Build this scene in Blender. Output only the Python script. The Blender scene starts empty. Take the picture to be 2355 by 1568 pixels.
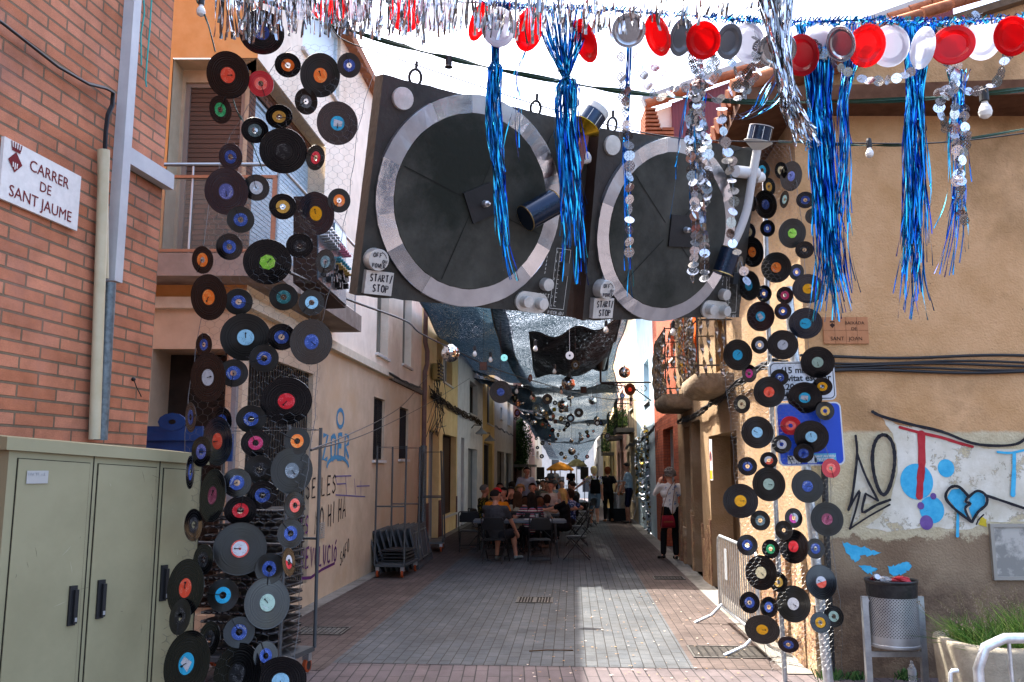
import bpy, math, random
import numpy as np
from mathutils import Vector as V, Matrix as M
random.seed(7)
R = math.radians
# ------------------------------------------------------------------ camera
F, CU, CV, HC = 1960.0, 1177.5, 784.0, 1.8          # focal length and centre in pixels of a 2355 x 1568 view
PIT = math.atan(291 / F)
sc = bpy.context.scene
col = sc.collection
cam_d = bpy.data.cameras.new('camera'); cam = bpy.data.objects.new('camera', cam_d); col.objects.link(cam)
cam_d.sensor_width = 36; cam_d.lens = F / 2355 * 36; cam_d.clip_end = 2000; cam_d.clip_start = .05
cam.location = (0, 0, HC); cam.rotation_euler = (R(90) + PIT, 0, 0)
sc.camera = cam
# ------------------------------------------------------------------ sky, sun, exposure
SUN_EL, SUN_AZ = R(60), R(40)                         # elevation; angle to the left of +Y
LD = V((-math.sin(SUN_AZ) * math.cos(SUN_EL), math.cos(SUN_AZ) * math.cos(SUN_EL), math.sin(SUN_EL)))
w = bpy.data.worlds.new('World'); sc.world = w; w.use_nodes = True
nt = w.node_tree; bg = nt.nodes['Background']
sky = nt.nodes.new('ShaderNodeTexSky'); sky.sky_type = 'NISHITA'; sky.sun_disc = False
sky.sun_elevation = SUN_EL; sky.sun_rotation = -SUN_AZ; sky.dust_density = 5; sky.air_density = .75; sky.ozone_density = .5
nt.links.new(sky.outputs[0], bg.inputs[0]); bg.inputs[1].default_value = .15
sd = bpy.data.lights.new('sun', 'SUN'); so = bpy.data.objects.new('sun', sd); col.objects.link(so)
sd.energy = 2.7; sd.angle = R(.53); sd.color = (1, .95, .87)
so.rotation_euler = (-LD).to_track_quat('-Z', 'Y').to_euler()
sc.view_settings.view_transform = 'Standard'; sc.view_settings.look = 'None'
sc.view_settings.exposure = 3.0; sc.view_settings.gamma = 1
sc.cycles.max_bounces = 6; sc.cycles.transparent_max_bounces = 16
# ------------------------------------------------------------------ pixel helpers (rays meet real surfaces)
cP, sP = math.cos(PIT), math.sin(PIT)
def ray(u, v):
    x = (u - CU) / F; y = -(v - CV) / F
    return V((x, cP - y * sP, sP + y * cP))
O = V((0, 0, HC))
def at(u, v, y): r = ray(u, v); return O + r * (y / r.y)
def gnd(u, v, h=0.): r = ray(u, v); return O + r * ((h - HC) / r.z)
def onp(u, v, p0, n): r = ray(u, v); return O + r * ((p0 - O).dot(n) / r.dot(n))
AS = R(4.03)
T = V((math.sin(AS), math.cos(AS), 0)); N = V((math.cos(AS), -math.sin(AS), 0)); Z = V((0, 0, 1))
def st(s, t, h=0.): return N * s + T * t + Z * h
def gz(t): return 0. if t < 30 else -.028 * (t - 30)
# ------------------------------------------------------------------ mesh builder
def L3(c):
    if isinstance(c, str):
        c = c.lstrip('#'); c = tuple(int(c[i:i+2], 16) / 255 for i in (0, 2, 4))
        c = tuple(x / 12.92 if x <= .04045 else ((x + .055) / 1.055) ** 2.4 for x in c)
    return (*c[:3], 1)
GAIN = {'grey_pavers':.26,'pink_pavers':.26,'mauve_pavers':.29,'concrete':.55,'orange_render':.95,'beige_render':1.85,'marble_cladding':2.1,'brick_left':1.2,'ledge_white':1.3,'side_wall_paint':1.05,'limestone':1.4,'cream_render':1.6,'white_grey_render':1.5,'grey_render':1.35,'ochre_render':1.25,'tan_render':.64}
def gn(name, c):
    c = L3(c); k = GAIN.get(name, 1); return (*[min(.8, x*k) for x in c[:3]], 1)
class MB:
    def __init__(s): s.v = []; s.f = []; s.m = []; s.uv = []; s.sm = []
    def face(s, pts, m=0, uv=None, sm=False):
        b = len(s.v); s.v += [tuple(p) for p in pts]; s.f.append(tuple(range(b, b + len(pts)))); s.m.append(m); s.uv.append(uv); s.sm.append(sm)
    def grid(s, rows, m=0, sm=True, close=False, uvs=None):
        b = len(s.v); n = len(rows[0])
        for r in rows: s.v += [tuple(p) for p in r]
        for i in range(len(rows) - 1):
            for j in range(n if close else n - 1):
                k = (j + 1) % n
                s.f.append((b + i*n + j, b + i*n + k, b + (i+1)*n + k, b + (i+1)*n + j)); s.m.append(m); s.sm.append(sm)
                s.uv.append([uvs(i, j), uvs(i, k), uvs(i+1, k), uvs(i+1, j)] if uvs else None)
    def fr(s, o, ax, ay, az, x0, x1, y0, y1, z0, z1, m=0):
        P = lambda a, b, c: o + ax * a + ay * b + az * c
        c = [P(x0,y0,z0),P(x1,y0,z0),P(x1,y1,z0),P(x0,y1,z0),P(x0,y0,z1),P(x1,y0,z1),P(x1,y1,z1),P(x0,y1,z1)]
        b = len(s.v); s.v += [tuple(p) for p in c]
        for q in ((0,3,2,1),(4,5,6,7),(0,1,5,4),(1,2,6,5),(2,3,7,6),(3,0,4,7)):
            s.f.append(tuple(b + i for i in q)); s.m.append(m); s.sm.append(False)
            pq = [c[i] for i in q]; e = (pq[1]-pq[0]).length; g = (pq[3]-pq[0]).length
            s.uv.append([(0,0),(e,0),(e,g),(0,g)])
    def box(s, x0, x1, y0, y1, z0, z1, m=0): s.fr(V((0,0,0)), V((1,0,0)), V((0,1,0)), V((0,0,1)), x0, x1, y0, y1, z0, z1, m)
    def tube(s, pts, r, n=6, m=0, caps=True, sm=True):
        pts = [V(p) for p in pts]; rs = r if isinstance(r, (list, tuple)) else [r] * len(pts)
        rows = []; px = None
        for i, p in enumerate(pts):
            d = (pts[min(i+1, len(pts)-1)] - pts[max(i-1, 0)])
            d = d.normalized() if d.length > 1e-9 else Z
            if px is None: px = d.orthogonal().normalized()
            px = (px - d * px.dot(d)); px = px.normalized() if px.length > 1e-6 else d.orthogonal().normalized()
            py = d.cross(px)
            rows.append([p + (px * math.cos(2*math.pi*k/n) + py * math.sin(2*math.pi*k/n)) * rs[i] for k in range(n)])
        s.grid(rows, m, sm, True)
        if caps and n > 2: s.face(rows[0][::-1], m); s.face(rows[-1], m)
    def ball(s, c, r, seg=10, ring=7, m=0, sc3=(1,1,1), axes=None, jit=0, sm=True):
        ax = axes or (V((1,0,0)), V((0,1,0)), V((0,0,1))); rows = []
        for i in range(ring + 1):
            th = math.pi * i / ring; row = []
            for k in range(seg):
                ph = 2*math.pi*k/seg; q = r * (1 + (random.uniform(-jit, jit) if 0 < i < ring else 0))
                row.append(V(c) + ax[0]*(q*sc3[0]*math.sin(th)*math.cos(ph)) + ax[1]*(q*sc3[1]*math.sin(th)*math.sin(ph)) + ax[2]*(q*sc3[2]*math.cos(th)))
            rows.append(row)
        s.grid(rows, m, sm, True)
    def lathe(s, c, prof, seg=32, m=0, ax=None, sm=True, ms=None):
        a = ax or (V((1,0,0)), V((0,1,0)), V((0,0,1)))
        rows = [[V(c) + (a[0]*math.cos(2*math.pi*k/seg) + a[1]*math.sin(2*math.pi*k/seg))*r + a[2]*z for k in range(seg)] for r, z in prof]
        for i in range(len(rows)-1): s.grid(rows[i:i+2], ms[i] if ms else m, sm, True)
    def ribbon(s, pts, wd, up, m=0, uvl=False):
        pts = [V(p) for p in pts]; rows = []
        for i, p in enumerate(pts):
            d = pts[min(i+1, len(pts)-1)] - pts[max(i-1, 0)]
            side = d.cross(up); side = side.normalized() if side.length > 1e-9 else V((1,0,0))
            q = wd[i] if isinstance(wd, (list, tuple)) else wd
            rows.append([p - side*q*.5, p + side*q*.5])
        s.grid(rows, m, False)
    def build(s, name, mats, parent=None, **kw):
        me = bpy.data.meshes.new(name); me.from_pydata(s.v, [], s.f)
        for m_ in (mats if isinstance(mats, (list, tuple)) else [mats]): me.materials.append(m_)
        me.polygons.foreach_set('material_index', s.m); me.polygons.foreach_set('use_smooth', s.sm)
        if any(u is not None for u in s.uv):
            ul = me.uv_layers.new(name='UVMap'); i = 0; dat = []
            for f, u in zip(s.f, s.uv): dat += (u if u is not None else [(0, 0)] * len(f))
            ul.data.foreach_set('uv', [x for p in dat for x in p])
        me.update(); o = bpy.data.objects.new(name, me); col.objects.link(o)
        if parent is not None: put(o, parent)
        if kw: tag(o, **kw)
        return o
def put(o, parent):
    o.parent = parent; o.matrix_parent_inverse = wm(parent).inverted()
def wm(o):
    m = o.matrix_basis.copy()
    if o.parent: m = wm(o.parent) @ o.matrix_parent_inverse @ m
    return m
def tag(o, label=None, cat=None, group=None, kind=None):
    for k, x in (('label', label), ('category', cat), ('group', group), ('kind', kind)):
        if x: o[k] = x
    return o
def thing(name, label, cat, loc=(0,0,0), rz=0, group=None):
    o = bpy.data.objects.new(name, None); col.objects.link(o); o.location = loc; o.rotation_euler = (0, 0, rz)
    o.empty_display_size = .1
    return tag(o, label, cat, group)
def dup(o, parent=None, **kw):
    c = o.copy(); col.objects.link(c)
    if parent is not None: c.parent = parent; c.matrix_parent_inverse = o.matrix_parent_inverse
    for ch in list(o.children): dup(ch, c)
    for k, x in kw.items(): c[k] = x
    return c
# ------------------------------------------------------------------ materials
MC = {}
def pm(name, color, rough=.6, metal=0, **kw):
    if name in MC: return MC[name]
    m = bpy.data.materials.new(name); m.use_nodes = True; b = m.node_tree.nodes['Principled BSDF']
    b.inputs['Base Color'].default_value = L3(color); b.inputs['Roughness'].default_value = rough; b.inputs['Metallic'].default_value = metal
    if metal < .3: b.inputs['Specular IOR Level'].default_value = .12 if rough >= .6 else .28
    for k, x in kw.items(): b.inputs[k.replace('_', ' ')].default_value = x
    MC[name] = m; return m
def nd(m, t, **kw):
    n = m.node_tree.nodes.new('ShaderNode' + t)
    for k, x in kw.items(): setattr(n, k, x)
    return n
def coord(m, uv=False):
    n = nd(m, 'TexCoord'); return n.outputs['UV' if uv else 'Object']
def noisy(name, c1, c2, scale=6, rough=.85, bump=.3, bscale=60, detail=6, metal=0, uv=False, c3=None, dist=.004, lo=.35, hi=.65, **kw):
    """two colours mixed by noise, an optional third in wide stains, and a bump"""
    if name in MC: return MC[name]
    m = pm(name, c1, rough, metal, **kw); b = m.node_tree.nodes['Principled BSDF']; L = m.node_tree.links.new; co = coord(m, uv)
    n = nd(m, 'TexNoise'); n.inputs['Scale'].default_value = scale; n.inputs['Detail'].default_value = detail; n.inputs['Roughness'].default_value = .65; L(co, n.inputs['Vector'])
    r = nd(m, 'ValToRGB'); e = r.color_ramp.elements; e[0].position = lo; e[0].color = gn(name, c1); e[1].position = hi; e[1].color = gn(name, c2); L(n.outputs['Fac'], r.inputs['Fac'])
    out = r.outputs['Color']
    if c3:
        n3 = nd(m, 'TexNoise'); n3.inputs['Scale'].default_value = scale * .17; n3.inputs['Detail'].default_value = 8; n3.inputs['Roughness'].default_value = .7; L(co, n3.inputs['Vector'])
        r3 = nd(m, 'ValToRGB'); r3.color_ramp.elements[0].position = .5; r3.color_ramp.elements[1].position = .62; L(n3.outputs['Fac'], r3.inputs['Fac'])
        mx = nd(m, 'Mix', data_type='RGBA'); L(r3.outputs['Color'], mx.inputs[0]); L(out, mx.inputs[6]); mx.inputs[7].default_value = gn(name, c3); out = mx.outputs[2]
    L(out, b.inputs['Base Color'])
    if bump:
        nb = nd(m, 'TexNoise'); nb.inputs['Scale'].default_value = bscale; nb.inputs['Detail'].default_value = 5; L(co, nb.inputs['Vector'])
        bp = nd(m, 'Bump'); bp.inputs['Strength'].default_value = bump; bp.inputs['Distance'].default_value = dist; L(nb.outputs['Fac'], bp.inputs['Height']); L(bp.outputs[0], b.inputs['Normal'])
    return m
def bricks(name, c1, c2, mortar, bw, bh, ms, rough=.85, bump=.8, rot=0, uvm=True, stain=None, depth=.006, off=.5):
    if name in MC: return MC[name]
    m = pm(name, c1, rough); b = m.node_tree.nodes['Principled BSDF']; L = m.node_tree.links.new
    mp = nd(m, 'Mapping'); mp.inputs['Rotation'].default_value = (0, 0, rot); L(coord(m, uvm), mp.inputs['Vector'])
    t = nd(m, 'TexBrick'); t.inputs['Scale'].default_value = 1; t.inputs['Brick Width'].default_value = bw; t.inputs['Row Height'].default_value = bh
    t.inputs['Mortar Size'].default_value = ms; t.inputs['Mortar Smooth'].default_value = .25; t.inputs['Bias'].default_value = 0; t.offset = off
    t.inputs['Color1'].default_value = gn(name, c1); t.inputs['Color2'].default_value = gn(name, c2); t.inputs['Mortar'].default_value = gn(name, mortar)
    L(mp.outputs[0], t.inputs['Vector'])
    n = nd(m, 'TexNoise'); n.inputs['Scale'].default_value = 2.2; n.inputs['Detail'].default_value = 9; n.inputs['Roughness'].default_value = .7; L(mp.outputs[0], n.inputs['Vector'])
    n2 = nd(m, 'TexNoise'); n2.inputs['Scale'].default_value = 130; n2.inputs['Detail'].default_value = 3; L(mp.outputs[0], n2.inputs['Vector'])
    mr = nd(m, 'MapRange'); mr.inputs[1].default_value = .3; mr.inputs[2].default_value = .7; mr.inputs[3].default_value = .62; mr.inputs[4].default_value = 1.3; L(n.outputs['Fac'], mr.inputs[0])
    mr2 = nd(m, 'MapRange'); mr2.inputs[1].default_value = .3; mr2.inputs[2].default_value = .7; mr2.inputs[3].default_value = .82; mr2.inputs[4].default_value = 1.14; L(n2.outputs['Fac'], mr2.inputs[0])
    mu = nd(m, 'Math', operation='MULTIPLY'); L(mr.outputs[0], mu.inputs[0]); L(mr2.outputs[0], mu.inputs[1])
    mx = nd(m, 'VectorMath', operation='SCALE'); L(t.outputs['Color'], mx.inputs[0]); L(mu.outputs[0], mx.inputs['Scale'])
    out = mx.outputs[0]
    if stain:
        n3 = nd(m, 'TexNoise'); n3.inputs['Scale'].default_value = .9; n3.inputs['Detail'].default_value = 10; n3.inputs['Roughness'].default_value = .75; L(mp.outputs[0], n3.inputs['Vector'])
        r3 = nd(m, 'ValToRGB'); r3.color_ramp.elements[0].position = .52; r3.color_ramp.elements[1].position = .7; L(n3.outputs['Fac'], r3.inputs['Fac'])
        ma = nd(m, 'Math', operation='MULTIPLY'); ma.inputs[1].default_value = .55; L(r3.outputs['Color'], ma.inputs[0])
        m2 = nd(m, 'Mix', data_type='RGBA'); L(ma.outputs[0], m2.inputs[0]); L(out, m2.inputs[6]); m2.inputs[7].default_value = gn(name, stain); out = m2.outputs[2]
    L(out, b.inputs['Base Color'])
    inv = nd(m, 'Math', operation='SUBTRACT'); inv.inputs[0].default_value = 1; L(t.outputs['Fac'], inv.inputs[1])
    ad = nd(m, 'Math', operation='MULTIPLY_ADD'); L(n2.outputs['Fac'], ad.inputs[0]); ad.inputs[1].default_value = .25; L(inv.outputs[0], ad.inputs[2])
    bp = nd(m, 'Bump'); bp.inputs['Strength'].default_value = bump; bp.inputs['Distance'].default_value = depth; L(ad.outputs[0], bp.inputs['Height']); L(bp.outputs[0], b.inputs['Normal'])
    return m
BLACK = pm('black_paint', (.012, .012, .013), .45); GREYM = noisy('grey_steel', (.28, .29, .3), (.42, .43, .44), 12, .42, .1, 80, metal=.75)
WHITE = pm('white_paint', (.72, .72, .7), .5); GALV = noisy('galvanised', (.42, .45, .47), (.6, .63, .65), 25, .38, .1, 60, metal=.8)
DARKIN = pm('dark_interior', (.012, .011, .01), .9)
# hand lettering: strokes in a unit box
SF = {'A':[[(0,0),(.45,1),(.9,0)],[(.18,.38),(.72,.38)]],'B':[[(0,0),(0,1),(.6,.9),(.6,.6),(0,.52),(.7,.4),(.7,.1),(0,0)]],'C':[[(.8,.85),(.5,1),(.15,.85),(0,.5),(.15,.12),(.5,0),(.8,.15)]],
'D':[[(0,0),(0,1),(.5,.9),(.75,.5),(.5,.1),(0,0)]],'E':[[(.7,1),(0,1),(0,0),(.7,0)],[(0,.52),(.55,.52)]],'F':[[(.7,1),(0,1),(0,0)],[(0,.52),(.55,.52)]],'G':[[(.8,.85),(.5,1),(.1,.8),(0,.4),(.2,.05),(.6,0),(.8,.2),(.8,.45),(.5,.45)]],
'H':[[(0,0),(0,1)],[(.7,0),(.7,1)],[(0,.5),(.7,.5)]],'I':[[(.3,0),(.3,1)]],'J':[[(.6,1),(.6,.15),(.3,0),(0,.2)]],'L':[[(0,1),(0,0),(.65,0)]],'M':[[(0,0),(.05,1),(.4,.4),(.8,1),(.85,0)]],'N':[[(0,0),(0,1),(.7,0),(.7,1)]],
'O':[[(.4,1),(.1,.85),(0,.5),(.1,.12),(.4,0),(.7,.12),(.8,.5),(.7,.85),(.4,1)]],'P':[[(0,0),(0,1),(.6,.93),(.65,.6),(0,.48)]],'R':[[(0,0),(0,1),(.6,.93),(.62,.6),(0,.5),(.7,0)]],'S':[[(.7,.88),(.4,1),(.08,.85),(.12,.6),(.6,.42),(.68,.15),(.35,0),(0,.14)]],
'T':[[(.35,0),(.35,1)],[(0,1),(.75,1)]],'U':[[(0,1),(.03,.2),(.35,0),(.65,.2),(.7,1)]],'V':[[(0,1),(.38,0),(.75,1)]],'W':[[(0,1),(.2,0),(.45,.7),(.7,0),(.9,1)]],'X':[[(0,0),(.7,1)],[(0,1),(.7,0)]],'Z':[[(0,1),(.7,1),(0,0),(.75,0)]],
'Ó':[[(.4,.85),(.1,.7),(0,.4),(.1,.1),(.4,0),(.7,.1),(.8,.4),(.7,.7),(.4,.85)],[(.35,.98),(.65,1.25)]],'/':[[(.1,-.1),(.6,1.1)]],'!':[[(.3,.3),(.35,1)],[(.27,0),(.29,.06)]],' ':[],'8':[[(.4,.5),(.08,.7),(.4,1),(.7,.7),(.4,.5),(.02,.25),(.4,0),(.75,.25),(.4,.5)]],
'6':[[(.6,.95),(.1,.5),(.1,.1),(.5,0),(.65,.3),(.1,.4)]],'4':[[(.55,0),(.55,1),(0,.35),(.75,.35)]],'2':[[(0,.8),(.35,1),(.65,.75),(0,0),(.7,0)]],'0':[[(.4,1),(.05,.5),(.4,0),(.7,.5),(.4,1)]],'1':[[(.2,.8),(.4,1),(.4,0)]],'5':[[(.7,1),(.1,1),(.05,.55),(.5,.6),(.65,.25),(.3,0),(0,.1)]],'.':[[(.1,0),(.16,.06)]]}
def strokes(mb, text, fn, x0, y0, w_, h_, th, nrm, m=0, jit=.04, sp=1.05):
    """fn(a,b) -> world point; letters advance by w_"""
    x = x0
    for ch in text:
        for pl in SF.get(ch, []):
            pts = [fn(x + (a + random.uniform(-jit, jit)) * w_ * .85, y0 + (b + random.uniform(-jit, jit)) * h_) for a, b in pl]
            mb.ribbon(pts, th, nrm, m)
        x += w_ * sp * (.7 if ch in 'I !/.' else 1)
def text_mesh(txt, size, mat, name='lettering', thick=.0006, align='LEFT', bold=0):
    c = bpy.data.curves.new(name, 'FONT'); c.body = txt; c.size = size; c.extrude = thick; c.align_x = align; c.resolution_u = 3; c.offset = bold
    o = bpy.data.objects.new('t', c); col.objects.link(o); dg = bpy.context.evaluated_depsgraph_get()
    me = bpy.data.meshes.new_from_object(o.evaluated_get(dg)); bpy.data.objects.remove(o)
    me.materials.clear(); me.materials.append(mat); me.name = name
    q = bpy.data.objects.new(name, me); col.objects.link(q); return q
def frame_mat(o, ax, ay, az):
    m = M.Identity(4)
    for i, a in enumerate((ax, ay, az)):
        for k in range(3): m[k][i] = a[k]
    m.translation = o; return m
# ------------------------------------------------------------------ walls: a local frame with openings cut out
class Wall:
    def __init__(s, o, d, out): s.o = V(o); s.d = V(d); s.n = V(out)
    def p(s, a, h, e=0.): return s.o + s.d * a + Z * h + s.n * e
    def pix(s, u, v, e=0.):
        q = onp(u, v, s.o + s.n * e, s.n); return (q - s.o).dot(s.d), q.z
    def ppix(s, u, v, e=0.): return onp(u, v, s.o + s.n * e, s.n)
    def box(s, mb, a0, a1, h0, h1, e0, e1, m=0): mb.fr(s.o, s.d, s.n, Z, a0, a1, e0, e1, h0, h1, m)
    def rect(s, u0, u1, v0, v1, vu=None):
        vu = u0 if vu is None else vu
        a0, hT = s.pix(vu, v0); _, hB = s.pix(vu, v1); a0 = s.pix(u0, v1)[0]; a1 = s.pix(u1, v1)[0]
        return (min(a0, a1), max(a0, a1), hB, hT)
    def wall(s, parent, a0, a1, h0, h1, mat, holes=(), depth=.25, name='wall', back=3.0, **kw):
        mb = MB(); xs = sorted({a0, a1, *[q for o in holes for q in o[:2]]}); hs = sorted({h0, h1, *[q for o in holes for q in o[2:4]]})
        xs = [x for x in xs if a0 - 1e-6 <= x <= a1 + 1e-6]; hs = [x for x in hs if h0 - 1e-6 <= x <= h1 + 1e-6]
        for i in range(len(xs)-1):
            for j in range(len(hs)-1):
                cx, ch = (xs[i]+xs[i+1])/2, (hs[j]+hs[j+1])/2
                if any(o[0] < cx < o[1] and o[2] < ch < o[3] for o in holes): continue
                q = [(xs[i],hs[j]),(xs[i+1],hs[j]),(xs[i+1],hs[j+1]),(xs[i],hs[j+1])]
                mb.face([s.p(a,h) for a,h in q], 0, q)
        for o in holes:
            A0,A1,B0,B1 = max(o[0],a0),min(o[1],a1),max(o[2],h0),min(o[3],h1)
            for q in [q for q in (((A0,B0),(A0,B1)),((A0,B1+(.006 if o[0]<a0 or o[1]>a1 else 0)),(A1,B1+(.006 if o[0]<a0 or o[1]>a1 else 0))),((A1,B1),(A1,B0)),((A1,B0),(A0,B0))) if not (q[0][0] == q[1][0] and (o[0] < a0 and q[0][0] == A0 or o[1] > a1 and q[0][0] == A1))]:
                (x,y),(X,Y) = q
                mb.face([s.p(x,y),s.p(X,Y),s.p(X,Y,-depth),s.p(x,y,-depth)], 0, [(x,y),(X,Y),(X+depth,Y),(x+depth,y)])
        if back:
            for (x,y),(X,Y) in (((a0,h0),(a0,h1)),((a0,h1),(a1,h1)),((a1,h1),(a1,h0))):
                mb.face([s.p(x,y),s.p(X,Y),s.p(X,Y,-back),s.p(x,y,-back)], 0, [(0,0),(abs(X-x)+abs(Y-y),0),(abs(X-x)+abs(Y-y),back),(0,back)])
            mb.face([s.p(a0,h0,-back),s.p(a1,h0,-back),s.p(a1,h1,-back),s.p(a0,h1,-back)],0)
        return mb.build(name, mat, parent, **kw)
SHUT = pm('brown_shutter', (.09, .062, .048), .6); GLASS = pm('window_glass', (.02, .025, .03), .06, 0); FRAME = pm('window_frame', (.2, .18, .16), .5)
WSTONE = noisy('white_stone', (.5, .48, .45), (.6, .58, .55), 8, .8, .2)
def window(W, par, r, style='glass', depth=.22, sill=True, mat=None, bars=0, name='window', eps=0.):
    a0, a1, h0, h1 = r; e = depth - .03
    f = MB(); b = .05
    for q in ((a0,a0+b,h0,h1),(a1-b,a1,h0,h1),(a0+b,a1-b,h1-b,h1),(a0+b,a1-b,h0,h0+b)): W.box(f, *q, -e-.02, -e+.04)
    fo = f.build(name, mat or FRAME, par)
    g = MB()
    if style == 'shutter':
        n = max(4, int((h1-h0-2*b)/.055)); hh = (h1-h0-2*b)/n
        for i in range(n): W.box(g, a0+b, a1-b, h0+b+i*hh, h0+b+i*hh+hh*.86, -e-.012, -e+.012)
        W.box(g, a0+b, a1-b, h0+b, h1-b, -e-.03, -e-.014); g.build('shutter', mat or SHUT, fo)
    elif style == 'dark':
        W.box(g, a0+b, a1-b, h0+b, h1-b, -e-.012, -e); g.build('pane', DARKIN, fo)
    elif style == 'panel':
        W.box(g, a0+b, a1-b, h0+b, h1-b, -e-.012, -e); g.build('panel', mat or FRAME, fo)
    else:
        W.box(g, a0+b, a1-b, h0+b, h1-b, -e-.012, -e); g.build('pane', GLASS, fo)
    if bars:
        q = MB(); n = max(2, int((a1-a0)/bars))
        for i in range(n+1):
            x = a0 + .03 + (a1-a0-.06)*i/n; q.tube([W.p(x,h0+.02,-.05),W.p(x,h1-.02,-.05)], .012, 5)
        for hh in (h0+.12, h1-.12): W.box(q, a0, a1, hh-.015, hh+.015, -.075, -.06)
        q.build('window_bars', BLACK, fo)
    if sill:
        q = MB(); W.box(q, a0-.05, a1+.05, h0-.05, h0-.002, -.02, .05); q.build('window_sill', WSTONE, fo)
    return fo
WL = Wall(st(-3.5, 0), T, N)             # left side of the street
WR = Wall(st(2.13, 0), T, -N)            # right side
YF = 9.05; cxL = (-3.5 + YF * math.sin(AS)) / math.cos(AS)
WF = Wall((0, YF, 0), (1, 0, 0), (0, -1, 0))       # front of the orange building (a = x)
tL = V((cxL, YF, 0)).dot(T)
YR = 7.72; cxR = (2.13 + YR * math.sin(AS)) / math.cos(AS); tR = V((cxR, YR, 0)).dot(T)
WB = Wall((0, YR, 0), (1, 0, 0), (0, -1, 0))       # wide plaster wall on the right
# brick building at the far left: corner below pixel (335,1000), running towards the camera
bc = at(338, 1000, 6.3); bd = V((.139, 1, 0)).normalized()
WK = Wall((bc.x, bc.y, 0), bd, V((bd.y, -bd.x, 0)))
# ------------------------------------------------------------------ ground
pav_grey = bricks('grey_pavers', '#7b8187', '#888c8f', '#4c4a48', .205, .105, .0045, .8, .6, R(90), stain='#6c6763')
pav_pink = bricks('pink_pavers', '#84756f', '#8f7f79', '#544947', .205, .105, .0045, .8, .6, R(90), stain='#75645f')
pav_mauve = bricks('mauve_pavers', '#8d8284', '#9b8c8c', '#555052', .42, .108, .006, .8, .6, R(90), stain='#857a74')
conc = noisy('concrete', '#8a8780', '#a19d95', 7, .9, .4, 90, c3='#77726a')
def sheet(name, pts, h, mat, **kw):
    mb = MB(); mb.face([p + Z*h for p in pts], 0, [(p.dot(N), p.dot(T)) for p in pts]); return mb.build(name, mat, **kw)
mb = MB()
rows = [[V((x, y, gz(y))) for x in (-400, -12, -4, 4, 12, 400)] for y in (-30, 0, 10, 20, 30, 60, 90, 130, 200, 600)]
mb.grid(rows, 0, False, uvs=lambda i, j: (rows[i][j].x, rows[i][j].y)); mb.build('ground', pav_mauve, kind='structure')
FR = 8.15
mb = MB(); ts = [FR, 12, 16, 20, 25, 30, 45, 60, 90, 130]
def strip(name, s0, s1, t0, mat, h):
    mb = MB(); tt = [t0] + [t for t in ts if t > t0]
    rr = [[st(s0, t, gz(t)+h), st(s1, t, gz(t)+h)] for t in tt]
    mb.grid(rr, 0, False, uvs=lambda i, j: (s0 if j == 0 else s1, tt[i])); return mb.build(name, mat, kind='structure')
strip('road', -2.25, 1.08, FR, pav_grey, .004)
strip('pavement', -3.3, -2.25, FR-.3, pav_pink, .004); strip('pavement', 1.08, 1.86, FR, pav_pink, .004)
strip('kerb', -3.5, -3.3, tL-.1, conc, .009); strip('kerb', 1.86, 2.13, tR+.1, conc, .009)
# drains and covers let into the paving
IRON0 = noisy('iron_frame', '#2e2d2b', '#45423e', 30, .6, .2, 90, metal=.3)
def cover(name, label, u, v, w_, l_, mat=BLACK, slots=True, h=.008, cat='drain'):
    c = gnd(u, v); th = thing(name, label, cat, c + Z*h, -AS); mb = MB()
    for q in ((-w_/2,-w_/2+.02,-l_/2,l_/2),(w_/2-.02,w_/2,-l_/2,l_/2),(-w_/2+.02,w_/2-.02,-l_/2,-l_/2+.02),(-w_/2+.02,w_/2-.02,l_/2-.02,l_/2)): mb.box(*q, 0, .006)
    f = mb.build('frame', IRON0); f.parent = th
    mb = MB(); mb.box(-w_/2+.02, w_/2-.02, -l_/2+.02, l_/2-.02, -.003, 0, 0)
    if slots:
        n = 12
        for k in range(n):
            x = -w_/2+.03 + (w_-.06)*k/(n-1); mb.box(x-.007, x+.007, -l_/2+.03, l_/2-.03, 0, .005, 1)
        mb.box(-.015, .015, -l_/2+.03, l_/2-.03, 0, .0055, 1)
    else:
        for k in range(9): 
            for j in range(9): mb.box(-w_/2+.03+k*(w_-.06)/9, -w_/2+.03+(k+.7)*(w_-.06)/9, -l_/2+.03+j*(l_-.06)/9, -l_/2+.03+(j+.4)*(l_-.06)/9, 0, .003, 1)
    g = mb.build('grating', [DARKIN, mat]); g.parent = th
IRON = noisy('cast_iron', '#3a3836', '#57524c', 30, .6, .3, 90, metal=.4)
cover('drain_grate', 'square black slotted drain grate in the grey paving in mid street', 1230, 1381, .5, .5, IRON)
cover('manhole_cover', 'ribbed metal cover in pink paving under the barrier feet', 1672, 1501, .72, .55, IRON, False, cat='cover')
cover('manhole_cover', 'small dark cover in pink paving near the woman in sandals', 1538, 1330, .5, .4, IRON, False, cat='cover')
cover('manhole_cover', 'grey rectangular cover in pink paving beside the graffiti wall', 740, 1452, .55, .45, conc, False, cat='cover')
# ------------------------------------------------------------------ brick building at the left
brick_l = bricks('brick_left', '#9c6145', '#ad745a', '#6a5a48', .345, .0815, .0085, .85, 1.0, 0, depth=.012, stain='#8d675c')
b = thing('brick_house', 'pink brick house at the left behind the beige cabinet', 'house', (bc.x, bc.y, 0))
WK.wall(b, -9, 0, 0, 9, brick_l, back=0, name='wall')
WK2 = Wall((bc.x, bc.y, 0), -WK.n, bd); WK2.wall(b, 0, 5, 0, 9, brick_l, back=0, name='wall')
mb = MB(); mb.face([WK.p(-9, 9.0), WK.p(0, 9.0), WK.p(0, 9.0, -5), WK.p(-9, 9.0, -5)]); mb.build('roof', conc, b)
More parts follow.
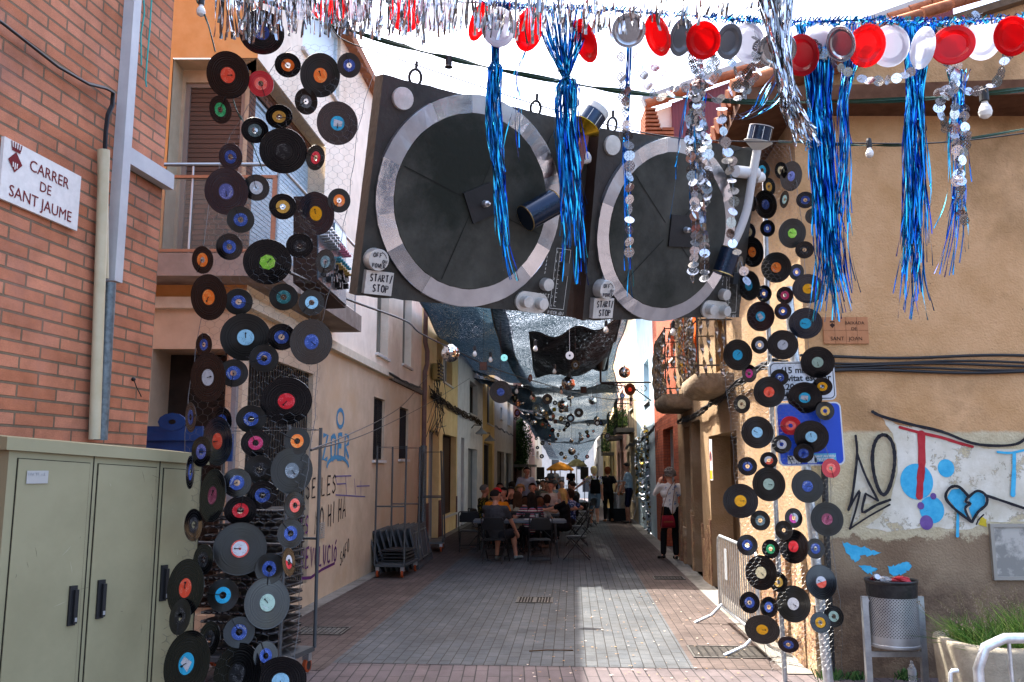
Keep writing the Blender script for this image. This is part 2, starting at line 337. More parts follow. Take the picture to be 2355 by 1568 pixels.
# street name plaque
def quadframe(W, tl, tr, br, bl, e=0.):
    P = [W.ppix(*q, e) for q in (tl, tr, br, bl)]; c = sum(P, V())/4
    w_ = ((P[1]-P[0]).length + (P[2]-P[3]).length)/2; h_ = ((P[0]-P[3]).length + (P[1]-P[2]).length)/2
    return c, w_, h_
def plaque(W, name, label, cat, c, w_, h_, th_, mat, lines, tmat, e=.012, round_=0, **kw):
    """flat sign standing e in front of wall W; lines: (text, x, y, size) relative to centre"""
    g = thing(name, label, cat, c); mb = MB(); mb.fr(c, W.d, W.n, Z, -w_/2, w_/2, -th_, 0, -h_/2, h_/2); mb.build('plate', mat, g)
    for t, x, y, s_ in lines:
        o = text_mesh(t, s_, tmat, align='CENTER'); o.matrix_world = frame_mat(c + W.d*x + Z*y + W.n*.0022, W.d, Z, W.n); m = o.matrix_world.copy(); put(o, g); o.matrix_basis = m
    return g
MAROON = pm('maroon_ink', '#6b2226', .7)
c, w_, h_ = quadframe(WK, (8,314), (187,404), (178,525), (0,462), .03)
g = plaque(WK, 'street_sign', 'white street name plaque with maroon crest and lettering on pink brick', 'street sign', c, w_, h_, .02,
    noisy('plaque_white', '#c9c6c0', '#d6d3cd', 20, .5, .05), [('CARRER', .07*w_, .16*h_, .27*h_), ('DE', .03*w_, -.1*h_, .24*h_), ('SANT JAUME', 0, -.4*h_, .27*h_)], MAROON)
mb = MB(); cr = c - WK.d*(.36*w_) + Z*(.22*h_) + WK.n*.003
def dm(cc, a, b_, m_): mb.face([cc + WK.d*-a, cc - Z*b_, cc + WK.d*a, cc + Z*b_], m_)
dm(cr - Z*.05*h_, .085*w_, .17*h_, 0)
for k in range(5): mb.ribbon([cr + WK.d*(-.05+.025*k)*w_ + Z*(.16*h_), cr + WK.d*(-.06+.03*k)*w_ + Z*(.27*h_)], .008, WK.n)
mb.ribbon([cr + WK.d*-.05*w_ + Z*(.15*h_), cr + WK.d*.05*w_ + Z*(.15*h_)], .02, WK.n); mb.build('crest', MAROON, g)
mb = MB()
for k in (-1, 0, 1): mb.ribbon([cr + WK.d*k*.025*w_ - Z*.06*h_ + WK.n*.001, cr + WK.d*k*.022*w_ - Z*(.17-.03*abs(k))*h_ + WK.n*.001], .008, WK.n)
mb.build('crest_stripes', MC['plaque_white'], g)
# ducts, pipes and cables on the brick wall
def wtube(W, pts, r, e, n=8): return [W.ppix(u, v, e) for u, v in pts]
g = thing('cable_duct', 'white square cable duct running up the pink brick wall', 'duct', WK.ppix(228, 900, .03))
dct = noisy('duct_white', '#a8a9aa', '#b6b7b6', 4, .5, .05)
mb = MB(); p0 = WK.pix(252, 650, .0); p1 = WK.pix(276, 0, .0); a = (WK.pix(254,560)[0])
WK.box(mb, a-.045, a+.045, p0[1], 8.8, .002, .08); mb.build('duct', dct, g)
mb = MB(); q0 = WK.pix(272, 335); q1 = WK.pix(385, 400)
d0 = WK.ppix(273, 345, .05); d1 = WK.ppix(384, 410, .05)
WK.box(mb, a+.047, 0.03, q0[1]-.12, q0[1], .002, .075); mb.build('duct', dct, g)
mb = MB(); mb.tube(wtube(WK, [(238,640),(236,345)], .03, .05), .034, 12); mb.tube(wtube(WK, [(217,1010),(240,345)], .03, .06), .036, 12)
mb.build('drain_pipe', noisy('cream_pipe', '#b0a585', '#bdb294', 6, .5, .05), label='cream plastic pipe climbing the brick wall beside the street plaque', cat='pipe')
mb = MB(); mb.tube(wtube(WK, [(232,1012),(252,650)], .03, .06), .042, 12)
mb.build('steel_pipe', noisy('grey_pipe', '#4d565a', '#6d777a', 30, .5, .1, metal=.4), label='grey galvanised steel pipe next to the cream pipe above the cabinet', cat='pipe')
mb = MB()
for k in range(3):
    o_ = .008*k; mb.tube([WK.ppix(u+k*2.2, v+k*2, .05+o_) for u, v in ((-30,30),(0,48),(60,95),(130,150),(200,190),(240,200),(258,210),(256,240),(246,262),(241,300),(239,345))], .009, 6)
mb.build('cable', BLACK, label='thick twisted black cables crossing the brick above the street plaque', cat='cable')
for k, (pts, lb) in enumerate(((((330,-10),(332,30),(324,80),(325,150)), 'short turquoise cord hanging against the brick by the white duct'), (((349,-10),(345,60),(338,140),(335,185),(337,200)), 'longer turquoise cord hanging nearest the brick house corner'))):
    mb = MB(); mb.tube([WK.ppix(u, v, .06) for u, v in pts], .006, 5); mb.build('turquoise_cord', pm('turquoise', '#3f9c94', .6), label=lb, cat='cord', group='turquoise cords on the brick wall')
mb = MB(); mb.tube([WK.ppix(u, v, .03) for u, v in ((308,874),(314,890),(322,905),(325,912))], .004, 5); mb.ball(WK.ppix(307,872,.02), .016); mb.build('wire_hook', BLACK, label='small black wire dangling from a peg in the brick wall above the cabinet', cat='wire')
# ------------------------------------------------------------------ cabinet
cab = noisy('cabinet_beige', '#867f60', '#928b6c', 1.3, .5, .06, 120, c3='#7f785b', lo=.3, hi=.7); cabd = pm('cabinet_gap', '#1d1b16', .7)
pr = at(466, 1043, 5.25); pl = at(24, 1004, 4.25); hT = (pr.z + pl.z)/2; hS = pr.z - pl.z
pr.z = pl.z = 0; cd = (pr - pl).normalized(); WC = Wall(pl, cd, V((cd.y, -cd.x, 0))); LC = (pr - pl).length
g = thing('utility_cabinet', 'large beige metal utility cabinet with three doors and black handles', 'cabinet', pl)
def shear(mb):
    for i, q in enumerate(mb.v):
        if q[2] > 1: a = (V(q)-pl).dot(cd); mb.v[i] = (q[0], q[1], q[2] + hS*(a/LC-.5))
    return mb
LT = .066
mb = MB(); WC.box(mb, 0, LC, .1, hT-LT, -.42, 0); WC.box(mb, .02, LC-.02, 0, .1, -.4, -.03, 1); shear(mb); mb.build('body', [cab, conc], g)
mb = MB()
rr = [[WC.p(a, h, e) for a in (-.03, LC+.03)] for h, e in ((hT-LT, -.45), (hT+.035, -.45), (hT-.004, .028), (hT-LT, .03), (hT-LT, -.45))]
mb.grid(rr, 0, False); mb.face([WC.p(-.03, h, e) for h, e in ((hT-LT,-.45),(hT+.035,-.45),(hT-.004,.028),(hT-LT,.03))]); mb.face([WC.p(LC+.03, h, e) for h, e in ((hT-LT,.03),(hT-.004,.028),(hT+.035,-.45),(hT-LT,-.45))]); shear(mb).build('lid', cab, g)
sx = [WC.pix(u, v)[0] for u, v in ((30,1046),(217,1046),(369,1050))] + [LC]
for k in range(3):
    a0, a1 = sx[k]+.012, sx[k+1]-.012
    mb = MB(); WC.box(mb, a0+.01, a1-.01, .16, hT-LT-.035, .0, .004, 1); WC.box(mb, a0+.014, a1-.014, .167, hT-LT-.039, .004, .009, 0)
    WC.box(mb, sx[k+1]-.003, sx[k+1]+.002, .1, hT-LT, 0, .003, 1); shear(mb); d_ = mb.build('door', [cab, cabd], g)
    u_, v_ = ((162,1392),(227,1377),(372,1340))[k]; ah, hh = WC.pix(u_, v_)
    q = MB(); WC.box(q, ah-.02, ah+.02, hh-.1, hh+.1, .009, .022); WC.box(q, ah-.002, ah+.018, hh-.09, hh+.08, .022, .04); q.build('handle', BLACK, d_)
    q = MB(); WC.box(q, ah+.002, ah+.014, hh-.08, hh-.06, .041, .044); q.build('lock', GREYM, d_)
a0, h0 = WC.pix(86, 1097, .015); gp = MB(); WC.box(gp, a0-.055, a0+.055, h0-.032, h0+.032, .0145, .017); go = gp.build('maker_plate', pm('plate_alu', '#9c9c9a', .35, .5), g)
o = text_mesh('FACEL s.l.', .022, GREYM); o.matrix_world = frame_mat(WC.p(a0-.05, h0+.008, .0185), WC.d, Z, WC.n); mm = o.matrix_world.copy(); put(o, go); o.matrix_basis = mm
# ------------------------------------------------------------------ orange and beige corner building on the left
org = noisy('orange_render', '#bb8c54', '#c59862', 5, .9, .5, 160, dist=.003); bei = noisy('beige_render', '#a49b8e', '#b0a699', 3, .9, .5, 160, c3='#998d7e', dist=.003)
marb = noisy('marble_cladding', '#7b6c5a', '#8e7f6c', 2.2, .55, .05, c3='#837059', lo=.3, hi=.7)
lw = noisy('ledge_white', '#aaa290', '#b8b09e', 6, .7, .2); lime = noisy('limestone', '#857b67', '#958b77', 3, .8, .1)
Hl = at(585, 690, YF).z; Hl0 = at(585, 740, YF).z            # ledge
Hs1 = at(585, 605, YF).z; Hs0 = at(585, 655, YF).z            # balcony slab
Hlint = at(600, 133, YF).z; Htop = Hlint + 2.6
g = thing('corner_house', 'orange and beige corner house with a wrap-round balcony behind the left records', 'house', V((cxL, YF, 0)))
tE = WL.pix(968, 900)[0]
hop = at(560, 802, YF).z; a721 = WL.pix(721, 860)[0]
xl = -8.0
xo = at(388, 300, YF).x
WF.wall(g, xl, cxL, 0, Hl, marb, [(at(345,900,YF).x, cxL-.16, .3, hop)], .5, back=0)
WF.wall(g, xl, cxL, Hl, Htop, org, [(xo, cxL+.01, Hs1, Hlint)], .02, back=0)
gs = [WL.rect(857,882,910,1057), WL.rect(917,937,934,1055)]
WL.wall(g, tL, tE, 0, Hl, marb, [(tL+.16, a721, .3, WL.pix(721,860)[1])] + gs, .25, back=0)
w1 = [WL.rect(865,892,600,810), WL.rect(925,945,600,835)]
w1 = [(a,b_,h0, 5.6) for a,b_,h0,h1 in w1]
a745 = WL.pix(745, 470)[0]; w2 = [(WL.pix(690,100)[0]+.1, WL.pix(782,160)[0], Hlint+.9, Hlint+2.0)]
WL.wall(g, tL, tE, Hl, Htop-.6, bei, [(tL-.01, a745, Hs1, Hlint)] + w1 + w2, .25, back=0)
# inner walls of the balcony recess
mb = MB(); dp = .3
mb.face([WF.p(xo, Hs1, 0), WF.p(xo, Hlint, 0), WF.p(xo, Hlint, -dp), WF.p(xo, Hs1, -dp)])
mb.face([V((xo, YF+.02, Hlint)), V((cxL-.02, YF+.02, Hlint)), WL.p(a745, Hlint, -.02), WL.p(a745, Hlint, -3.5), V((xo, YF+3, Hlint))])
mb.face([WL.p(a745, Hs1), WL.p(a745, Hlint), WL.p(a745, Hlint, -1.5), WL.p(a745, Hs1, -1.5)]); mb.build('recess', lime, g)
WI = Wall((0, YF+dp, 0), (1,0,0), (0,-1,0)); xi = at(570, 300, YF+dp).x
WI.wall(g, xo-.3, xi, Hs1, Hlint-.002, lime, [(at(420,300,YF+dp).x, at(560,300,YF+dp).x, Hs1+.01, Hlint-.15)], .1, back=0, name='recess_wall')
window(WI, g, (at(420,300,YF+dp).x, at(560,300,YF+dp).x, Hs1+.01, Hlint-.15), 'shutter', .1, False)
WJ = Wall((xi, YF+dp, 0), T, N)
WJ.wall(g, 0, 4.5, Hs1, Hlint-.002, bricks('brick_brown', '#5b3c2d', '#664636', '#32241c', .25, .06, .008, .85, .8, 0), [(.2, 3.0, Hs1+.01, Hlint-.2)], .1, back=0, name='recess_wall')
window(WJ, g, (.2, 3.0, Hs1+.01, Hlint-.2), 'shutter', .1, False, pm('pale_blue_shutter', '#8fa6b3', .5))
# ledges and slab
mb = MB(); mb.box(xl, cxL+.07, YF-.09, YF-.002, Hl-.1, Hl+.02); WL.box(mb, tL-.08, WL.pix(895,857)[0], Hl-.1, Hl+.02, .002, .09); mb.build('ledge', lw, g)
mb = MB(); WL.box(mb, WL.pix(895,857)[0], tE, Hl-.12, Hl-.02, .002, .06); mb.build('ledge', conc, g)
mb = MB(); bpj = .45; tS = WL.pix(765, 742)[0]
mb.box(xl, cxL+bpj, YF-bpj, YF+1.2, Hs0, Hs1); WL.box(mb, tL+.5, tS, Hs0+.003, Hs1-.003, -1.2, bpj-.02); mb.build('balcony_slab', noisy('slab_concrete', '#7d7268', '#8d8177', 4, .85, .3, c3='#6d625a'), g)
rl = MB(); hr = at(600, 378, YF-bpj+.05).z; yr = YF-bpj+.05
P = [V((xl, yr, hr)), V((cxL+bpj-.05, yr, hr)), WL.p(tS-.2, hr, bpj-.07)]
rl.tube(P, .022, 8)
for k in range(5): x = cxL+bpj-.05-k*.9; rl.tube([V((x, yr, Hs1)), V((x, yr, hr))], .012, 6)
for k in range(4):
    p = P[1].lerp(P[2], k/3); rl.tube([V((p.x, p.y, Hs1)), p], .012, 6)
rl.build('balcony_rail', pm('steel_bright', (.3,.3,.3), .3, .9), g)
mb = MB(); bt = at(600, 410, yr).z
mb.box(xl, cxL+bpj-.08, yr-.006, yr+.006, Hs1+.05, bt)
mb.fr(P[1], (P[2]-P[1]).normalized(), N, Z, .05, (P[2]-P[1]).length, -.006, .006, Hs1+.05-hr, bt-hr)
gl = pm('balcony_glass', (.2,.24,.22), .05); gl.node_tree.nodes['Principled BSDF'].inputs['Alpha'].default_value = .2; mb.build('balcony_glass', gl, g)
mb = MB(); mb.box(xl, cxL+bpj-.06, yr-.02, yr+.02, bt, bt+.03); mb.box(xl, cxL+bpj-.06, yr-.02, yr+.02, Hs1+.02, Hs1+.05); mb.box(cxL+bpj-.1, cxL+bpj-.05, yr-.02, yr+.02, Hs1, bt); mb.build('balcony_frame', pm('bronze_trim', '#8a6a55', .4, .3), g)
# brick sheet behind the balcony glass, painting in the brickwork it reflects
WJ2 = Wall((0, YF-.0, 0), (1,0,0), (0,-1,0))
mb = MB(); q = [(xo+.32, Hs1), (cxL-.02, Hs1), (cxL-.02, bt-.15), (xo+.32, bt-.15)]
mb.face([V((x, YF+.02, h)) for x, h in q], 0, q); mb.build('brick_reflection', MC['brick_brown'], g)
for r in gs: window(WL, g, r, 'dark', .22, True, pm('brown_frame', '#4a362a', .6), .1)
for r in w1: window(WL, g, r, 'panel', .22, True, noisy('grey_marble', '#6f6c62', '#868175', 3, .5, 0))
window(WL, g, w2[0], 'panel', .12, True, pm('blue_white_panel', '#b8cbd6', .4))
# ground floor opening: dark shutters, grille
mb = MB(); xa = at(345,900,YF).x
mb.box(xa, cxL-.16, YF+.5, YF+.52, .3, hop); WL.box(mb, tL+.16, a721, .3, WL.pix(721,860)[1]+.0, -.27, -.25); mb.build('dark_shutter', noisy('dark_brown', (.02,.016,.013), (.035,.028,.022), 4, .7, .1), g)
mb = MB()
for k in range(40): mb.box(xa+.5, cxL-.3, YF+.485, YF+.5, .4+k*.07, .44+k*.07)
mb.build('shutter_slats', pm('slat_dark', (.04,.03,.024), .6), g)
mb = MB(); hw = WL.pix(721,860)[1]; n = 26
for k in range(n):
    a = tL+.2 + (a721-tL-.25)*k/(n-1); mb.tube([WL.p(a, .3, -.06), WL.p(a, hw, -.06)], .011, 5)
for h in (.9, 1.9, hw-.1): WL.box(mb, tL+.17, a721, h, h+.02, -.075, -.062)
mb.build('window_grille', BLACK, g)
mb = MB(); mb.box(at(530,1000,YF-.1).x, at(541,1000,YF-.1).x, YF-.14, YF-.06, 0, hop); mb.build('post', pm('post_grey', '#77777a', .5, .2), g)
mb = MB(); tc = noisy('tile_eave', '#7c5138', '#96654a', 8, .85, .3)
WL.box(mb, tL-.4, tE, Htop-.6, Htop-.45, -.5, .16); mb.build('eave', tc, g)
mb = MB(); mb.box(xl, cxL+.5, YF-.45, YF+2, Htop, Htop+.15); mb.build('roof', tc, g)
# downpipe at the end of the building
mb = MB(); a = tE-.02; dpm = noisy('downpipe_pink', '#6a5450', '#7a625c', 5, .6, .1)
mb.tube([WL.p(a,.0,.09), WL.p(a,2.3,.09)], .075, 10, 1); mb.tube([WL.p(a,2.3,.09), WL.p(a,4.0,.09), WL.p(a+.12,4.2,.12), WL.p(a+.12,4.5,.12), WL.p(a,4.7,.09), WL.p(a,7.4,.09), WL.p(a-.1,7.7,.45)], .055, 10, 0)
mb.build('downpipe', [dpm, MC['grey_pipe']], g)
# ------------------------------------------------------------------ houses down the left side
def vrect(W, u0, u1, v0, v1): return W.rect(u0, u1, v0, v1)
tile = noisy('roof_tile', '#7c4a33', '#9a6347', 9, .85, .4)
def house(W, label, u0, u1, H, mat, holes, name='row_house', back=0, base=None, eave=True, h0=-3.2, cat='house', extra=None):
    """holes: (u0,u1,vtop,vbottom,style,mat)"""
    a0, a1 = sorted((W.pix(u0, 1000)[0] if not isinstance(u0, tuple) else u0[0], W.pix(u1, 1000)[0] if not isinstance(u1, tuple) else u1[0]))
    p = W.p((a0+a1)/2, 0); g = thing(name, label, cat, (p.x, p.y, gz((a0+a1)/2)))
    rs = [vrect(W, *h[:4]) for h in holes]
    rs = [(max(r[0], a0+.03), min(r[1], a1-.03), r[2], min(r[3], H-.1)) for r in rs]
    W.wall(g, a0+.004, a1-.004, h0, H, mat, rs, .25, back=3)
    for r, h in zip(rs, holes):
        if r[1] - r[0] < .1: continue
        kind = h[4]; low = r[2] < .4
        window(W, g, r, kind, .24, not low, h[5] if len(h) > 5 else None, h[6] if len(h) > 6 else 0, name='door' if low else 'window')
    if eave:
        mb = MB(); W.box(mb, a0, a1, H-.08, H+.06, -3, .35); mb.build('roof', tile, g)
    if base:
        bm, bh = base; xs = [a0] + [q for r in sorted(rs) if r[2] < bh for q in r[:2]] + [a1]
        for k in range(0, len(xs), 2):
            if xs[k+1] - xs[k] > .02: mb = MB(); mb.fr(W.o, W.d, W.n, Z, xs[k], xs[k+1], .002, .02, h0, bh); mb.build('dado', bm, g)
    return g, a0, a1, rs
def ren(c1, c2, n): return noisy(n, c1, c2, 2.5, .9, .45, 120, c3=None, dist=.003)
cream = ren('#b09a6c', '#bda97c', 'cream_render'); wgrey = ren('#a3a4a5', '#b3b4b4', 'white_grey_render'); lgrey = ren('#8a8782', '#98958f', 'grey_render')
ochre = ren('#a8905c', '#b49c68', 'ochre_render'); pinkr = ren('#b28a78', '#be9886', 'pink_render'); blue_r = ren('#a4b9c4', '#b2c6d0', 'pale_blue_render'); redr = ren('#8d4a3e', '#9a5749', 'red_render')
reddado = bricks('dado_tiles', '#5a2b20', '#643126', '#3a2019', .14, .07, .004, .5, .3, 0, uvm=True)
brown = pm('brown_wood', '#3d2a1e', .6); dgrey = pm('grey_panel', '#55595c', .5); gpanel = pm('pale_grey_panel', '#8b8d8e', .55)
g, a0, a1, rs = house(WL, 'cream yellow house past the pink downpipe with red tiled base', (tE,), 1052, 8.6, cream,
    [(983,1007,986,1250,'panel',gpanel),(1016,1048,996,1190,'shutter',brown),(1004,1017,775,858,'shutter',pm('rust_shutter','#5e3a2e',.6)),(1019,1040,800,876,'panel',pm('pale_panel','#a9adb0',.5))], base=(reddado, .95))
# electrical box with wires
mb = MB(); a = WL.pix(988, 830)[0]
for k in range(3): mb.tube([WL.p(a+.12+k*.2, WL.pix(988,872)[1], .14), WL.p(a+.12+k*.2, WL.pix(988,835)[1], .14)], .1, 10)
for k in range(5): WL.box(mb, a, a+.66, WL.pix(988,870-k*8)[1], WL.pix(988,870-k*8)[1]+.03, .2, .26, 1)
mb.build('junction_box', [pm('aged_cream', '#9c8f60', .6), BLACK], label='cream ribbed electrical junction box bristling with wires beside the pink downpipe', cat='junction box')
mb = MB(); random.seed(3)
for k in range(16):
    x0 = a + random.uniform(-.1,.8); z0 = WL.pix(988, 878)[1]
    mb.tube([WL.p(x0+random.uniform(-.3,.3)*j, z0 + (.9 if k%3==0 else -.5)*math.sin(j*1.0+k) - .2*j, .15+.1*math.sin(k+j)) for j in range(5)], .008, 4)
mb.build('loose_wires', BLACK, label='tangle of black wires around the cream junction box', cat='wires')
# cable bundles along the left facades
def bundle(W, pts, lab, n=6, r=.012, spread=.06, sag=.0, seed=1, e=.06, mat=BLACK):
    random.seed(seed); mb = MB(); P = [W.ppix(u, v, e) for u, v in pts]; L_ = []
    for i in range(len(P)-1):
        m = max(2, int((P[i+1]-P[i]).length/.35))
        L_ += [P[i].lerp(P[i+1], j/m) for j in range(m)]
    L_.append(P[-1])
    for k in range(n):
        ph = random.uniform(0, 6); q = [p + Z*(random.uniform(-spread, spread)*.6 + spread*.7*math.sin(i*.7+ph)) + W.n*random.uniform(0, .05) for i, p in enumerate(L_)]
        mb.tube(q, r, 4, 0, False)
    return mb.build('cable_bundle', mat, label=lab, cat='cables')
bundle(WL, [(895,860),(930,878),(966,893)], 'black cables lying on the ledge of the beige house', 3, .012, .03, seed=5, e=.1)
bundle(WL, [(990,905),(1020,925),(1052,946),(1080,960),(1106,972)], 'rust brown cable bundle along the cream and white grey houses', 9, .014, .09, seed=2, mat=pm('rusty_cable', '#3a3026', .8))
bundle(WL, [(1138,980),(1160,992),(1178,1001)], 'thin cable bundle on the grey house left of the balcony shrub', 4, .014, .06, seed=4)
house(WL, 'white grey house with dark upper window and two bracket lamps', 1052, 1110, 8.2, wgrey,
    [(1080,1098,873,949,'dark'),(1059,1066,1005,1210,'panel',dgrey),(1075,1096,1030,1225,'panel',pm('door_blue_grey','#7a8388',.5))])
house(WL, 'narrow ochre house with tall black ground floor door marked 20', 1110, 1137, 8.4, ochre, [(1112,1132,1016,1215,'dark'),(1120,1134,867,972,'dark')])
house(WL, 'plain grey house left of the shrub covered balcony', 1137, 1180, 8.0, lgrey, [(1143,1160,1036,1190,'panel',pm('door_taupe','#4c463f',.6)),(1163,1176,1041,1160,'panel',dgrey),(1167,1174,923,975,'panel',gpanel),(1151,1155,935,962,'panel',gpanel)])
dbr = bricks('dark_brick', '#4e2c26', '#5a352c', '#3a2a26', .25, .07, .008, .85, .5, 0)
house(WL, 'dark brick house below the green balcony shrub', 1180, 1200, 7.6, dbr, [(1183,1188,1060,1150,'dark')])
house(WL, 'beige house with rough white render past the dark brick one', 1200, 1216, 7.2, bei, [(1203,1207,1062,1150,'dark'),(1210,1214,1062,1150,'panel',brown)])
house(WL, 'small pale pink house far down the left side', 1216, 1230, 7.0, pinkr, [(1219,1222,1068,1150,'dark'),(1224,1228,1030,1046,'glass')])
house(WL, 'farthest ochre house on the left beside the black loudspeaker', 1230, 1246, 6.6, ren('#b8a78c','#c2b298','sand_render'), [(1234,1238,1075,1150,'dark'),(1234,1239,1036,1052,'glass')])
for k, (u, v, lb) in enumerate(((1090, 985, 'grey bracket lamp on the white grey house, nearer of two'), (1112, 1002, 'grey bracket lamp beside the black door marked 20, farther of two'))):
    g = thing('wall_lamp', lb, 'lamp', WL.ppix(u-6, v), 0, 'bracket lamps on the left houses'); p = WL.ppix(u-6, v); q = p + N*.35
    mb = MB(); mb.tube([p, p+Z*.12+N*.1, q+Z*.1, q], .018, 6); mb.build('bracket', dgrey, g)
    mb = MB(); mb.lathe(q - Z*.2, [(.03,.22),(.06,.16),(.2,.05),(.21,.0),(.12,.03)], 14); mb.build('lamp_shade', gpanel, g)
# shrub on balcony
random.seed(11); g = thing('balcony_shrub', 'dense green shrub spilling over a balcony high on the left side', 'plant', WL.ppix(1190, 1068, .3))
mb = MB(); W_ = WL; p0 = WL.ppix(1183, 1075, 0); WL.box(mb, WL.pix(1181,1070)[0], WL.pix(1206,1070)[0], WL.pix(1190,1074)[1], WL.pix(1190,1068)[1]+.0, 0, .9); mb.build('planter_box', conc, g)
mb = MB(); y_ = (WL.ppix(1190,1010)).y
c0 = at(1196, 1020, y_-1.0)
for k in range(5200):
    th, ph, q = random.uniform(0, math.pi), random.uniform(0, 6.28), random.random()**.35
    rx = (.72 + .18*math.sin(3*ph+2*th))*q
    p = c0 + V((rx*math.sin(th)*math.cos(ph)*.95, rx*math.sin(th)*math.sin(ph), (1.55*q*math.cos(th)) + .12*math.sin(5*ph)))
    if random.random() < .25 and p.z > c0.z+.6: continue
    d = V((random.gauss(0,1), random.gauss(0,1), random.gauss(0,1))).normalized()*.07; e = d.orthogonal().normalized()*.035
    mb.face([p-d, p+e, p+d, p-e], random.choice((0,0,1,2)))
LEAF = [pm('leaf_dark', (.02,.055,.015), .6), pm('leaf_mid', (.045,.1,.025), .6), pm('leaf_light', (.09,.15,.04), .6)]
mb.build('foliage', LEAF, g)
# ------------------------------------------------------------------ right side of the street
tan = noisy('tan_render', '#a68a66', '#b5997a', 2.6, .95, .9, 42, c3='#97795a', dist=.012)
dkrec = pm('recess_brown', '#5a4530', .8)
tE1 = WR.pix(1559, 1000)[0]
g = thing('tan_house', 'tan rough rendered house on the right with two ribbon hung balconies', 'house', WR.p((tR+tE1)/2, 0))
ops = [WR.rect(1641,1707,1001,1345,1641), WR.rect(1601,1621,967,1330,1601), WR.rect(1581,1594,981,1290,1581), WR.rect(1647,1674,735,858,1647), WR.rect(1572,1586,800,900,1572)]
ops = [(a,b_,(.0 if i<3 else h0),h1) for i,(a,b_,h0,h1) in enumerate(ops)]
Hr = at(1786, 262, YR).z
WR.wall(g, tR, tE1, -.02, Hr, tan, ops, .42, back=0)
for i, r in enumerate(ops): window(WR, g, r, 'panel', .4, False, dkrec if i < 3 else pm('brown_door', '#6d533a', .7), name='door' if i < 3 else 'balcony_door')
stonep = noisy('exposed_stone', '#9a7f5e', '#7b5a48', 7, .95, 1.0, 18, c3='#b3a083', dist=.03)
xs = [tR, ops[0][0], ops[0][1], ops[1][0], ops[1][1], ops[2][0], ops[2][1], tE1]; xs = sorted(xs)
random.seed(4)
for k in range(0, len(xs), 2):
    a = xs[k]; mb = MB()
    while a < xs[k+1] - .02:
        b_ = min(a + random.uniform(.12, .3), xs[k+1]); WR.box(mb, a, b_, 0, random.uniform(.55, 1.1), .002, random.uniform(.02,.06)); a = b_
    if mb.v: mb.build('stone_base', stonep, g)
for (a, b_, h, hh, w_) in ((WR.pix(1645,960)[0],WR.pix(1600,960)[0],0,0,0),):
    pass
mb = MB(); WR.box(mb, tR-.35, tE1+.3, Hr-.02, Hr+.12, -2.5, .55)
for k in range(46):
    a = tR-.3 + k*.22
    if a < tE1: mb.tube([WR.p(a, Hr+.14, .62), WR.p(a, Hr+.5, -.6)], .085, 8, 1)
mb.build('eave', [noisy('eave_brown', '#4a3122', '#5c4030', 8, .9, .4), tile], g)
def ribbon_balcony(lb, t0, t1, h, p, hr, fabrics, seed):
    g = thing('ribbon_balcony', lb, 'balcony', WR.p((t0+t1)/2, h-.25), 0, 'silver ribbon balconies on the tan house'); random.seed(seed)
    mb = MB(); rows = []
    for hh, pe, ex in ((h, p, 0), (h-.08, p+.02, .02), (h-.2, p-.02, .0), (h-.26, p-.12, -.06)):
        rows.append([WR.p(t0-ex, hh, 0), WR.p(t0-ex, hh, pe-.1), WR.p(t0-ex+.1, hh, pe), WR.p(t1+ex-.1, hh, pe), WR.p(t1+ex, hh, pe-.1), WR.p(t1+ex, hh, 0)])
    mb.grid(rows, 0, True); mb.face(rows[0]); mb.face(rows[-1][::-1]); mb.build('slab', noisy('slab_stone', '#6f604e', '#8d7d68', 9, .95, .8, 30, dist=.02), g)
    mb = MB()
    for zz in (hr*.08, hr*.55, hr*.98):
        mb.tube([WR.p(t0,h+zz,0), WR.p(t0,h+zz,p-.04), WR.p(t1,h+zz,p-.04), WR.p(t1,h+zz,0)], .012, 5, 0, sm=False)
    for a, e in ((t0,p-.04),(t1,p-.04)): mb.tube([WR.p(a,h,e), WR.p(a,h+hr,e)], .014, 5)
    mb.build('railing', pm('old_iron', '#4b443d', .6, .5), g)
    mb = MB()                              # twisted foil ribbons instead of bars
    per = [(WR.p(t0, 0, e)) for e in np.linspace(.05, p-.04, 5)] + [WR.p(a, 0, p-.04) for a in np.linspace(t0, t1, int((t1-t0)/.075))[1:-1]] + [WR.p(t1,0,e) for e in (p-.04,p/2)]
    for q in per:
        ph = random.uniform(0, 6); sl = random.uniform(-.12,.12); rr = []
        for i in range(25):
            x = i/24; an = ph + x*15; bow = .06*math.sin(x*math.pi)
            c = q + Z*(h + hr*(1-x) - .05) + T*(sl*x) + (-N)*bow
            d = T*math.cos(an) + N*math.sin(an); rr.append([c - d*.026, c + d*.026])
        mb.grid(rr, 0, False)
    mb.build('foil_ribbon', pm('foil_grey', '#8b857c', .28, .85), g)
    if fabrics:
        for k, (fc, fa) in enumerate(fabrics):
            mb = MB(); rows = []
            for i in range(12):
                x = i/11; rows.append([WR.p(t1 - fa - .09*j + .02*math.sin(5*x+j*2), h + hr*(1-x*.95) , p - .12 + .05*math.sin(j*2.2+x*3)) for j in range(6)])
            mb.grid(rows, 0); mb.build('cloth', pm('cloth_'+fc, fc, .8), g)
    return g
hb = WR.pix(1688, 857)[1]; b1 = WR.pix(1688, 870)[0]
ribbon_balcony('nearer ribbon balcony above the wide doorway, orange and yellow cloth hanging in it', b1, b1+1.45, hb, .5, 1.3, [('#d8a80c',.05),('#c8551a',.3)], 2)
b2 = WR.pix(1592, 905)[0]; hb2 = WR.pix(1592, 905)[1]
ribbon_balcony('farther ribbon balcony next to the red brick house', b2, b2+1.7, hb2, .5, 1.2, None, 3)
bundle(WR, [(1812,828),(1760,845),(1700,880),(1660,915),(1620,945),(1590,960),(1562,972)], 'black cable bundle under the balconies of the tan house', 9, .012, .05, seed=8)
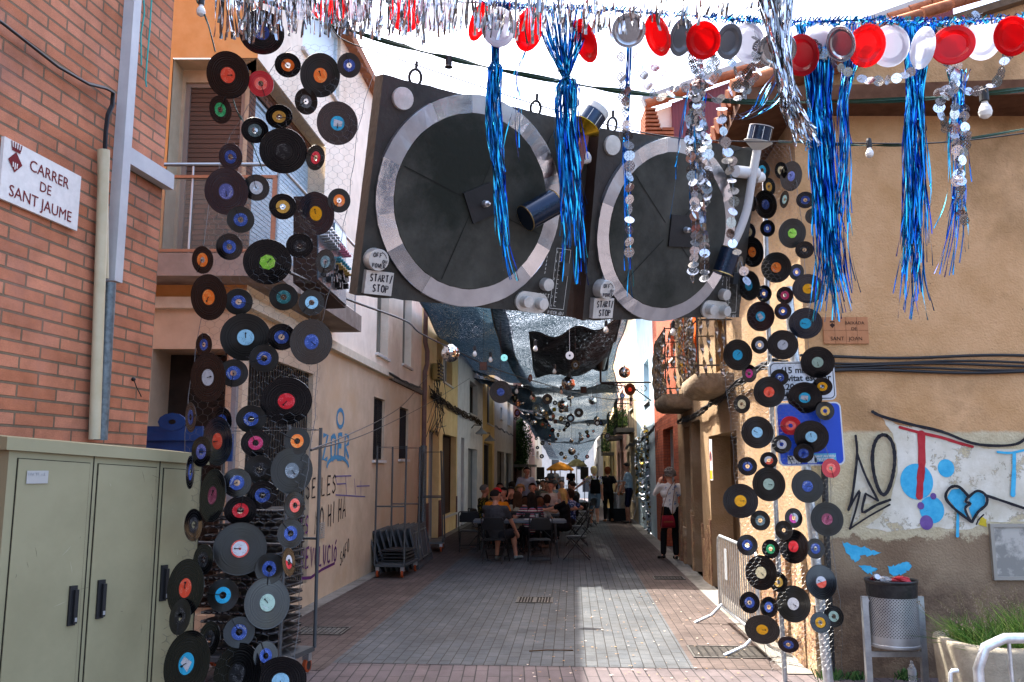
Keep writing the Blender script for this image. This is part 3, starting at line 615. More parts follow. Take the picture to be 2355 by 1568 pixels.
# narrow vertical no-parking sign
c = WR.ppix(1635, 1057, .02); g = thing('no_parking_sign', 'tall narrow white sign with red ringed circle and yellow foot on tan wall', 'sign', c)
hh = .62; mb = MB(); mb.fr(c, T, -N, Z, -.11, .11, -.01, 0, -hh/2, hh/2); mb.build('plate', WHITE, g)
mb = MB(); mb.fr(c, T, -N, Z, -.09, .09, .001, .003, -.29, -.16, 2); mb.lathe(c - N*.002 + Z*.05, [(0,0),(.06,0)], 20, 1, (T, Z, -N)); mb.lathe(c - N*.003 + Z*.05, [(.06,0),(.085,0)], 20, 0, (T, Z, -N)); mb.build('print', [pm('sign_red','#a8201c',.5), pm('sign_dark','#1c2430',.5), pm('sign_yellow','#d8a010',.5)], g)
# brick, blue and farther houses
rbr = bricks('red_brick', '#9c4f36', '#a85a40', '#7d4a3a', .25, .068, .007, .85, .6, 0)
house(WR, 'red brick house with white doorway past the tan house', 1506, (tE1,), 9.2, rbr, [(1532,1556,985,1290,'panel',pm('white_door','#a9a9a6',.5)),(1543,1552,742,830,'panel',WHITE)], base=None)
bundle(WR, [(1506,980),(1490,1000),(1470,1015),(1440,1028)], 'dark cable bundle across the pale blue house front', 6, .015, .07, seed=9)
g, a0, a1, rs = house(WR, 'pale blue house with foil trimmed arched door', 1465, 1506, 8.0, blue_r, [(1487,1498,1005,1230,'panel',pm('dark_green_door','#15211c',.5)),(1470,1480,1030,1140,'panel',pm('poster_blue','#b9cfd8',.4)),(1482,1494,835,930,'panel',pm('blue_shutter','#c3d5de',.5))])
random.seed(21)
for r in rs[:2]:
    mb = MB()
    for k in range(260):
        side = random.choice((0,1,2)); q = random.random()
        a = r[0] if side == 0 else r[1] if side == 1 else r[0] + (r[1]-r[0])*q
        h = r[3] + (.25*math.sin(q*math.pi) if side == 2 else 0) if side == 2 else r[2] + (r[3]-r[2])*q
        c = WR.p(a + random.uniform(-.08,.08), h + random.uniform(-.08,.08), random.uniform(.02,.09)); d = V((random.gauss(0,1),random.gauss(0,1),random.gauss(0,1))).normalized()*.06; e = d.orthogonal().normalized()*.05
        mb.face([c-d,c+e,c+d,c-e], random.choice((0,0,1)))
    mb.build('foil_trim', [pm('foil_silver', '#c9ccd0', .2, 1), pm('foil_gold', '#a98838', .25, 1)], g)
mb = MB(); WR.box(mb, a0, a1, 7.3, 7.42, .0, .9)
for k in range(40): mb.tube([WR.p(a0+(a1-a0)*k/39, 7.45, .95), WR.p(a0+(a1-a0)*k/39, 7.45, .0)], .06, 6)
mb.build('eave', noisy('fibre_cement', '#6d6862', '#7d7770', 6, .9, .4), g)
house(WR, 'sand coloured house beyond the pale blue one', 1440, 1465, 7.8, ren('#b3a184','#bfae92','sand2'), [(1456,1462,1030,1150,'dark'),(1444,1450,1040,1150,'panel',brown),(1448,1456,900,945,'glass')])
house(WR, 'pink house with small balconies on the right', 1417, 1440, 8.4, pinkr, [(1422,1427,1040,1140,'dark'),(1431,1436,1040,1150,'dark'),(1426,1434,905,950,'glass'),(1424,1431,980,1005,'glass')])
house(WR, 'cream house farther down the right side', 1400, 1417, 8.0, cream, [(1404,1408,1046,1130,'dark'),(1411,1414,1046,1130,'dark'),(1405,1412,960,990,'glass')])
house(WR, 'ochre house with a railed balcony far down the right side', 1386, 1400, 7.6, ochre, [(1390,1393,1060,1130,'dark'),(1390,1396,1010,1028,'glass')])
house(WR, 'tall pale house with red gable at the far end of the right side', 1366, 1386, 7.8, ren('#a9a5a0','#b8b4ae','pale2'), [(1372,1376,1066,1130,'dark'),(1372,1380,1012,1030,'glass')])
for (u0, u1, v, lb) in ((1436,1458,983,'small iron balcony on the sand coloured house'),(1412,1432,1002,'small iron balcony on the pink house'),(1398,1412,1040,'planted balcony on the cream house')):
    a0, h = WR.pix(u1, v); a1, _ = WR.pix(u0, v); a1 = min(a1, a0+2.2); g = thing('small_balcony', lb, 'balcony', WR.p(a0, h), 0, 'small balconies on the right houses'); mb = MB(); WR.box(mb, a0, a1, h-.15, h, 0, .6); mb.build('slab', conc, g)
    mb = MB(); n = 14
    for k in range(n): x = a0+(a1-a0)*k/(n-1); mb.tube([WR.p(x,h,.57),WR.p(x,h+1,.57)], .014, 4)
    for k in range(4): mb.tube([WR.p(a0,h,.57*k/3),WR.p(a0,h+1,.57*k/3)], .014, 4)
    mb.tube([WR.p(a0,h+1,0),WR.p(a0,h+1,.57),WR.p(a1,h+1,.57),WR.p(a1,h+1,0)], .02, 4); mb.build('railing', BLACK, g)
    mb = MB(); random.seed(int(u0))
    for k in range(500):
        c = WR.p(random.uniform(a0,a1), h+random.uniform(.0,.8)*random.random()+.1, random.uniform(.2,.6)); d = V((random.gauss(0,1),random.gauss(0,1),random.gauss(0,1))).normalized()*.06; e = d.orthogonal()*.5
        mb.face([c-d,c+e,c+d,c-e], random.choice((0,1,2)))
    mb.build('potted_leaves', LEAF, g)
# lantern on a scroll bracket
p = WR.ppix(1497, 879); q = p - N*1.35; g = thing('wrought_lamp', 'black wrought iron bracket lantern on the pale blue house', 'lamp', p); mb = MB()
mb.tube([p, q], .025, 6); mb.tube([p - Z*.5, p - N*.5 - Z*.12, q - Z*.02], .018, 6)
for k in range(5):
    c = p - N*(.2+.22*k) - Z*(.16-.02*k); mb.tube([c + V((0,0,.08*math.cos(x))) + N*.08*math.sin(x) for x in np.linspace(0, 6, 9)], .012, 4)
mb.tube([q, q+Z*.35], .03, 6); mb.build('bracket', BLACK, g)
mb = MB(); mb.lathe(q + Z*.35, [(.1,0),(.2,.35),(.24,.36),(.24,.4),(.1,.62),(.05,.66),(.03,.78)], 10); mb.build('lantern', [pm('lantern_green', '#2c3633', .5)], g)
# far end of the street: a pale house across and a red one
g = thing('end_house', 'pale house closing the far end of the street behind the band', 'house', (9.5, 135, gz(135))); mb = MB(); WE = Wall((0, 135, 0), (1,0,0), (0,-1,0))
WE.wall(g, -6, 26, -8, 6, ren('#b9b2a6','#c5beb2','pale3'), [(3,4.2,-2,.4),(7,8.2,-2,.4),(11,12.2,-2,.4),(6.2,7.4,1.5,3.2),(10.2,11.4,1.5,3.2)], .3, back=4)
mb = MB(); mb.box(-6.3, 26.3, 134.4, 139, 6, 6.4); mb.build('roof', tile, g)
for r in ((3,4.2,-2,.4),(7,8.2,-2,.4),(11,12.2,-2,.4),(6.2,7.4,1.5,3.2),(10.2,11.4,1.5,3.2)): window(WE, g, r, 'glass', .25, False)
# ------------------------------------------------------------------ wide wall on the right with the graffiti
def wear(m, thr, scale, soft=.02):
    b = m.node_tree.nodes['Principled BSDF']; L = m.node_tree.links.new; n = nd(m, 'TexNoise'); n.inputs['Scale'].default_value = scale; n.inputs['Detail'].default_value = 9; n.inputs['Roughness'].default_value = .75; L(coord(m), n.inputs['Vector'])
    r = nd(m, 'MapRange'); r.inputs[1].default_value = thr-soft; r.inputs[2].default_value = thr+soft; L(n.outputs['Fac'], r.inputs[0]); L(r.outputs[0], b.inputs['Alpha']); return m
def wallpaint():
    m = noisy('side_wall_paint', '#a57f57', '#b8926b', 2.1, .95, 1.0, 55, dist=.01, c3='#8a6b4a'); b = m.node_tree.nodes['Principled BSDF']; L = m.node_tree.links.new
    base = b.inputs['Base Color'].links[0].from_socket; co = coord(m); sp = nd(m, 'SeparateXYZ'); L(co, sp.inputs[0])
    n = nd(m, 'TexNoise'); n.inputs['Scale'].default_value = 3.5; n.inputs['Detail'].default_value = 10; n.inputs['Roughness'].default_value = .72; L(co, n.inputs['Vector'])
    n2 = nd(m, 'TexNoise'); n2.inputs['Scale'].default_value = 1.1; n2.inputs['Detail'].default_value = 8; L(co, n2.inputs['Vector'])
    n4 = nd(m, 'TexNoise'); n4.inputs['Scale'].default_value = 22; n4.inputs['Detail'].default_value = 6; n4.inputs['Roughness'].default_value = .8; L(co, n4.inputs['Vector'])
    def ma(op, a, c): 
        q = nd(m, 'Math', operation=op)
        for i, x in enumerate((a, c)):
            if isinstance(x, (int, float)): q.inputs[i].default_value = x
            else: L(x, q.inputs[i])
        return q.outputs[0]
    def mask(lo, sgn, amp, wdt=.02, nn=n):
        z = ma('ADD', sp.outputs['Z'], ma('MULTIPLY', ma('SUBTRACT', nn.outputs['Fac'], .5), amp)); d = ma('MULTIPLY', ma('SUBTRACT', z, lo), sgn)
        r = nd(m, 'MapRange'); r.inputs[1].default_value = -wdt; r.inputs[2].default_value = wdt; L(d, r.inputs[0]); return r.outputs[0]
    def mix(f, a, c):
        q = nd(m, 'Mix', data_type='RGBA'); L(f, q.inputs[0]); 
        if isinstance(a, str): q.inputs[6].default_value = L3(a)
        else: L(a, q.inputs[6])
        if isinstance(c, str): q.inputs[7].default_value = L3(c)
        else: L(c, q.inputs[7])
        return q.outputs[2]
    zt = at(2000, 992, YR).z; zb = at(2000, 1235, YR).z; z3 = at(2000, 1330, YR).z
    r4 = nd(m, 'ValToRGB'); r4.color_ramp.elements[0].position = .42; r4.color_ramp.elements[1].position = .6; L(n.outputs['Fac'], r4.inputs['Fac'])
    creamy = mix(r4.outputs['Color'], '#b3a78a', '#a39678'); 
    rb = nd(m, 'ValToRGB'); rb.color_ramp.elements[0].position = .35; rb.color_ramp.elements[1].position = .65; L(n2.outputs['Fac'], rb.inputs['Fac'])
    low = mix(rb.outputs['Color'], '#6a5643', '#8b7861'); low2 = mix(r4.outputs['Color'], '#59483a', '#76634f')
    rp = nd(m, 'ValToRGB'); rp.color_ramp.elements[0].position = .66; rp.color_ramp.elements[1].position = .69; L(n4.outputs['Fac'], rp.inputs['Fac'])
    # the pale band only where the wall was repainted, breaking up towards its bottom
    up = mask(zt, -1, .10, .015); c = mix(up, base, creamy); lo = mask(zb, -1, .55, .015); c = mix(lo, c, low); l3 = mask(z3, -1, .5, .12, n2); c = mix(l3, c, low2); c = mix(rp.outputs['Color'], c, '#4a3c30')
    L(c, b.inputs['Base Color']); return m
WPM = wallpaint()
g = thing('graffiti_house', 'tan gabled side wall on the right carrying the graffiti', 'house', (cxR+3, YR, 0))
top = [at(1770, 232, YR), at(1840, 160, YR), at(2186, 45, YR), at(2460, -40, YR)]
P2 = [V((cxR, YR, -.02)), V((12, YR, -.02)), V((12, YR, top[3].z+2.4)), top[3], top[2], top[1], V((cxR, YR, top[0].z))]
mb = MB(); mb.face(P2); mb.build('wall', WPM, g)
mb = MB()
for k in range(3):
    a, b_ = top[k], top[k+1]; d = (b_-a).normalized(); nn = d.cross(V((0,1,0))); L_ = (b_-a).length
    mb.fr(a, d, V((0,1,0)), V((0,-1,0)).cross(d)*-1, 0, L_, -.12, 1.5, 0, .07)
    for j in range(int(L_/.3)+1): mb.tube([a+d*(j*.3)+V((0,-.16,.1)), a+d*(j*.3+.28)+V((0,-.16,.09))], .055, 7, 1)
mb.build('verge', [noisy('verge_stone', '#5a4a3c', '#6e5c4a', 9, .9, .4), tile], g)
# red corrugated gable behind
YG = 11.5; A_, B_ = at(1484, 250, YG), at(2190, -2, YG); g = thing('red_gable', 'red corrugated metal gable rising behind the tan wall', 'roof', (A_+B_)/2); mb = MB()
n = 90; rows = []
for i in range(n*2+1):
    q = A_.lerp(B_, i/(n*2)); rows.append([q + V((0, .02*(i%2), -.05)), V((q.x, q.y+.02*(i%2), A_.z-2.2))])
rows = [r for r in rows if r[0].x > at(1545,300,YG).x]
mb.grid(rows, 0, True); mb.build('corrugated_sheet', pm('red_sheet', '#6a2f33', .5), g)
d = (B_-A_).normalized(); mb = MB(); up_ = V((0,-1,0)).cross(d)*-1
mb.fr(A_, d, V((0,1,0)), up_, 0, (B_-A_).length, -.08, .06, -.16, -.02); mb.build('white_trim', pm('trim_white', '#9c9c9a', .5), g)
mb = MB()
for j in range(int((B_-A_).length/.34)+1): mb.tube([A_+d*(j*.34)+V((0,-.05,.05)), A_+d*(j*.34+.33)+V((0,-.05,.03))], .07, 8)
mb.build('verge_tiles', tile, g)
C_ = at(2060, 25, YG-2); D_ = at(2640, 260, YG-2)
mb = MB(); WA = Wall((0, YG+.05, 0), (1,0,0), (0,-1,0)); mb.face([V((at(1500,250,YG).x, YG+.1, A_.z-2.2)), V((at(1560,250,YG).x, YG+.1, A_.z-2.2)), V((at(1560,250,YG).x, YG+.1, at(1560,232,YG).z)), V((at(1500,250,YG).x, YG+.1, at(1500,252,YG).z))]); mb.build('gable_end', MC['beige_render'], g)
mb = MB()
for j in range(7):
    p = at(1484, 262+j*9, YG); mb.fr(p, V((1,0,0)), V((0,1,0)), Z, -.03, .12+.015*j, -.2, .3, -.02, .01)
    mb.fr(p+V((.2,.0,-.3)), V((1,0,0)), V((0,1,0)), Z, 0, .16, -.2, .2, -.02, .02)
mb.build('stepped_tiles', tile, g)
# graffiti
def wz(x, y): return (1765.8 + x/4, 862.2 + y/4)
GB, GC, GP, GR, GW, GY = [noisy(n, c1, c2, 14, .8, .2, 60) for n, c1, c2 in (('spray_black','#1d1c20','#2a292c'),('spray_cyan','#2f8fb4','#49a3c2'),('spray_purple','#5a4278','#6a5086'),('spray_red','#97242b','#a53338'),('spray_white','#a9a59c','#c6c3bb'),('spray_yellow','#b09a28','#bda838'))]
g = thing('graffiti', 'graffiti of dripping red T, cyan dots and broken heart sprayed on the tan wall', 'graffiti', WB.ppix(*wz(1500, 1000)))
GE = [0]
def gs_(pts, wd, mat, e, name='paint_line'):
    GE[0] += 1; e = .006 + GE[0]*.0007 + (.02 if mat is GB else 0); mb = MB(); P = [WB.ppix(*wz(x, y), e) for x, y in pts]; Q = []
    for i in range(len(P)-1):
        p0, p1, p2, p3 = P[max(i-1,0)], P[i], P[i+1], P[min(i+2,len(P)-1)]
        for j in range(4):
            t_ = j/4; Q.append(.5*((2*p1)+(p2-p0)*t_+(2*p0-5*p1+4*p2-p3)*t_*t_+(3*p1-p0-3*p2+p3)*t_**3))
    Q.append(P[-1]); n = len(Q); w_ = [ (wd if not isinstance(wd, tuple) else wd[0]+(wd[1]-wd[0])*i/(n-1))*.00098*random.uniform(.85,1.12) for i in range(n)]
    mb.ribbon(Q, w_, WB.n); mb.lathe(Q[0]+WB.n*.0003, [(0,0),(w_[0]/2,0)], 10, 0, (WB.d, Z, WB.n)); mb.lathe(Q[-1]+WB.n*.0003, [(0,0),(w_[-1]/2,0)], 10, 0, (WB.d, Z, WB.n)); return mb.build(name, mat, g)
def gp_(pts, mat, e, name='paint_patch', jit=6):
    mb = MB(); P = []
    for i in range(len(pts)):
        a, b_ = V((*pts[i],0)), V((*pts[(i+1)%len(pts)],0))
        for j in range(5): q = a.lerp(b_, j/5); P.append(WB.ppix(*wz(q.x+random.uniform(-jit,jit), q.y+random.uniform(-jit,jit)), e))
    mb.face(P); return mb.build(name, mat, g)
random.seed(9)
for q in (GB, GC, GP, GR): wear(q, .33, 30, .05)
gp_([(1050,390),(1200,460),(1500,505),(1800,610),(2000,680),(2700,700),(2700,1350),(2020,1350),(1850,1425),(1500,1400),(1100,1440),(900,1400),(1030,1300),(1130,1150),(1190,900),(1190,700),(1150,540)], noisy('spray_white_worn','#b2ab98','#cdc8ba',3.2,.85,.4,60,c3='#a3967c'), .002); wear(MC['spray_white_worn'], .4, 5, .03)
gp_([(820,760),(900,930),(1000,1150),(880,1200),(850,1300),(760,1400),(800,1000)], MC['spray_white_worn'], .002)
for q in ([(680,1535),(800,1560),(930,1600),(1050,1640),(940,1665),(860,1660),(830,1720),(760,1690)], [(840,1750),(930,1750),(1010,1790),(960,1830),(880,1810)], [(1110,1760),(1200,1740),(1290,1720),(1320,1760),(1250,1830),(1140,1850)]): gp_(q, GC, .003, jit=14)
for x, y, r_, m_ in ((1370,980,150,GC),(1640,857,76,GC),(1510,1240,112,GC),(1523,1115,28,GP),(1408,1203,31,GP),(1460,1357,60,GP)):
    mb = MB(); rr = r_*.00098; c = WB.ppix(*wz(x,y), .005 if m_ is GC else .007); mb.lathe(c, [(0,0),(rr,0)], 32, 0, (WB.d, Z*1.08, WB.n)); mb.build('paint_dot', m_, g)
gs_([(1215,480),(1400,530),(1600,575),(1740,620),(1885,660)], 28, GR, .008); gs_([(1412,545),(1418,800),(1405,950),(1395,1115)], (70, 62), GR, .009); gs_([(1418,700),(1412,900)], 42, GR, .0095)
gs_([(965,338),(1050,380),(1300,450),(1600,520),(1800,600),(1950,640),(2150,650),(2300,630),(2400,560),(2600,420)], (30,22), GB, .01)
gs_([(808,560),(822,720),(800,950),(770,1150),(742,1240)], 24, GB, .01); gs_([(742,1240),(845,1062),(812,1230),(755,1415)], 20, GB, .011); gs_([(755,1415),(930,1300),(1122,1193)], 16, GB, .0115)
gs_([(822,720),(900,930),(1015,1155)], 22, GB, .012); gs_([(900,1092),(870,1262),(1000,1195),(1125,1148)], 24, GB, .0125); gs_([(900,1092),(950,1120),(1010,1155)], 18, GB, .013)
gs_([(1065+100*math.sin(a)+12*math.sin(2*a), 825-275*math.cos(a)) for a in np.linspace(.3, 6.5, 22)], 34, GB, .0135)
gs_([(2115,708),(2240,716),(2400,680)], 22, GC, .008); gs_([(2268,720),(2265,900),(2255,1100)], (30, 44), GC, .009)
for q in ([(1650,1130),(1690,1055),(1760,1045),(1845,1120),(1800,1165),(1835,1190),(1800,1230),(1852,1340),(1760,1265)], [(1870,1105),(1940,1068),(2000,1110),(2005,1190),(1935,1260),(1885,1335),(1850,1225),(1880,1185),(1850,1155)]):
    gp_(q, GC, .008, jit=2)
gs_([(1845,1115),(1760,1030),(1680,1035),(1635,1120),(1700,1215),(1870,1350)], 26, GB, .0145); gs_([(1850,1120),(1930,1065),(2010,1110),(2010,1190),(1930,1265),(1880,1350)], 26, GB, .015)
gs_([(1850,1110),(1820,1165),(1865,1180),(1815,1230),(1865,1345)], 24, GB, .016); gs_([(1750,1250),(1745,1480)], (22, 34), GC, .0075); gs_([(2000,1105),(2180,1165),(2400,1240)], 26, GB, .0155)
gp_([(1935,1375),(1965,1300),(2010,1330),(2012,1395)], GY, .006, jit=3); gs_([(1985,1285),(1940,1330),(1918,1375)], 14, GB, .0156)
# terracotta street sign
c, w_, h_ = quadframe(WB, (1895,728),(1996,730),(1998,792),(1893,788), .02)
TI = pm('tile_ink', '#33211a', .7)
g = plaque(WB, 'tile_sign', 'terracotta tile street sign below the blue tinsel on the tan wall', 'street sign', c, w_, h_, .018, noisy('terracotta', '#9c6a48', '#a87552', 10, .8, .2),
   [('BAIXADA', .2*w_, .22*h_, .042), ('DE', .18*w_, .0*h_, .042), ('SANT   JOAN', .0, -.38*h_, .05)], TI)
mb = MB()
for k in range(1, 4): mb.fr(c + WB.n*.001, WB.d, WB.n, Z, -w_/2+w_*k/4-.001, -w_/2+w_*k/4+.001, 0, .0006, -h_/2, h_/2)
mb.fr(c + WB.n*.001, WB.d, WB.n, Z, -w_/2, w_/2, 0, .0005, -.001, .001); cc = c - WB.d*.3*w_ + Z*.2*h_ + WB.n*.003
mb.face([cc - WB.d*.025, cc - Z*.03, cc + WB.d*.025, cc + Z*.02]); mb.ribbon([cc - WB.d*.022 + Z*.03, cc + WB.d*.022 + Z*.03], .012, WB.n); mb.build('joints', TI, g)
# cables and a meter box on the wall
random.seed(5)
for k, (v, r_, lb) in enumerate(((820,.014,'uppermost thick black cable across the tan wall'),(831,.011,'second black cable from the top on the tan wall'),(839,.012,'third black cable from the top on the tan wall'),(846,.011,'fourth black cable from the top on the tan wall'),(854,.014,'lowest black cable across the tan wall'))):
    mb = MB(); mb.tube([WB.ppix(u, v + 3.5*math.sin(u*.013+k) + (2 if k in (1,3) else 0), .04) for u in range(1840, 3200, 25)], r_, 6); mb.build('cable', BLACK, label=lb, cat='cable', group='cables across the tan wall')
g = thing('meter_box', 'scratched white meter box door set in the graffiti wall', 'meter box', WB.ppix(2330, 1268)); a0, h1 = WB.pix(2272, 1204); a1 = a0+.62; h0 = WB.pix(2272, 1333)[1]
mb = MB()
for q in ((a0,a1,h1-.03,h1),(a0,a1,h0,h0+.03),(a0,a0+.03,h0+.03,h1-.03),(a1-.03,a1,h0+.03,h1-.03)): WB.box(mb, *q, -.01, .035)
mb.build('frame', pm('box_frame', '#8a867c', .5, .2), g); mb = MB(); WB.box(mb, a0+.03, a1-.03, h0+.03, h1-.03, -.01, .022); mb.build('door', noisy('box_door', '#a29e94', '#7b7972', 5, .6, .1, lo=.45, hi=.55), g)
# ------------------------------------------------------------------ shade nets over the street
def net_mat(name, dens, c1, c2, sc_=27):
    m = pm(name, c1, 1, Specular_IOR_Level=.05); b = m.node_tree.nodes['Principled BSDF']; L = m.node_tree.links.new; co = coord(m)
    n = nd(m, 'TexNoise'); n.inputs['Scale'].default_value = sc_; n.inputs['Detail'].default_value = 2; n.inputs['Roughness'].default_value = .9; L(co, n.inputs['Vector'])
    n2 = nd(m, 'TexNoise'); n2.inputs['Scale'].default_value = .5; n2.inputs['Detail'].default_value = 4; L(co, n2.inputs['Vector'])
    mr = nd(m, 'MapRange'); mr.inputs[1].default_value = .38; mr.inputs[2].default_value = .62; mr.inputs[3].default_value = dens-.035; mr.inputs[4].default_value = dens+.035; L(n2.outputs['Fac'], mr.inputs[0])
    gt = nd(m, 'Math', operation='GREATER_THAN'); L(n.outputs['Fac'], gt.inputs[0]); L(mr.outputs[0], gt.inputs[1])
    iv = nd(m, 'Math', operation='SUBTRACT'); iv.inputs[0].default_value = 1; L(gt.outputs[0], iv.inputs[1]); L(iv.outputs[0], b.inputs['Alpha'])
    r = nd(m, 'ValToRGB'); r.color_ramp.elements[0].color = L3(c1); r.color_ramp.elements[1].color = L3(c2); r.color_ramp.elements[0].position = .35; r.color_ramp.elements[1].position = .65
    n3 = nd(m, 'TexNoise'); n3.inputs['Scale'].default_value = 9; n3.inputs['Detail'].default_value = 6; L(co, n3.inputs['Vector']); L(n3.outputs['Fac'], r.inputs['Fac']); L(r.outputs['Color'], b.inputs['Base Color'])
    tr = nd(m, 'BsdfTranslucent'); L(r.outputs['Color'], tr.inputs[0]); mx = nd(m, 'MixShader'); mx.inputs[0].default_value = .2
    tp = nd(m, 'BsdfTransparent'); m2 = nd(m, 'MixShader'); L(iv.outputs[0], m2.inputs[0]); L(tp.outputs[0], m2.inputs[1]); b.inputs['Alpha'].default_value = 1
    for l in list(b.inputs['Alpha'].links): m.node_tree.links.remove(l)
    L(b.outputs[0], mx.inputs[1]); L(tr.outputs[0], mx.inputs[2]); L(mx.outputs[0], m2.inputs[2]); L(m2.outputs[0], m.node_tree.nodes['Material Output'].inputs[0]); return m
NM1 = net_mat('shade_net', .625, (.03,.05,.07), (.11,.145,.18)); NM2 = net_mat('shade_net_blue', .665, (.018,.042,.063), (.055,.1,.14)); NM3 = net_mat('shade_net_dark', .655, (.012,.013,.015), (.03,.034,.04))
ROWS = [(15.5,940,655,1455,655),(17,957,695,1445,700),(20,990,749,1429,747),(23,1016,787,1412,800),(27,1057,828,1402,850),(31,1092,862,1415,890),(36,1140,890,1423,914),(42,1176,923,1408,940),(50,1202,945,1400,968),(60,1225,975,1388,990),(72,1240,1005,1370,1010),(85,1252,1030,1355,1035),(100,1264,1053,1347,1055)]
def rowat(y):
    for a, b_ in zip(ROWS, ROWS[1:]):
        if a[0] <= y <= b_[0]: q = (y-a[0])/(b_[0]-a[0]); return [x+(z-x)*q for x, z in zip(a, b_)]
    return ROWS[-1] if y > 50 else ROWS[0]
def net(label, y0, y1, f0, f1, mat, lift=0., sagv=0., name='shade_net', n=26, seed=1, edge=True):
    random.seed(seed); rows = []; ph = random.uniform(0, 6)
    for i in range(n):
        y = y0*(y1/y0)**(i/(n-1)); r = rowat(y); a, b_ = at(r[1], r[2], y), at(r[3], r[4], y); row = []
        for j in range(n):
            x = f0 + (f1-f0)*j/(n-1); p = a.lerp(b_, x); p.z += lift - sagv*math.sin(i/(n-1)*math.pi)*math.sin(math.pi*j/(n-1)) - .35*math.sin(math.pi*x) + .06*math.sin(j*.5+ph+i*.4) + .03*math.sin(i*.9+j*.6)
            row.append(p)
        rows.append(row)
    mb = MB(); mb.grid(rows, 0, True)
    if edge:
        mb.tube(rows[0], .02, 4, 1); mb.tube([r[0] for r in rows], .02, 4, 1); mb.tube([r[-1] for r in rows], .02, 4, 1)
    return mb.build(name, [mat, BLACK], label=label, cat='shade net')
net('front sparkling grey shade net right behind the turntables', 15.2, 33, .36, 1.02, NM1, seed=1)
net('dense blue side strip of shade net along the left houses', 15.6, 31, 0, .42, NM2, .12, 0, seed=2)
net('dark double layered swag of net sagging behind the right turntable', 17.5, 25, .53, .97, NM3, -.25, .45, seed=3)
net('second sparkling grey shade net past the swag', 30, 51, .0, 1, NM1, -.03, 0, seed=4)
net('blue patch of shade net over the balcony shrub', 30.5, 43, -.02, .42, NM2, -.14, .0, seed=5)
net('third grey shade net halfway down the street', 48, 73, 0, 1, NM1, -.05, 0, seed=6)
net('small blue shade net patch hanging far down on the left', 48, 70, -.05, .3, NM2, -.2, .1, seed=7)
net('farthest grey shade net above the umbrellas', 71, 100, 0, 1, NM1, -.07, 0, seed=8)
# ------------------------------------------------------------------ vinyl records
def vinyl_mat(name, c, rough=.22, spec=.5, trans=0):
    m = pm(name, c, rough); b = m.node_tree.nodes['Principled BSDF']; L = m.node_tree.links.new
    b.inputs['Anisotropic'].default_value = .85; b.inputs['Specular IOR Level'].default_value = spec; b.inputs['Coat Weight'].default_value = .12; b.inputs['Coat Roughness'].default_value = .08
    tg = nd(m, 'Tangent', direction_type='RADIAL', axis='Z'); L(tg.outputs[0], b.inputs['Tangent'])
    co = coord(m); ln = nd(m, 'VectorMath', operation='LENGTH'); L(co, ln.inputs[0])
    mu = nd(m, 'Math', operation='MULTIPLY'); mu.inputs[1].default_value = 46; L(ln.outputs['Value'], mu.inputs[0])
    n = nd(m, 'TexNoise', noise_dimensions='1D'); n.inputs['Scale'].default_value = 3; n.inputs['Detail'].default_value = 4; L(mu.outputs[0], n.inputs['W'])
    mr = nd(m, 'MapRange'); mr.inputs[1].default_value = .35; mr.inputs[2].default_value = .65; mr.inputs[3].default_value = rough*.6; mr.inputs[4].default_value = rough*1.7; L(n.outputs['Fac'], mr.inputs[0]); L(mr.outputs[0], b.inputs['Roughness'])
    bp = nd(m, 'Bump'); bp.inputs['Strength'].default_value = .25; bp.inputs['Distance'].default_value = .0006; L(n.outputs['Fac'], bp.inputs['Height']); L(bp.outputs[0], b.inputs['Normal'])
    return m
VM = {'k': vinyl_mat('vinyl_black', (.003,.003,.0035), .2, .42), 'g': vinyl_mat('vinyl_worn', (.012,.0115,.0098), .36, .28), 'm': vinyl_mat('vinyl_maroon', (.01,.003,.005), .24), 'r': vinyl_mat('vinyl_red', '#a80f1c', .3), 'b': vinyl_mat('vinyl_blue_sheen', (.004,.008,.016), .18, .8)}  # the bluish discs are black vinyl with sky sheen put into their colour
LC_ = {'blue':'#27407f','redorange':'#d84a30','salmon':'#dd5a4c','orange':'#dc6c22','violet':'#52598c','green':'#2d9c5c','grey':'#5c6468','cyan':'#2a9fc4','tan':'#c89c48','slate':'#566a6c','black':'#1c1c1e','red':'#c8222c','cream':'#c8bc94','amber':'#e0a018','lime':'#7cb838','teal':'#1f5a5c','lightblue':'#8fbfd4','silver':'#a9acb0','crimson':'#b83058','maroon':'#7c3448','paleg':'#94ac9c','pink':'#cc3a84','white':'#b8b8ba','redwhite':'#c84438'}
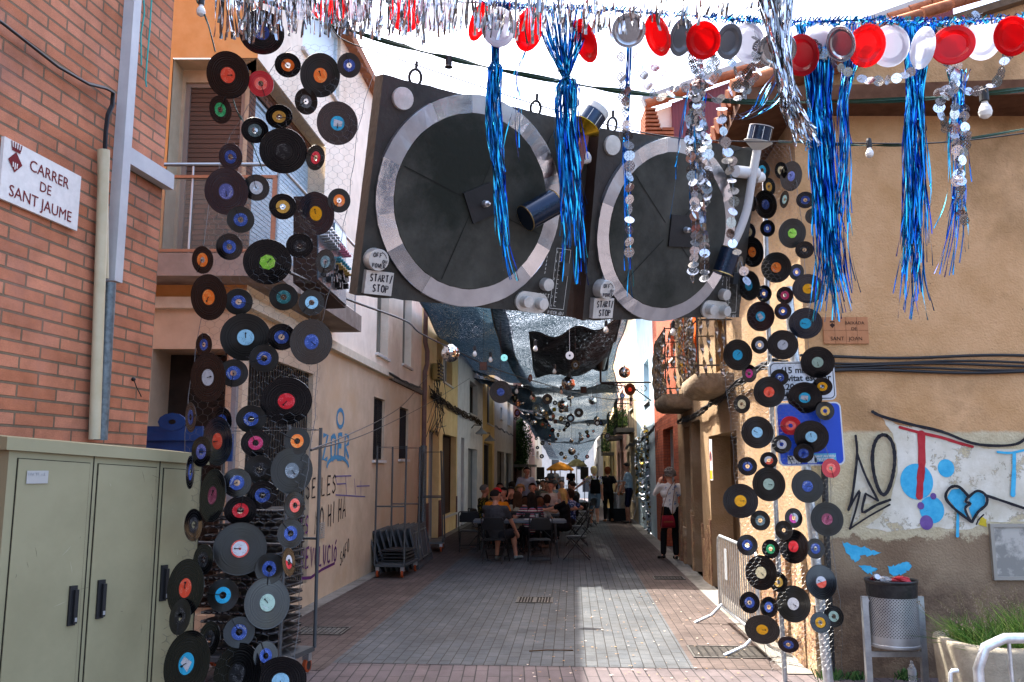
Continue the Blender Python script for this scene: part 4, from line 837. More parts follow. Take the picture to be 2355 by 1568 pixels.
def label_mat(key):
    nm = 'paper_'+key
    if nm in MC: return MC[nm]
    c = L3(LC_[key])[:3]; k = .45 if sum(c) > .9 else 2.4
    m = pm(nm, c, .55); b = m.node_tree.nodes['Principled BSDF']; L = m.node_tree.links.new; co = coord(m)
    mp = nd(m, 'Mapping'); mp.inputs['Scale'].default_value = (130, 330, 1); L(co, mp.inputs['Vector'])
    n = nd(m, 'TexNoise'); n.inputs['Scale'].default_value = 1; n.inputs['Detail'].default_value = 2; L(mp.outputs[0], n.inputs['Vector'])
    n2 = nd(m, 'TexNoise'); n2.inputs['Scale'].default_value = 32; n2.inputs['Detail'].default_value = 0; L(co, n2.inputs['Vector'])
    a = nd(m, 'Math', operation='GREATER_THAN'); L(n.outputs['Fac'], a.inputs[0]); a.inputs[1].default_value = .56
    a2 = nd(m, 'Math', operation='GREATER_THAN'); L(n2.outputs['Fac'], a2.inputs[0]); a2.inputs[1].default_value = .53
    mu = nd(m, 'Math', operation='MULTIPLY'); L(a.outputs[0], mu.inputs[0]); L(a2.outputs[0], mu.inputs[1])
    mx = nd(m, 'Mix', data_type='RGBA'); L(mu.outputs[0], mx.inputs[0]); mx.inputs[6].default_value = (*c, 1); mx.inputs[7].default_value = (*[min(.75, x*k + (.12 if k > 1 else 0)) for x in c], 1); L(mx.outputs[2], b.inputs['Base Color']); return m
def disc_mesh(name, prof, mat, seg=48, ms=None, mats=None):
    mb = MB(); mb.lathe((0,0,0), prof, seg, 0, None, True, ms); o = mb.build(name, mats or mat); me = o.data; bpy.data.objects.remove(o); return me
RM = {}
def rec_mesh(kind, lp):
    k = (kind, lp)
    if k not in RM:
        if lp: pr_ = [(.0,.0012),(.050,.0012),(.058,.0008),(.146,.0008),(.1505,.0012),(.1505,-.0012),(.146,-.0008),(.05,-.0012),(0,-.0012)]
        else: pr_ = [(.019,.0012),(.044,.0012),(.049,.0008),(.0855,.0008),(.0875,.0012),(.0875,-.0012),(.0855,-.0008),(.044,-.0012),(.019,-.0012),(.019,.0012)]
        me = disc_mesh('disc', pr_, VM[kind]); 
        for p in me.polygons: p.use_smooth = False
        RM[k] = me
    return RM[k]
def lab_mesh(key, lp, fl):
    k = ('L', key, lp, fl)
    if k not in RM:
        mb = MB(); r0, r1 = (.0035, .05) if lp else (.0192, .0435); seg = 8 if fl == 'o' else 36
        if fl == 'h':                                            # two colour label
            for s_, mi in ((0, 0), (1, 1)):
                rr = [[V((r*math.cos(math.pi*(s_+i/14)), r*math.sin(math.pi*(s_+i/14)), z)) for i in range(15)] for r, z in ((r0,.0016),(r1,.0016))]
                mb.grid(rr, mi, False)
        else: mb.lathe((0,0,0), [(r0,.0012),(r0,.0018),(r1,.0018),(r1,.0012)], seg)
        if fl == 'c':                                            # large pale printed panel
            mb.face([V((-.03,-.02,.002)), V((.03,-.022,.002)), V((.036,.012,.002)), V((-.026,.03,.002))], 1)
        if fl == 'r':
            mb.lathe((0,0,0), [(.008,.0021),(.042,.0021)], 30, 1)
        o = mb.build('label', [label_mat(key), label_mat('white')]); RM[k] = o.data; bpy.data.objects.remove(o)
    return RM[k]
TIE = {}
def tie_mesh(lp):
    if lp not in TIE:
        mb = MB(); mb.tube([V((0,0,-.006)), V((0,0,.006)), V((.004,0,.008)), V((.026,0,.005)) if lp else V((.03,0,.006)), V((.03,0,.004)) if lp else V((.087,0,.005)), V((.032,0,-.004)) if lp else V((.094,0,0))], .0022, 5)
        mb.box(-.004 if not lp else .024, .004 if not lp else .032, -.004, .004, .002, .009); o = mb.build('cable_tie', BLACK); TIE[lp] = o.data; bpy.data.objects.remove(o)
    return TIE[lp]
BELT = {}
RECS = []
def record(u, v, wpx, hpx, key, dist, side, kind='k', fl='', txt=None, yaw=None, rollx=0):
    big = max(wpx, hpx); lp = big > (92 if side == 'left' else 58)
    size = .301 if lp else .175
    s_ = big/F*dist/size; s_ = 1 + (s_-1)*.999
    c = at(u, v, dist) if True else None
    vd = (c - O).normalized(); rat = min(1, min(wpx, hpx)/big)
    tilt = math.acos(max(.12, rat)); 
    # the disc's normal: towards the viewer, turned by the foreshortening the wire net gives it
    n0 = -vd; 
    if hpx >= wpx:
        sg = yaw if yaw is not None else (-1 if u < (CENT[side](v)) else 1)
        nn = M.Rotation(sg*tilt, 3, 'Z') @ n0
    else: nn = M.Rotation((1)*tilt, 3, V((1,0,0))) @ n0
    nn = (nn + Z*random.uniform(-.03,.03)).normalized()
    g = bpy.data.objects.new('vinyl_record', None); col.objects.link(g); g.empty_display_size = .05
    xa = Z.cross(nn).normalized(); ya = nn.cross(xa); ang = random.uniform(0, 6.28)
    x2 = xa*math.cos(ang) + ya*math.sin(ang); y2 = nn.cross(x2)
    mt = frame_mat(c, x2, y2, nn); g.matrix_world = mt @ M.Scale(s_, 4)
    def ch(nm, me, az=0):
        o = bpy.data.objects.new(nm, me); col.objects.link(o); o.parent = g
        if az: o.rotation_euler = (0,0,az)
        return o
    ch('disc', rec_mesh(kind, lp)); ch('label', lab_mesh(key, lp, fl)); ch('cable_tie', tie_mesh(lp), random.uniform(0,6.28))
    if txt:
        if txt not in BELT:
            ob = []
            mb = None; q = text_mesh(txt, .019 if len(txt) < 5 else .0145, label_mat('white'), thick=.0001, align='CENTER'); BELT[txt] = q.data; bpy.data.objects.remove(q)
        o = ch('print', BELT[txt]); o.location = (0, .026, .0022)
    RECS.append(dict(o=g, u=u, v=v, lp=lp, key=key, kind=kind, side=side, fl=fl)); return g
CENT = {'left': lambda v: 640 if v < 700 else 640 - (v-700)*.1, 'right': lambda v: 1800 + (v-400)*.03}
def recs(rows, ox, oy, k, side, dist):
    for r in rows:
        x, y, w_, h_, key, *rest = r; kw = rest[0] if rest else {}
        u, v = ox + x*k, oy + y*k
        d = dist(u, v) + random.uniform(-.04, .04) - .0006*(max(w_,h_)*k < 80)
        record(u, v, w_*k, h_*k, key, d, side, **kw)
random.seed(31)
dl = lambda u, v: (5.35 - .35*(v/1568) - .25*max(0, (560-u)/170) )
def K(**k): return k
recs([(1028,296,434,420,'blue',K(txt='BELTER')),(717,690,388,448,'redorange',K(yaw=-1)),(1020,768,240,244,'salmon',K(kind='r')),(1268,598,250,232,'orange'),(1567,692,370,420,'orange',K(kind='g',yaw=1)),(1832,600,222,236,'blue',K(kind='g')),
 (648,1008,192,268,'green'),(1436,932,210,250,'grey',K(kind='g',yaw=-1)),(1725,1133,386,412,'cyan',K(kind='m',fl='c')),(1188,1072,254,224,'tan'),(965,1198,256,244,'slate'),(1226,1388,446,430,'black'),(742,1442,212,252,'blue',K(kind='b')),(1523,1450,166,242,'red')], 344.9, 0, .25, 'left', dl)
recs([(702,380,392,444,'violet',K(kind='b',txt='PHILIPS',yaw=-1)),(978,346,244,250,'white',K(fl='h')),(1222,520,256,244,'tan'),(1527,583,330,410,'amber',K(kind='b',yaw=-1)),(1740,464,212,230,'orange',K(kind='g',txt='CBS')),(834,640,252,250,'blue',K(kind='g')),(730,890,240,252,'blue'),(484,1010,186,262,'orange'),
 (1081,1030,444,426,'lime',K(fl='o')),(1377,880,250,232,'black'),(1612,1026,176,232,'slate'),(540,1354,314,434,'orange'),(815,1396,256,250,'blue',K(kind='g')),(1229,1352,262,250,'teal',K(kind='g')),(1487,1402,238,240,'lightblue',K(kind='g'))], 344.9, 344.9, .25, 'left', dl)
recs([(880,343,454,440,'lightblue',K(kind='g')),(1210,340,262,246,'blue'),(1485,384,384,426,'blue'),(496,410,140,212,'blue'),(1050,536,264,254,'blue',K(kind='g',txt='odeon')),(768,672,262,256,'blue',K(kind='g',txt='odeon')),(533,712,306,460,'silver'),
 (1255,929,462,430,'red'),(375,1078,92,278,'blue'),(662,1118,170,266,'blue'),(930,1094,266,254,'blue',K(kind='g',txt='BELTER')),(972,1314,262,252,'crimson'),(1353,1297,232,250,'orange',K(kind='g')),(621,1298,254,450,'redorange',K(kind='b')),(472,1394,168,276,'violet')], 344.9, 689.8, .25, 'left', dl)
recs([(600,205,70,300,'blue',K(yaw=1)),(1236,178,262,252,'black',K(kind='g')),(1536,190,372,420,'grey',K(txt='PHILIPS',kind='g')),(1030,302,258,262,'blue',K(txt='SONOPLAY')),(805,418,222,480,'maroon'),(1265,416,270,256,'blue'),(1062,556,284,260,'red'),(1562,510,180,250,'salmon'),
 (630,690,152,288,'black',K(yaw=1)),(1058,908,464,466,'redwhite',K(kind='g',fl='r')),(1524,768,234,258,'blue'),(720,1008,170,280,'black'),(1507,1030,110,250,'red',K(fl='h')),(1326,1092,244,272,'blue',K(kind='g')),(556,1270,304,508,'redorange'),(902,1336,268,286,'cyan',K(kind='g')),(1310,1405,390,450,'paleg',K(txt='odeon'))], 287.4, 1034.6, .25, 'left', dl)
recs([(1656,970,170,306,'black',K(kind='g')),(1926,1170,176,290,'black'),(2200,1110,268,268,'blue',K(kind='g',txt='BELTER')),(1716,1400,370,560,'cyan',K(fl='c')),(2180,1500,390,530,'black',K())], 0, 1176, .25, 'left', dl)
recs([(611,1508,52,62,'blue'),(645,1566,112,100,'lightblue')], 0, 0, 1, 'left', dl)
dr = lambda u, v: 7.35
recs([(1990,240,190,282,'violet',K(txt='BELTER')),(1898,188,112,164,'cream'),(1787,337,106,172,'tan'),(1755,500,194,274,'blue',K(txt='BELTER')),(1928,453,72,166,'paleg'),(2120,459,168,158,'blue',K(kind='b')),(2190,608,140,152,'black'),(1725,185,130,190,'cyan'),(1625,485,95,166,'black'),(1773,720,134,160,'blue'),
 (1600,752,124,166,'cream',K(kind='b')),(2000,765,246,280,'lime',K(kind='g',fl='o')),(1632,938,200,286,'orange'),(2113,918,168,164,'black'),(1852,1080,272,288,'orange',K(kind='g',txt='CBS')),(2040,1122,132,154,'violet',K(kind='g')),(2145,1275,282,276,'amber',K(kind='b',txt='CBS')),(1600,1245,196,284,'cyan',K(kind='g')),
 (1740,1320,136,160,'blue'),(1932,1336,150,162,'crimson',K(kind='m')),(1708,1530,250,280,'cyan',K(kind='m',fl='c')),(1914,1482,154,156,'blue',K(kind='m',txt='BELTER'))], 1322, 344.9, .25, 'right', dr)
recs([(1892,215,300,286,'cyan',K(kind='b')),(1268,505,262,290,'cyan',K(kind='g')),(1470,413,154,164,'silver',K(kind='g')),(1682,412,278,276,'silver'),(2003,572,302,288,'paleg'),(1374,675,132,168,'pink'),(1654,712,160,152,'blue',K(kind='g')),(1557,846,280,286,'redorange',K(kind='g')),
 (1885,898,304,282,'cyan',K(fl='c')),(2047,795,178,162,'amber'),(1307,958,146,170,'cream',K(kind='g')),(2072,1020,162,172,'tan'),(1755,1155,182,168,'salmon',K(kind='r')),(1448,1217,286,294,'lightblue',K(kind='g')),(1945,1257,304,294,'lightblue'),(1673,1327,172,168,'white',K(kind='g')),
 (1873,1410,180,172,'blue'),(1358,1530,172,170,'blue',K(txt='BELTER')),(1554,1474,154,150,'redorange',K(fl='h')),(2126,1547,158,174,'salmon',K(kind='r'))], 1379.5, 689.8, .25, 'right', dr)
recs([(1554,544,288,308,'paleg',K(kind='g')),(1910,563,276,300,'blue',K(kind='g',txt='BELTER')),(1294,698,310,308,'amber'),(1476,878,172,178,'slate',K(kind='g')),(1783,856,152,178,'pink',K(fl='h')),(1692,968,150,170,'black',K(kind='g')),(2090,866,280,304,'maroon',K(kind='g')),
 (1356,1104,182,184,'blue'),(1571,1140,152,168,'green'),(1782,1117,254,300,'red'),(1983,1137,160,180,'blue',K(txt='BELTER')),(1483,1358,272,304,'cream'),(1643,1445,156,172,'tan'),(2036,1445,258,304,'redorange',K(fl='h'))], 1379.5, 977.2, .25, 'right', dr)
recs([(235,850,292,318,'white',K(kind='g')),(483,1022,170,180,'amber'),(606,965,168,184,'paleg'),(190,1224,178,138,'blue',K(kind='m')),(10,880,152,180,'blue')], 1765.8, 1176, .25, 'right', dr)
recs([(1777,648,134,144,'blue',K(txt='BELTER')),(1867,840,232,186,'amber')], 1149.6, 1176, .3232, 'right', dr)
# unique labels from size, colours and the nearest neighbour
KN = {'violet':'violet blue','redorange':'red orange','salmon':'salmon pink','grey':'grey','slate':'slate grey','amber':'amber yellow','lime':'lime green','lightblue':'light blue','silver':'silver grey','paleg':'pale green','redwhite':'white and red','white':'white','tan':'tan yellow','cream':'cream'}
def cn(r): return KN.get(r['key'], r['key']) if r['fl'] != 'h' else {'white':'white and orange','red':'red and white','redorange':'orange and white','pink':'pink and white'}[r['key']]
def dirw(a, b):
    dx, dy = a['u']-b['u'], a['v']-b['v']
    h_ = 'left of' if dx < 0 else 'right of'; v_ = 'above' if dy < 0 else 'below'
    if abs(dx) > 2.2*abs(dy): return h_
    if abs(dy) > 2.2*abs(dx): return v_
    return v_ + ' and ' + h_
used = set()
disc_c = {'r':'see-through red','m':'dark maroon','g':'worn black','b':'blue-sheened black','k':'black'}
for r in RECS:
    nb = sorted([q for q in RECS if q is not r and q['side'] == r['side']], key=lambda q: (q['u']-r['u'])**2 + (q['v']-r['v'])**2)
    base = '%s %s record, %s label' % ('large' if r['lp'] else 'small', disc_c[r['kind']], cn(r))
    for q in nb[:9]:
        lb = base + ', ' + dirw(r, q) + ' %s %s-label one, %s net' % ('large' if q['lp'] else 'small', cn(q), r['side'])
        if lb not in used and len(lb.split()) <= 16: break
    used.add(lb); tag(r['o'], lb, 'record', 'vinyl records tied to the %s wire net' % r['side'])
# ------------------------------------------------------------------ chicken wire
def wire_net(label, left, right, dist, v0, v1, cell=.064, bulge=.12):
    def edge(tb, v):
        for (a, x), (b_, y) in zip(tb, tb[1:]):
            if a <= v <= b_: return x + (y-x)*(v-a)/(b_-a)
        return tb[-1][1] if v > tb[-1][0] else tb[0][1]
    mb = MB(); top, bot = at(700 if left[0][1] < 1000 else 1800, v0, dist(700, v0)).z, at(700 if left[0][1] < 1000 else 1800, v1, dist(700, v1)).z
    def P(x, h):                                            # x in metres, h height
        f = (top-h)/(top-bot); v = v0 + (v1-v0)*f; d = dist(700, v); ul, ur = edge(left, v), edge(right, v)
        xl, xr = (ul-CU)/F*d, (ur-CU)/F*d
        q = (x-xl)/(xr-xl)
        if q < -.02 or q > 1.02: return None
        return V((x + .006*math.sin(h*21+x*9), d + .05 + bulge*(math.sin(h*5+x*3)*.3 + (.5-q)**2*1.2), h + .006*math.sin(x*31)))
    a = cell/2; dy = cell*.62; j = 0; h = bot
    xs0 = (min(x for _, x in left)-CU)/F*5 - .4 if left[0][1] < 1000 else (1640-CU)/F*7.3; nx = int((2.2 if left[0][1] < 1000 else 1.6)/cell)
    while h < top:
        for i in range(nx):
            x = xs0 + i*cell + (a if j % 2 else 0)
            p = [P(x, h), P(x, h+dy*.55), P(x-a, h+dy), P(x+a, h+dy)]
            for s_, e in ((0,1),(1,2),(1,3)):
                if p[s_] and p[e]: mb.tube([p[s_], p[e]], .0007 if s_ else .001, 3, 0, False, False)
        h += dy; j += 1
    for tb in (left, right):
        pts = [P((edge(tb, v)-CU)/F*dist(700, v), top-(top-bot)*(v-v0)/(v1-v0)) for v in np.linspace(v0, v1, 40)]
        mb.tube([p for p in pts if p], .0022, 4, 0, False)
    return mb.build('wire_net', pm('wire', (.12,.12,.12), .4, .8), label=label, cat='wire net')
wire_net('tall hexagonal wire net holding the left column of records', [(95,625),(345,472),(580,442),(737,436),(900,428),(1120,420),(1185,418),(1310,394),(1410,388),(1600,350)], [(95,846),(335,800),(430,788),(737,745),(850,716),(1040,715),(1260,697),(1600,690)], dl, 95, 1600)
wire_net('hexagonal wire net holding the right column of records', [(330,1768),(600,1700),(882,1672),(1010,1684),(1085,1690),(1369,1702),(1550,1760)], [(330,1850),(560,1880),(820,1872),(1100,1905),(1426,1913),(1550,1913)], dr, 330, 1550, .05)
# ------------------------------------------------------------------ giant turntables
foil = noisy('kitchen_foil', '#a3a8ae', '#c6cace', 1.6, .24, .6, 3, metal=.95, dist=.016, c3='#7d838a'); foil2 = noisy('foil_wrap', '#a8a7a2', '#c2c0ba', 9, .42, .5, 50, metal=.35, dist=.004)
paintk = noisy('black_card', '#232320', '#3a3833', 5, .52, .5, 26, dist=.008, c3='#332d2a'); paintb = noisy('brown_black_card', '#2c211d', '#3a2c26', 4, .6, .4, 30, dist=.006)
platm = noisy('platter_cloth', '#31312c', '#474640', 2.4, .7, .8, 14, dist=.006, c3='#22251f'); INK = pm('marker_ink', (.03,.025,.03), .7); WINK = pm('white_ink', '#c9c7c0', .7)
class Board:
    def __init__(s, c, ex, ey, w_, h_):
        s.c = V(c); s.x = V(ex).normalized(); y = V(ey); s.y = (y - s.x*y.dot(s.x)).normalized(); s.n = s.x.cross(s.y); s.w, s.h = w_, h_
    def l(s, u, v, e=0.): q = onp(u, v, s.c + s.n*e, s.n) - s.c; return q.dot(s.x), q.dot(s.y)
    def p(s, a, b, e=0.): return s.c + s.x*a + s.y*b + s.n*e
    def ax(s): return (s.x, s.y, s.n)
def turntable(B, lb, plat, px, sq, knobs, start, power, arm, txtscale=1.0, th=.14):
    qr_ = sq[3]; g = thing('giant_turntable', lb, 'turntable', B.p(0, -B.h/2)); W2, H2 = B.w/2, B.h/2
    mb = MB(); mb.fr(B.c, B.x, B.y, B.n, -W2+.012, W2-.012, -H2+.012, H2-.012, -th, -.004, 1)
    n = 26; random.seed(3)
    rows = [[B.p(-W2+B.w*i/n + (random.uniform(-.006,.006) if 0<i<n else 0), -H2+B.h*j/n + random.uniform(-.005,.005), random.uniform(-.003,.003)) for i in range(n+1)] for j in range(n+1)]
    mb.grid(rows, 0, True)
    for rr in ([r[0] for r in rows], [r[-1] for r in rows], rows[0], rows[-1]): mb.grid([rr, [q - B.n*(th+.004) for q in rr]], 1, False)
    mb.build('case', [paintk, paintb], g)
    ca, cb, ro, ri = plat; c = B.p(ca, cb); seg = 72; mb = MB(); random.seed(8)
    rr = []
    for r_, z in ((ro+.004,.0),(ro,.034),(ro-.001,.035),(ri,.035)): rr.append([B.p(ca+(r_+random.uniform(-.003,.003))*math.cos(2*math.pi*k/seg), cb+(r_+random.uniform(-.003,.003))*math.sin(2*math.pi*k/seg), z+random.uniform(-.002,.002)) for k in range(seg)])
    mb.grid(rr, 0, True, True); k = 0
    while k < seg:
        w_ = random.randint(2, 6); q = random.choice((0, 0, 1, 2))
        for j in range(k, min(seg, k+w_)):
            for i in range(len(rr)-1): mb.m[i*seg+j] = q
        k += w_
    mb.sm = [False]*len(mb.f)
    mb.build('platter_ring', [foil, noisy('foil_dull', '#8f9196', '#a9aaad', 2, .36, .6, 5, metal=.85, dist=.012), noisy('foil_bright', '#b9bfc6', '#d5dade', 2, .14, .5, 4, metal=1, dist=.01)], g)
    mb = MB(); mb.lathe(c, [(0,.046),(ri*.5,.044),(ri-.004,.04),(ri,.03)], seg, 0, B.ax()); pl = mb.build('platter', platm, g)
    mb = MB()
    for k in range(4):
        a = qr_ + math.pi/4 + k*math.pi/2 + .1*math.sin(k*3); mb.ribbon([B.p(ca+r_*math.cos(a), cb+r_*math.sin(a), .0475) for r_ in np.linspace(.1, ri*.96, 12)], .007, B.n)
    mb.build('card_seams', pm('seam_dark', (.013,.013,.011), .7), pl)
    mb = MB(); qa, qb, qs, qr = sq; X = B.x*math.cos(qr)+B.y*math.sin(qr); Y = B.n.cross(X); mb.fr(B.p(qa,qb,.044), X, Y, B.n, -qs, qs, -qs, qs, 0, .018); mb.build('centre_plate', noisy('centre_black', '#151516', '#1f1f20', 8, .5, .3), g)
    sa, sb = px; mb = MB(); mb.lathe(B.p(sa,sb,.062), [(.026,0),(.022,.04),(.012,.05),(.01,.075),(0,.085)], 14, 0, B.ax()); mb.build('spindle', GALV, g)
    for (a, b_, r_, hh, nm) in knobs:
        mb = MB(); mb.lathe(B.p(a,b_,.0), [(r_*1.03,0),(r_,hh),(r_*.97,hh+.004),(0,hh+.006)], 24, 0, B.ax()); mb.build(nm, foil2, g)
    a, b_, hw, hh = start; mb = MB(); mb.fr(B.p(a,b_), B.x, B.y, B.n, -hw, hw, -hh, hh, 0, .05); ps = mb.build('start_button', foil2, g)
    mb = MB(); fn = lambda x, y: B.p(a+x, b_+y, .053)
    strokes(mb, 'START/', fn, -hw*.68, hh*.12, hw*.27, hh*.6, .009, B.n); strokes(mb, 'STOP', fn, -hw*.42, -hh*.75, hw*.3, hh*.6, .009, B.n); mb.build('handwriting', INK, ps)
    a2, b2, r2 = power; mb = MB(); mb.lathe(B.p(a2,b2), [(r2*1.05,0),(r2,.09),(r2*.96,.095),(0,.097)], 28, 0, B.ax()); pw = mb.build('power_knob', foil2, g)
    mb = MB(); fn = lambda x, y: B.p(a2+x, b2+y, .1)
    strokes(mb, 'OFF', fn, -r2*.6, r2*.25, r2*.3, r2*.38, .006, B.n); strokes(mb, 'ON', fn, r2*.35, -r2*.25, r2*.25, r2*.3, .006, B.n); strokes(mb, 'POWER', fn, -r2*.6, -r2*.7, r2*.26, r2*.38, .006, B.n)
    mb.ribbon([fn(r2*(.72*math.cos(t_)), r2*(.75*math.sin(t_))) for t_ in np.linspace(1.35,.3,7)], .005, B.n); mb.build('handwriting', INK, pw)
    # bottom right corner: pitch strip, reset, oval with two knobs
    L_ = arm['pitch']; mb = MB(); (x0,y0),(x1,y1) = L_; wd = .07
    for q in ([(x0,y0),(x1,y1)],[(x0+wd*1.9,y0),(x1+wd*1.9,y1)],[(x0,y0),(x0+wd*1.9,y0)],[(x1,y1),(x1+wd*1.9,y1)],[(x0+.035,y0-.03),(x1+.035,y1+.02)]): mb.ribbon([B.p(*p_, .006) for p_ in q], .003, B.n)
    for k in range(13):
        f = k/12; xx, yy = x0+(x1-x0)*f+.035, (y0-.03)+(y1+.02-y0+.03)*f; mb.ribbon([B.p(xx,yy,.0065), B.p(xx+.018,yy,.0065)], .0035, B.n)
        if k%2 == 0: strokes(mb, '86420246'[k//2], lambda p_, q_: B.p(xx-.03+p_, yy-.008+q_, .007), 0, 0, .014, .018, .0025, B.n)
    strokes(mb, 'PITCH ADJ', lambda p_, q_: B.p(x1-.01+p_, y1-.045+q_, .006), 0, 0, .0175, .024, .0035, B.n)
    strokes(mb, 'RESET', lambda p_, q_: B.p(arm['reset'][0]-.06+p_, arm['reset'][1]-.105+q_, .006), 0, 0, .024, .03, .004, B.n)
    rx, ry = arm['reset']
    for k in range(7): mb.ribbon([B.p(rx-.015, ry+.08+k*.03, .006), B.p(rx-.013, ry+.098+k*.03, .006)], .004, B.n)
    mb.build('scale_markings', WINK, g)
    mb = MB(); mb.fr(B.p(x0+.085, (y0+y1)/2+.08), B.x, B.y, B.n, -.03,.03,-.05,.05,0,.05); mb.build('fader', pm('fader_grey','#3a3d40',.3,.4), g)
    (oa, ob), (pa, pb) = arm['oval']; mb = MB(); r_ = .062; out = []; dd = math.atan2(pb-ob, pa-oa)
    for k in range(13): t_ = dd+math.pi/2+math.pi*k/12; out.append((oa+r_*1.25*math.cos(t_), ob+r_*1.25*math.sin(t_)))
    for k in range(13): t_ = dd-math.pi/2+math.pi*k/12; out.append((pa+r_*1.25*math.cos(t_), pb+r_*1.25*math.sin(t_)))
    mb.face([B.p(a,b_,.02) for a,b_ in out]); mb.grid([[B.p(a,b_,0) for a,b_ in out],[B.p(a,b_,.02) for a,b_ in out]],0,False,True); ov = mb.build('oval_plate', foil2, g)
    for (a,b_) in arm['oval']:
        mb = MB(); mb.lathe(B.p(a,b_,.02), [(.046,0),(.044,.06),(.04,.064),(0,.065)], 20, 0, B.ax()); mb.build('knob', foil2, ov)
    return g
def lc(B, pts, e=0): return [B.l(u, v, e) for u, v in pts]
B1 = Board((-.212,5.991,3.684), (.843,.5378,.0129), (.1398,-.2421,.9601), 1.765, 1.48)
B2 = Board((1.356,6.868,3.748), (.8436,.5258,.1087), (.0743,-.3147,.9463), 1.765, 1.48)
def plat(B, l, r, t, b_, il, ir):
    L_, R_, T_, D_ = lc(B, (l, r, t, b_)); ca = (L_[0]+R_[0])/2; cb = (T_[1]+D_[1])/2; ro = ((R_[0]-L_[0]) + (T_[1]-D_[1]))/4
    a, c = B.l(*il)[0], B.l(*ir)[0]; return ca, cb, ro, (c-a)/2
q1 = lc(B1, [(1051,442),(1108,410),(1144,490),(1090,521)])
t1 = turntable(B1, 'nearer giant black card turntable with brown tonearm and foil platter ring', plat(B1, (853,455), (1289,470), (1080,220), (1085,700), (912,455), (1262,470)), B1.l(1105,468),
    (sum(x for x,_ in q1)/4, sum(y for _,y in q1)/4, .115, .5),
    [(*B1.l(925,227), .075, .02, 'round_patch'), (*B1.l(1252,653), .048, .06, 'reset_knob')], (*B1.l(872,651,.05), .1, .08), (*B1.l(872,598,.097), .074),
    dict(pitch=[B1.l(1280,570), B1.l(1263,708)], reset=B1.l(1252,653), oval=[B1.l(1203,692), B1.l(1238,697)]))
t2 = turntable(B2, 'farther giant black card turntable with white tonearm and foil platter ring', plat(B2, (1366,520), (1682,560), (1545,320), (1535,733), (1417,520), (1678,540)), B2.l(1565,527),
    (*B2.l(1557,530), .13, .0), [(*B2.l(1406,334), .075, .02, 'round_patch'), (*B2.l(1660,676), .048, .06, 'reset_knob')], (*B2.l(1388,709,.05), .1, .08), (*B2.l(1398,667,.097), .074),
    dict(pitch=[B2.l(1672,600), B2.l(1667,718)], reset=B2.l(1660,676), oval=[B2.l(1626,710), B2.l(1658,713)]), th=.27)
def cyl(mb, a, b_, r0, r1, m=0, n=20, m2=None):
    a, b_ = V(a), V(b_); d = (b_-a).normalized(); x = d.orthogonal().normalized(); y = d.cross(x); L_ = (b_-a).length
    mb.lathe(a, [(0,0),(r0,0),(r1,L_),(0,L_)], n, m, (x, y, d))
def tonearm(g, B, head, elbow, weight0, weight1, armpts, am, cartr, white):
    tin = noisy('tin_blue_sheen', '#152335', '#1c2c40', 6, .22, .1, 40, metal=.55)  # black tin, its blue reflections put into the base colour
    a, b_ = [onp(u, v, B.c + B.n*.17, B.n) for u, v in head]; mb = MB(); cyl(mb, a, b_, cartr, cartr); d = (b_-a).normalized()
    x = d.orthogonal().normalized(); y = d.cross(x); mb.lathe(a, [(cartr,-.001),(cartr*1.04,.002),(cartr,.008)], 24, 1, (x,y,d)); mb.lathe(b_, [(cartr,-.008),(cartr*1.04,-.002),(cartr,.001)], 24, 1, (x,y,d)); mb.build('cartridge', [tin, pm('brass_rim', '#b59c60', .3, .9)], g)
    P = [onp(u, v, B.c + B.n*e, B.n) for u, v, e in armpts]; Q = []
    for i in range(len(P)-1):
        p0, p1, p2, p3 = P[max(i-1,0)], P[i], P[i+1], P[min(i+2,len(P)-1)]
        for j in range(6): t_ = j/6; Q.append(.5*((2*p1)+(p2-p0)*t_+(2*p0-5*p1+4*p2-p3)*t_*t_+(3*p1-p0-3*p2+p3)*t_**3))
    mb = MB(); mb.tube(Q+[P[-1]], .035, 12); mb.build('tonearm', am, g)
    a, b_ = [onp(u, v, B.c + B.n*.2, B.n) for u, v in (weight0, weight1)]; mb = MB(); cyl(mb, a, b_, .098, .098, 0, 24); d = (b_-a).normalized(); x = d.orthogonal().normalized(); y = d.cross(x)
    mb.lathe(b_, [(.098,0),(.1,.003),(.1,.05 if not white else .006),(0,.052 if not white else .008)], 24, 1, (x,y,d))
    for k in range(8):
        t_ = 2*math.pi*k/8; o_ = x*math.cos(t_)*.0995 + y*math.sin(t_)*.0995; mb.ribbon([a+o_+d*.01, b_+o_-d*.01], .005, (x*math.cos(t_)+y*math.sin(t_)), 2)
    mb.lathe(a, [(.03,-.075),(.118,-.004),(.118,.0),(0,0)], 24, 3, (x,y,d)); mb.build('counterweight', [tin, pm('cap_white','#b9b8b2',.5), WINK, pm('gold_cone','#a98a20',.25,.9) if not white else pm('cone_white','#aeada6',.5)], g)
tonearm(t1, B1, [(1208,502),(1276,464)], None, (1347,290), (1366,262), [(1275,465,.17),(1300,452,.19),(1325,400,.2),(1338,345,.2),(1346,305,.2)], noisy('arm_brown','#5a3230','#6a403c',8,.4,.1), .098, False)
tonearm(t2, B2, [(1662,630),(1682,572)], None, (1744,325), (1751,292), [(1683,565,.17),(1700,532,.19),(1718,480,.2),(1728,420,.2),(1742,340,.2)], pm('arm_white','#b4b4b2',.35), .088, True)
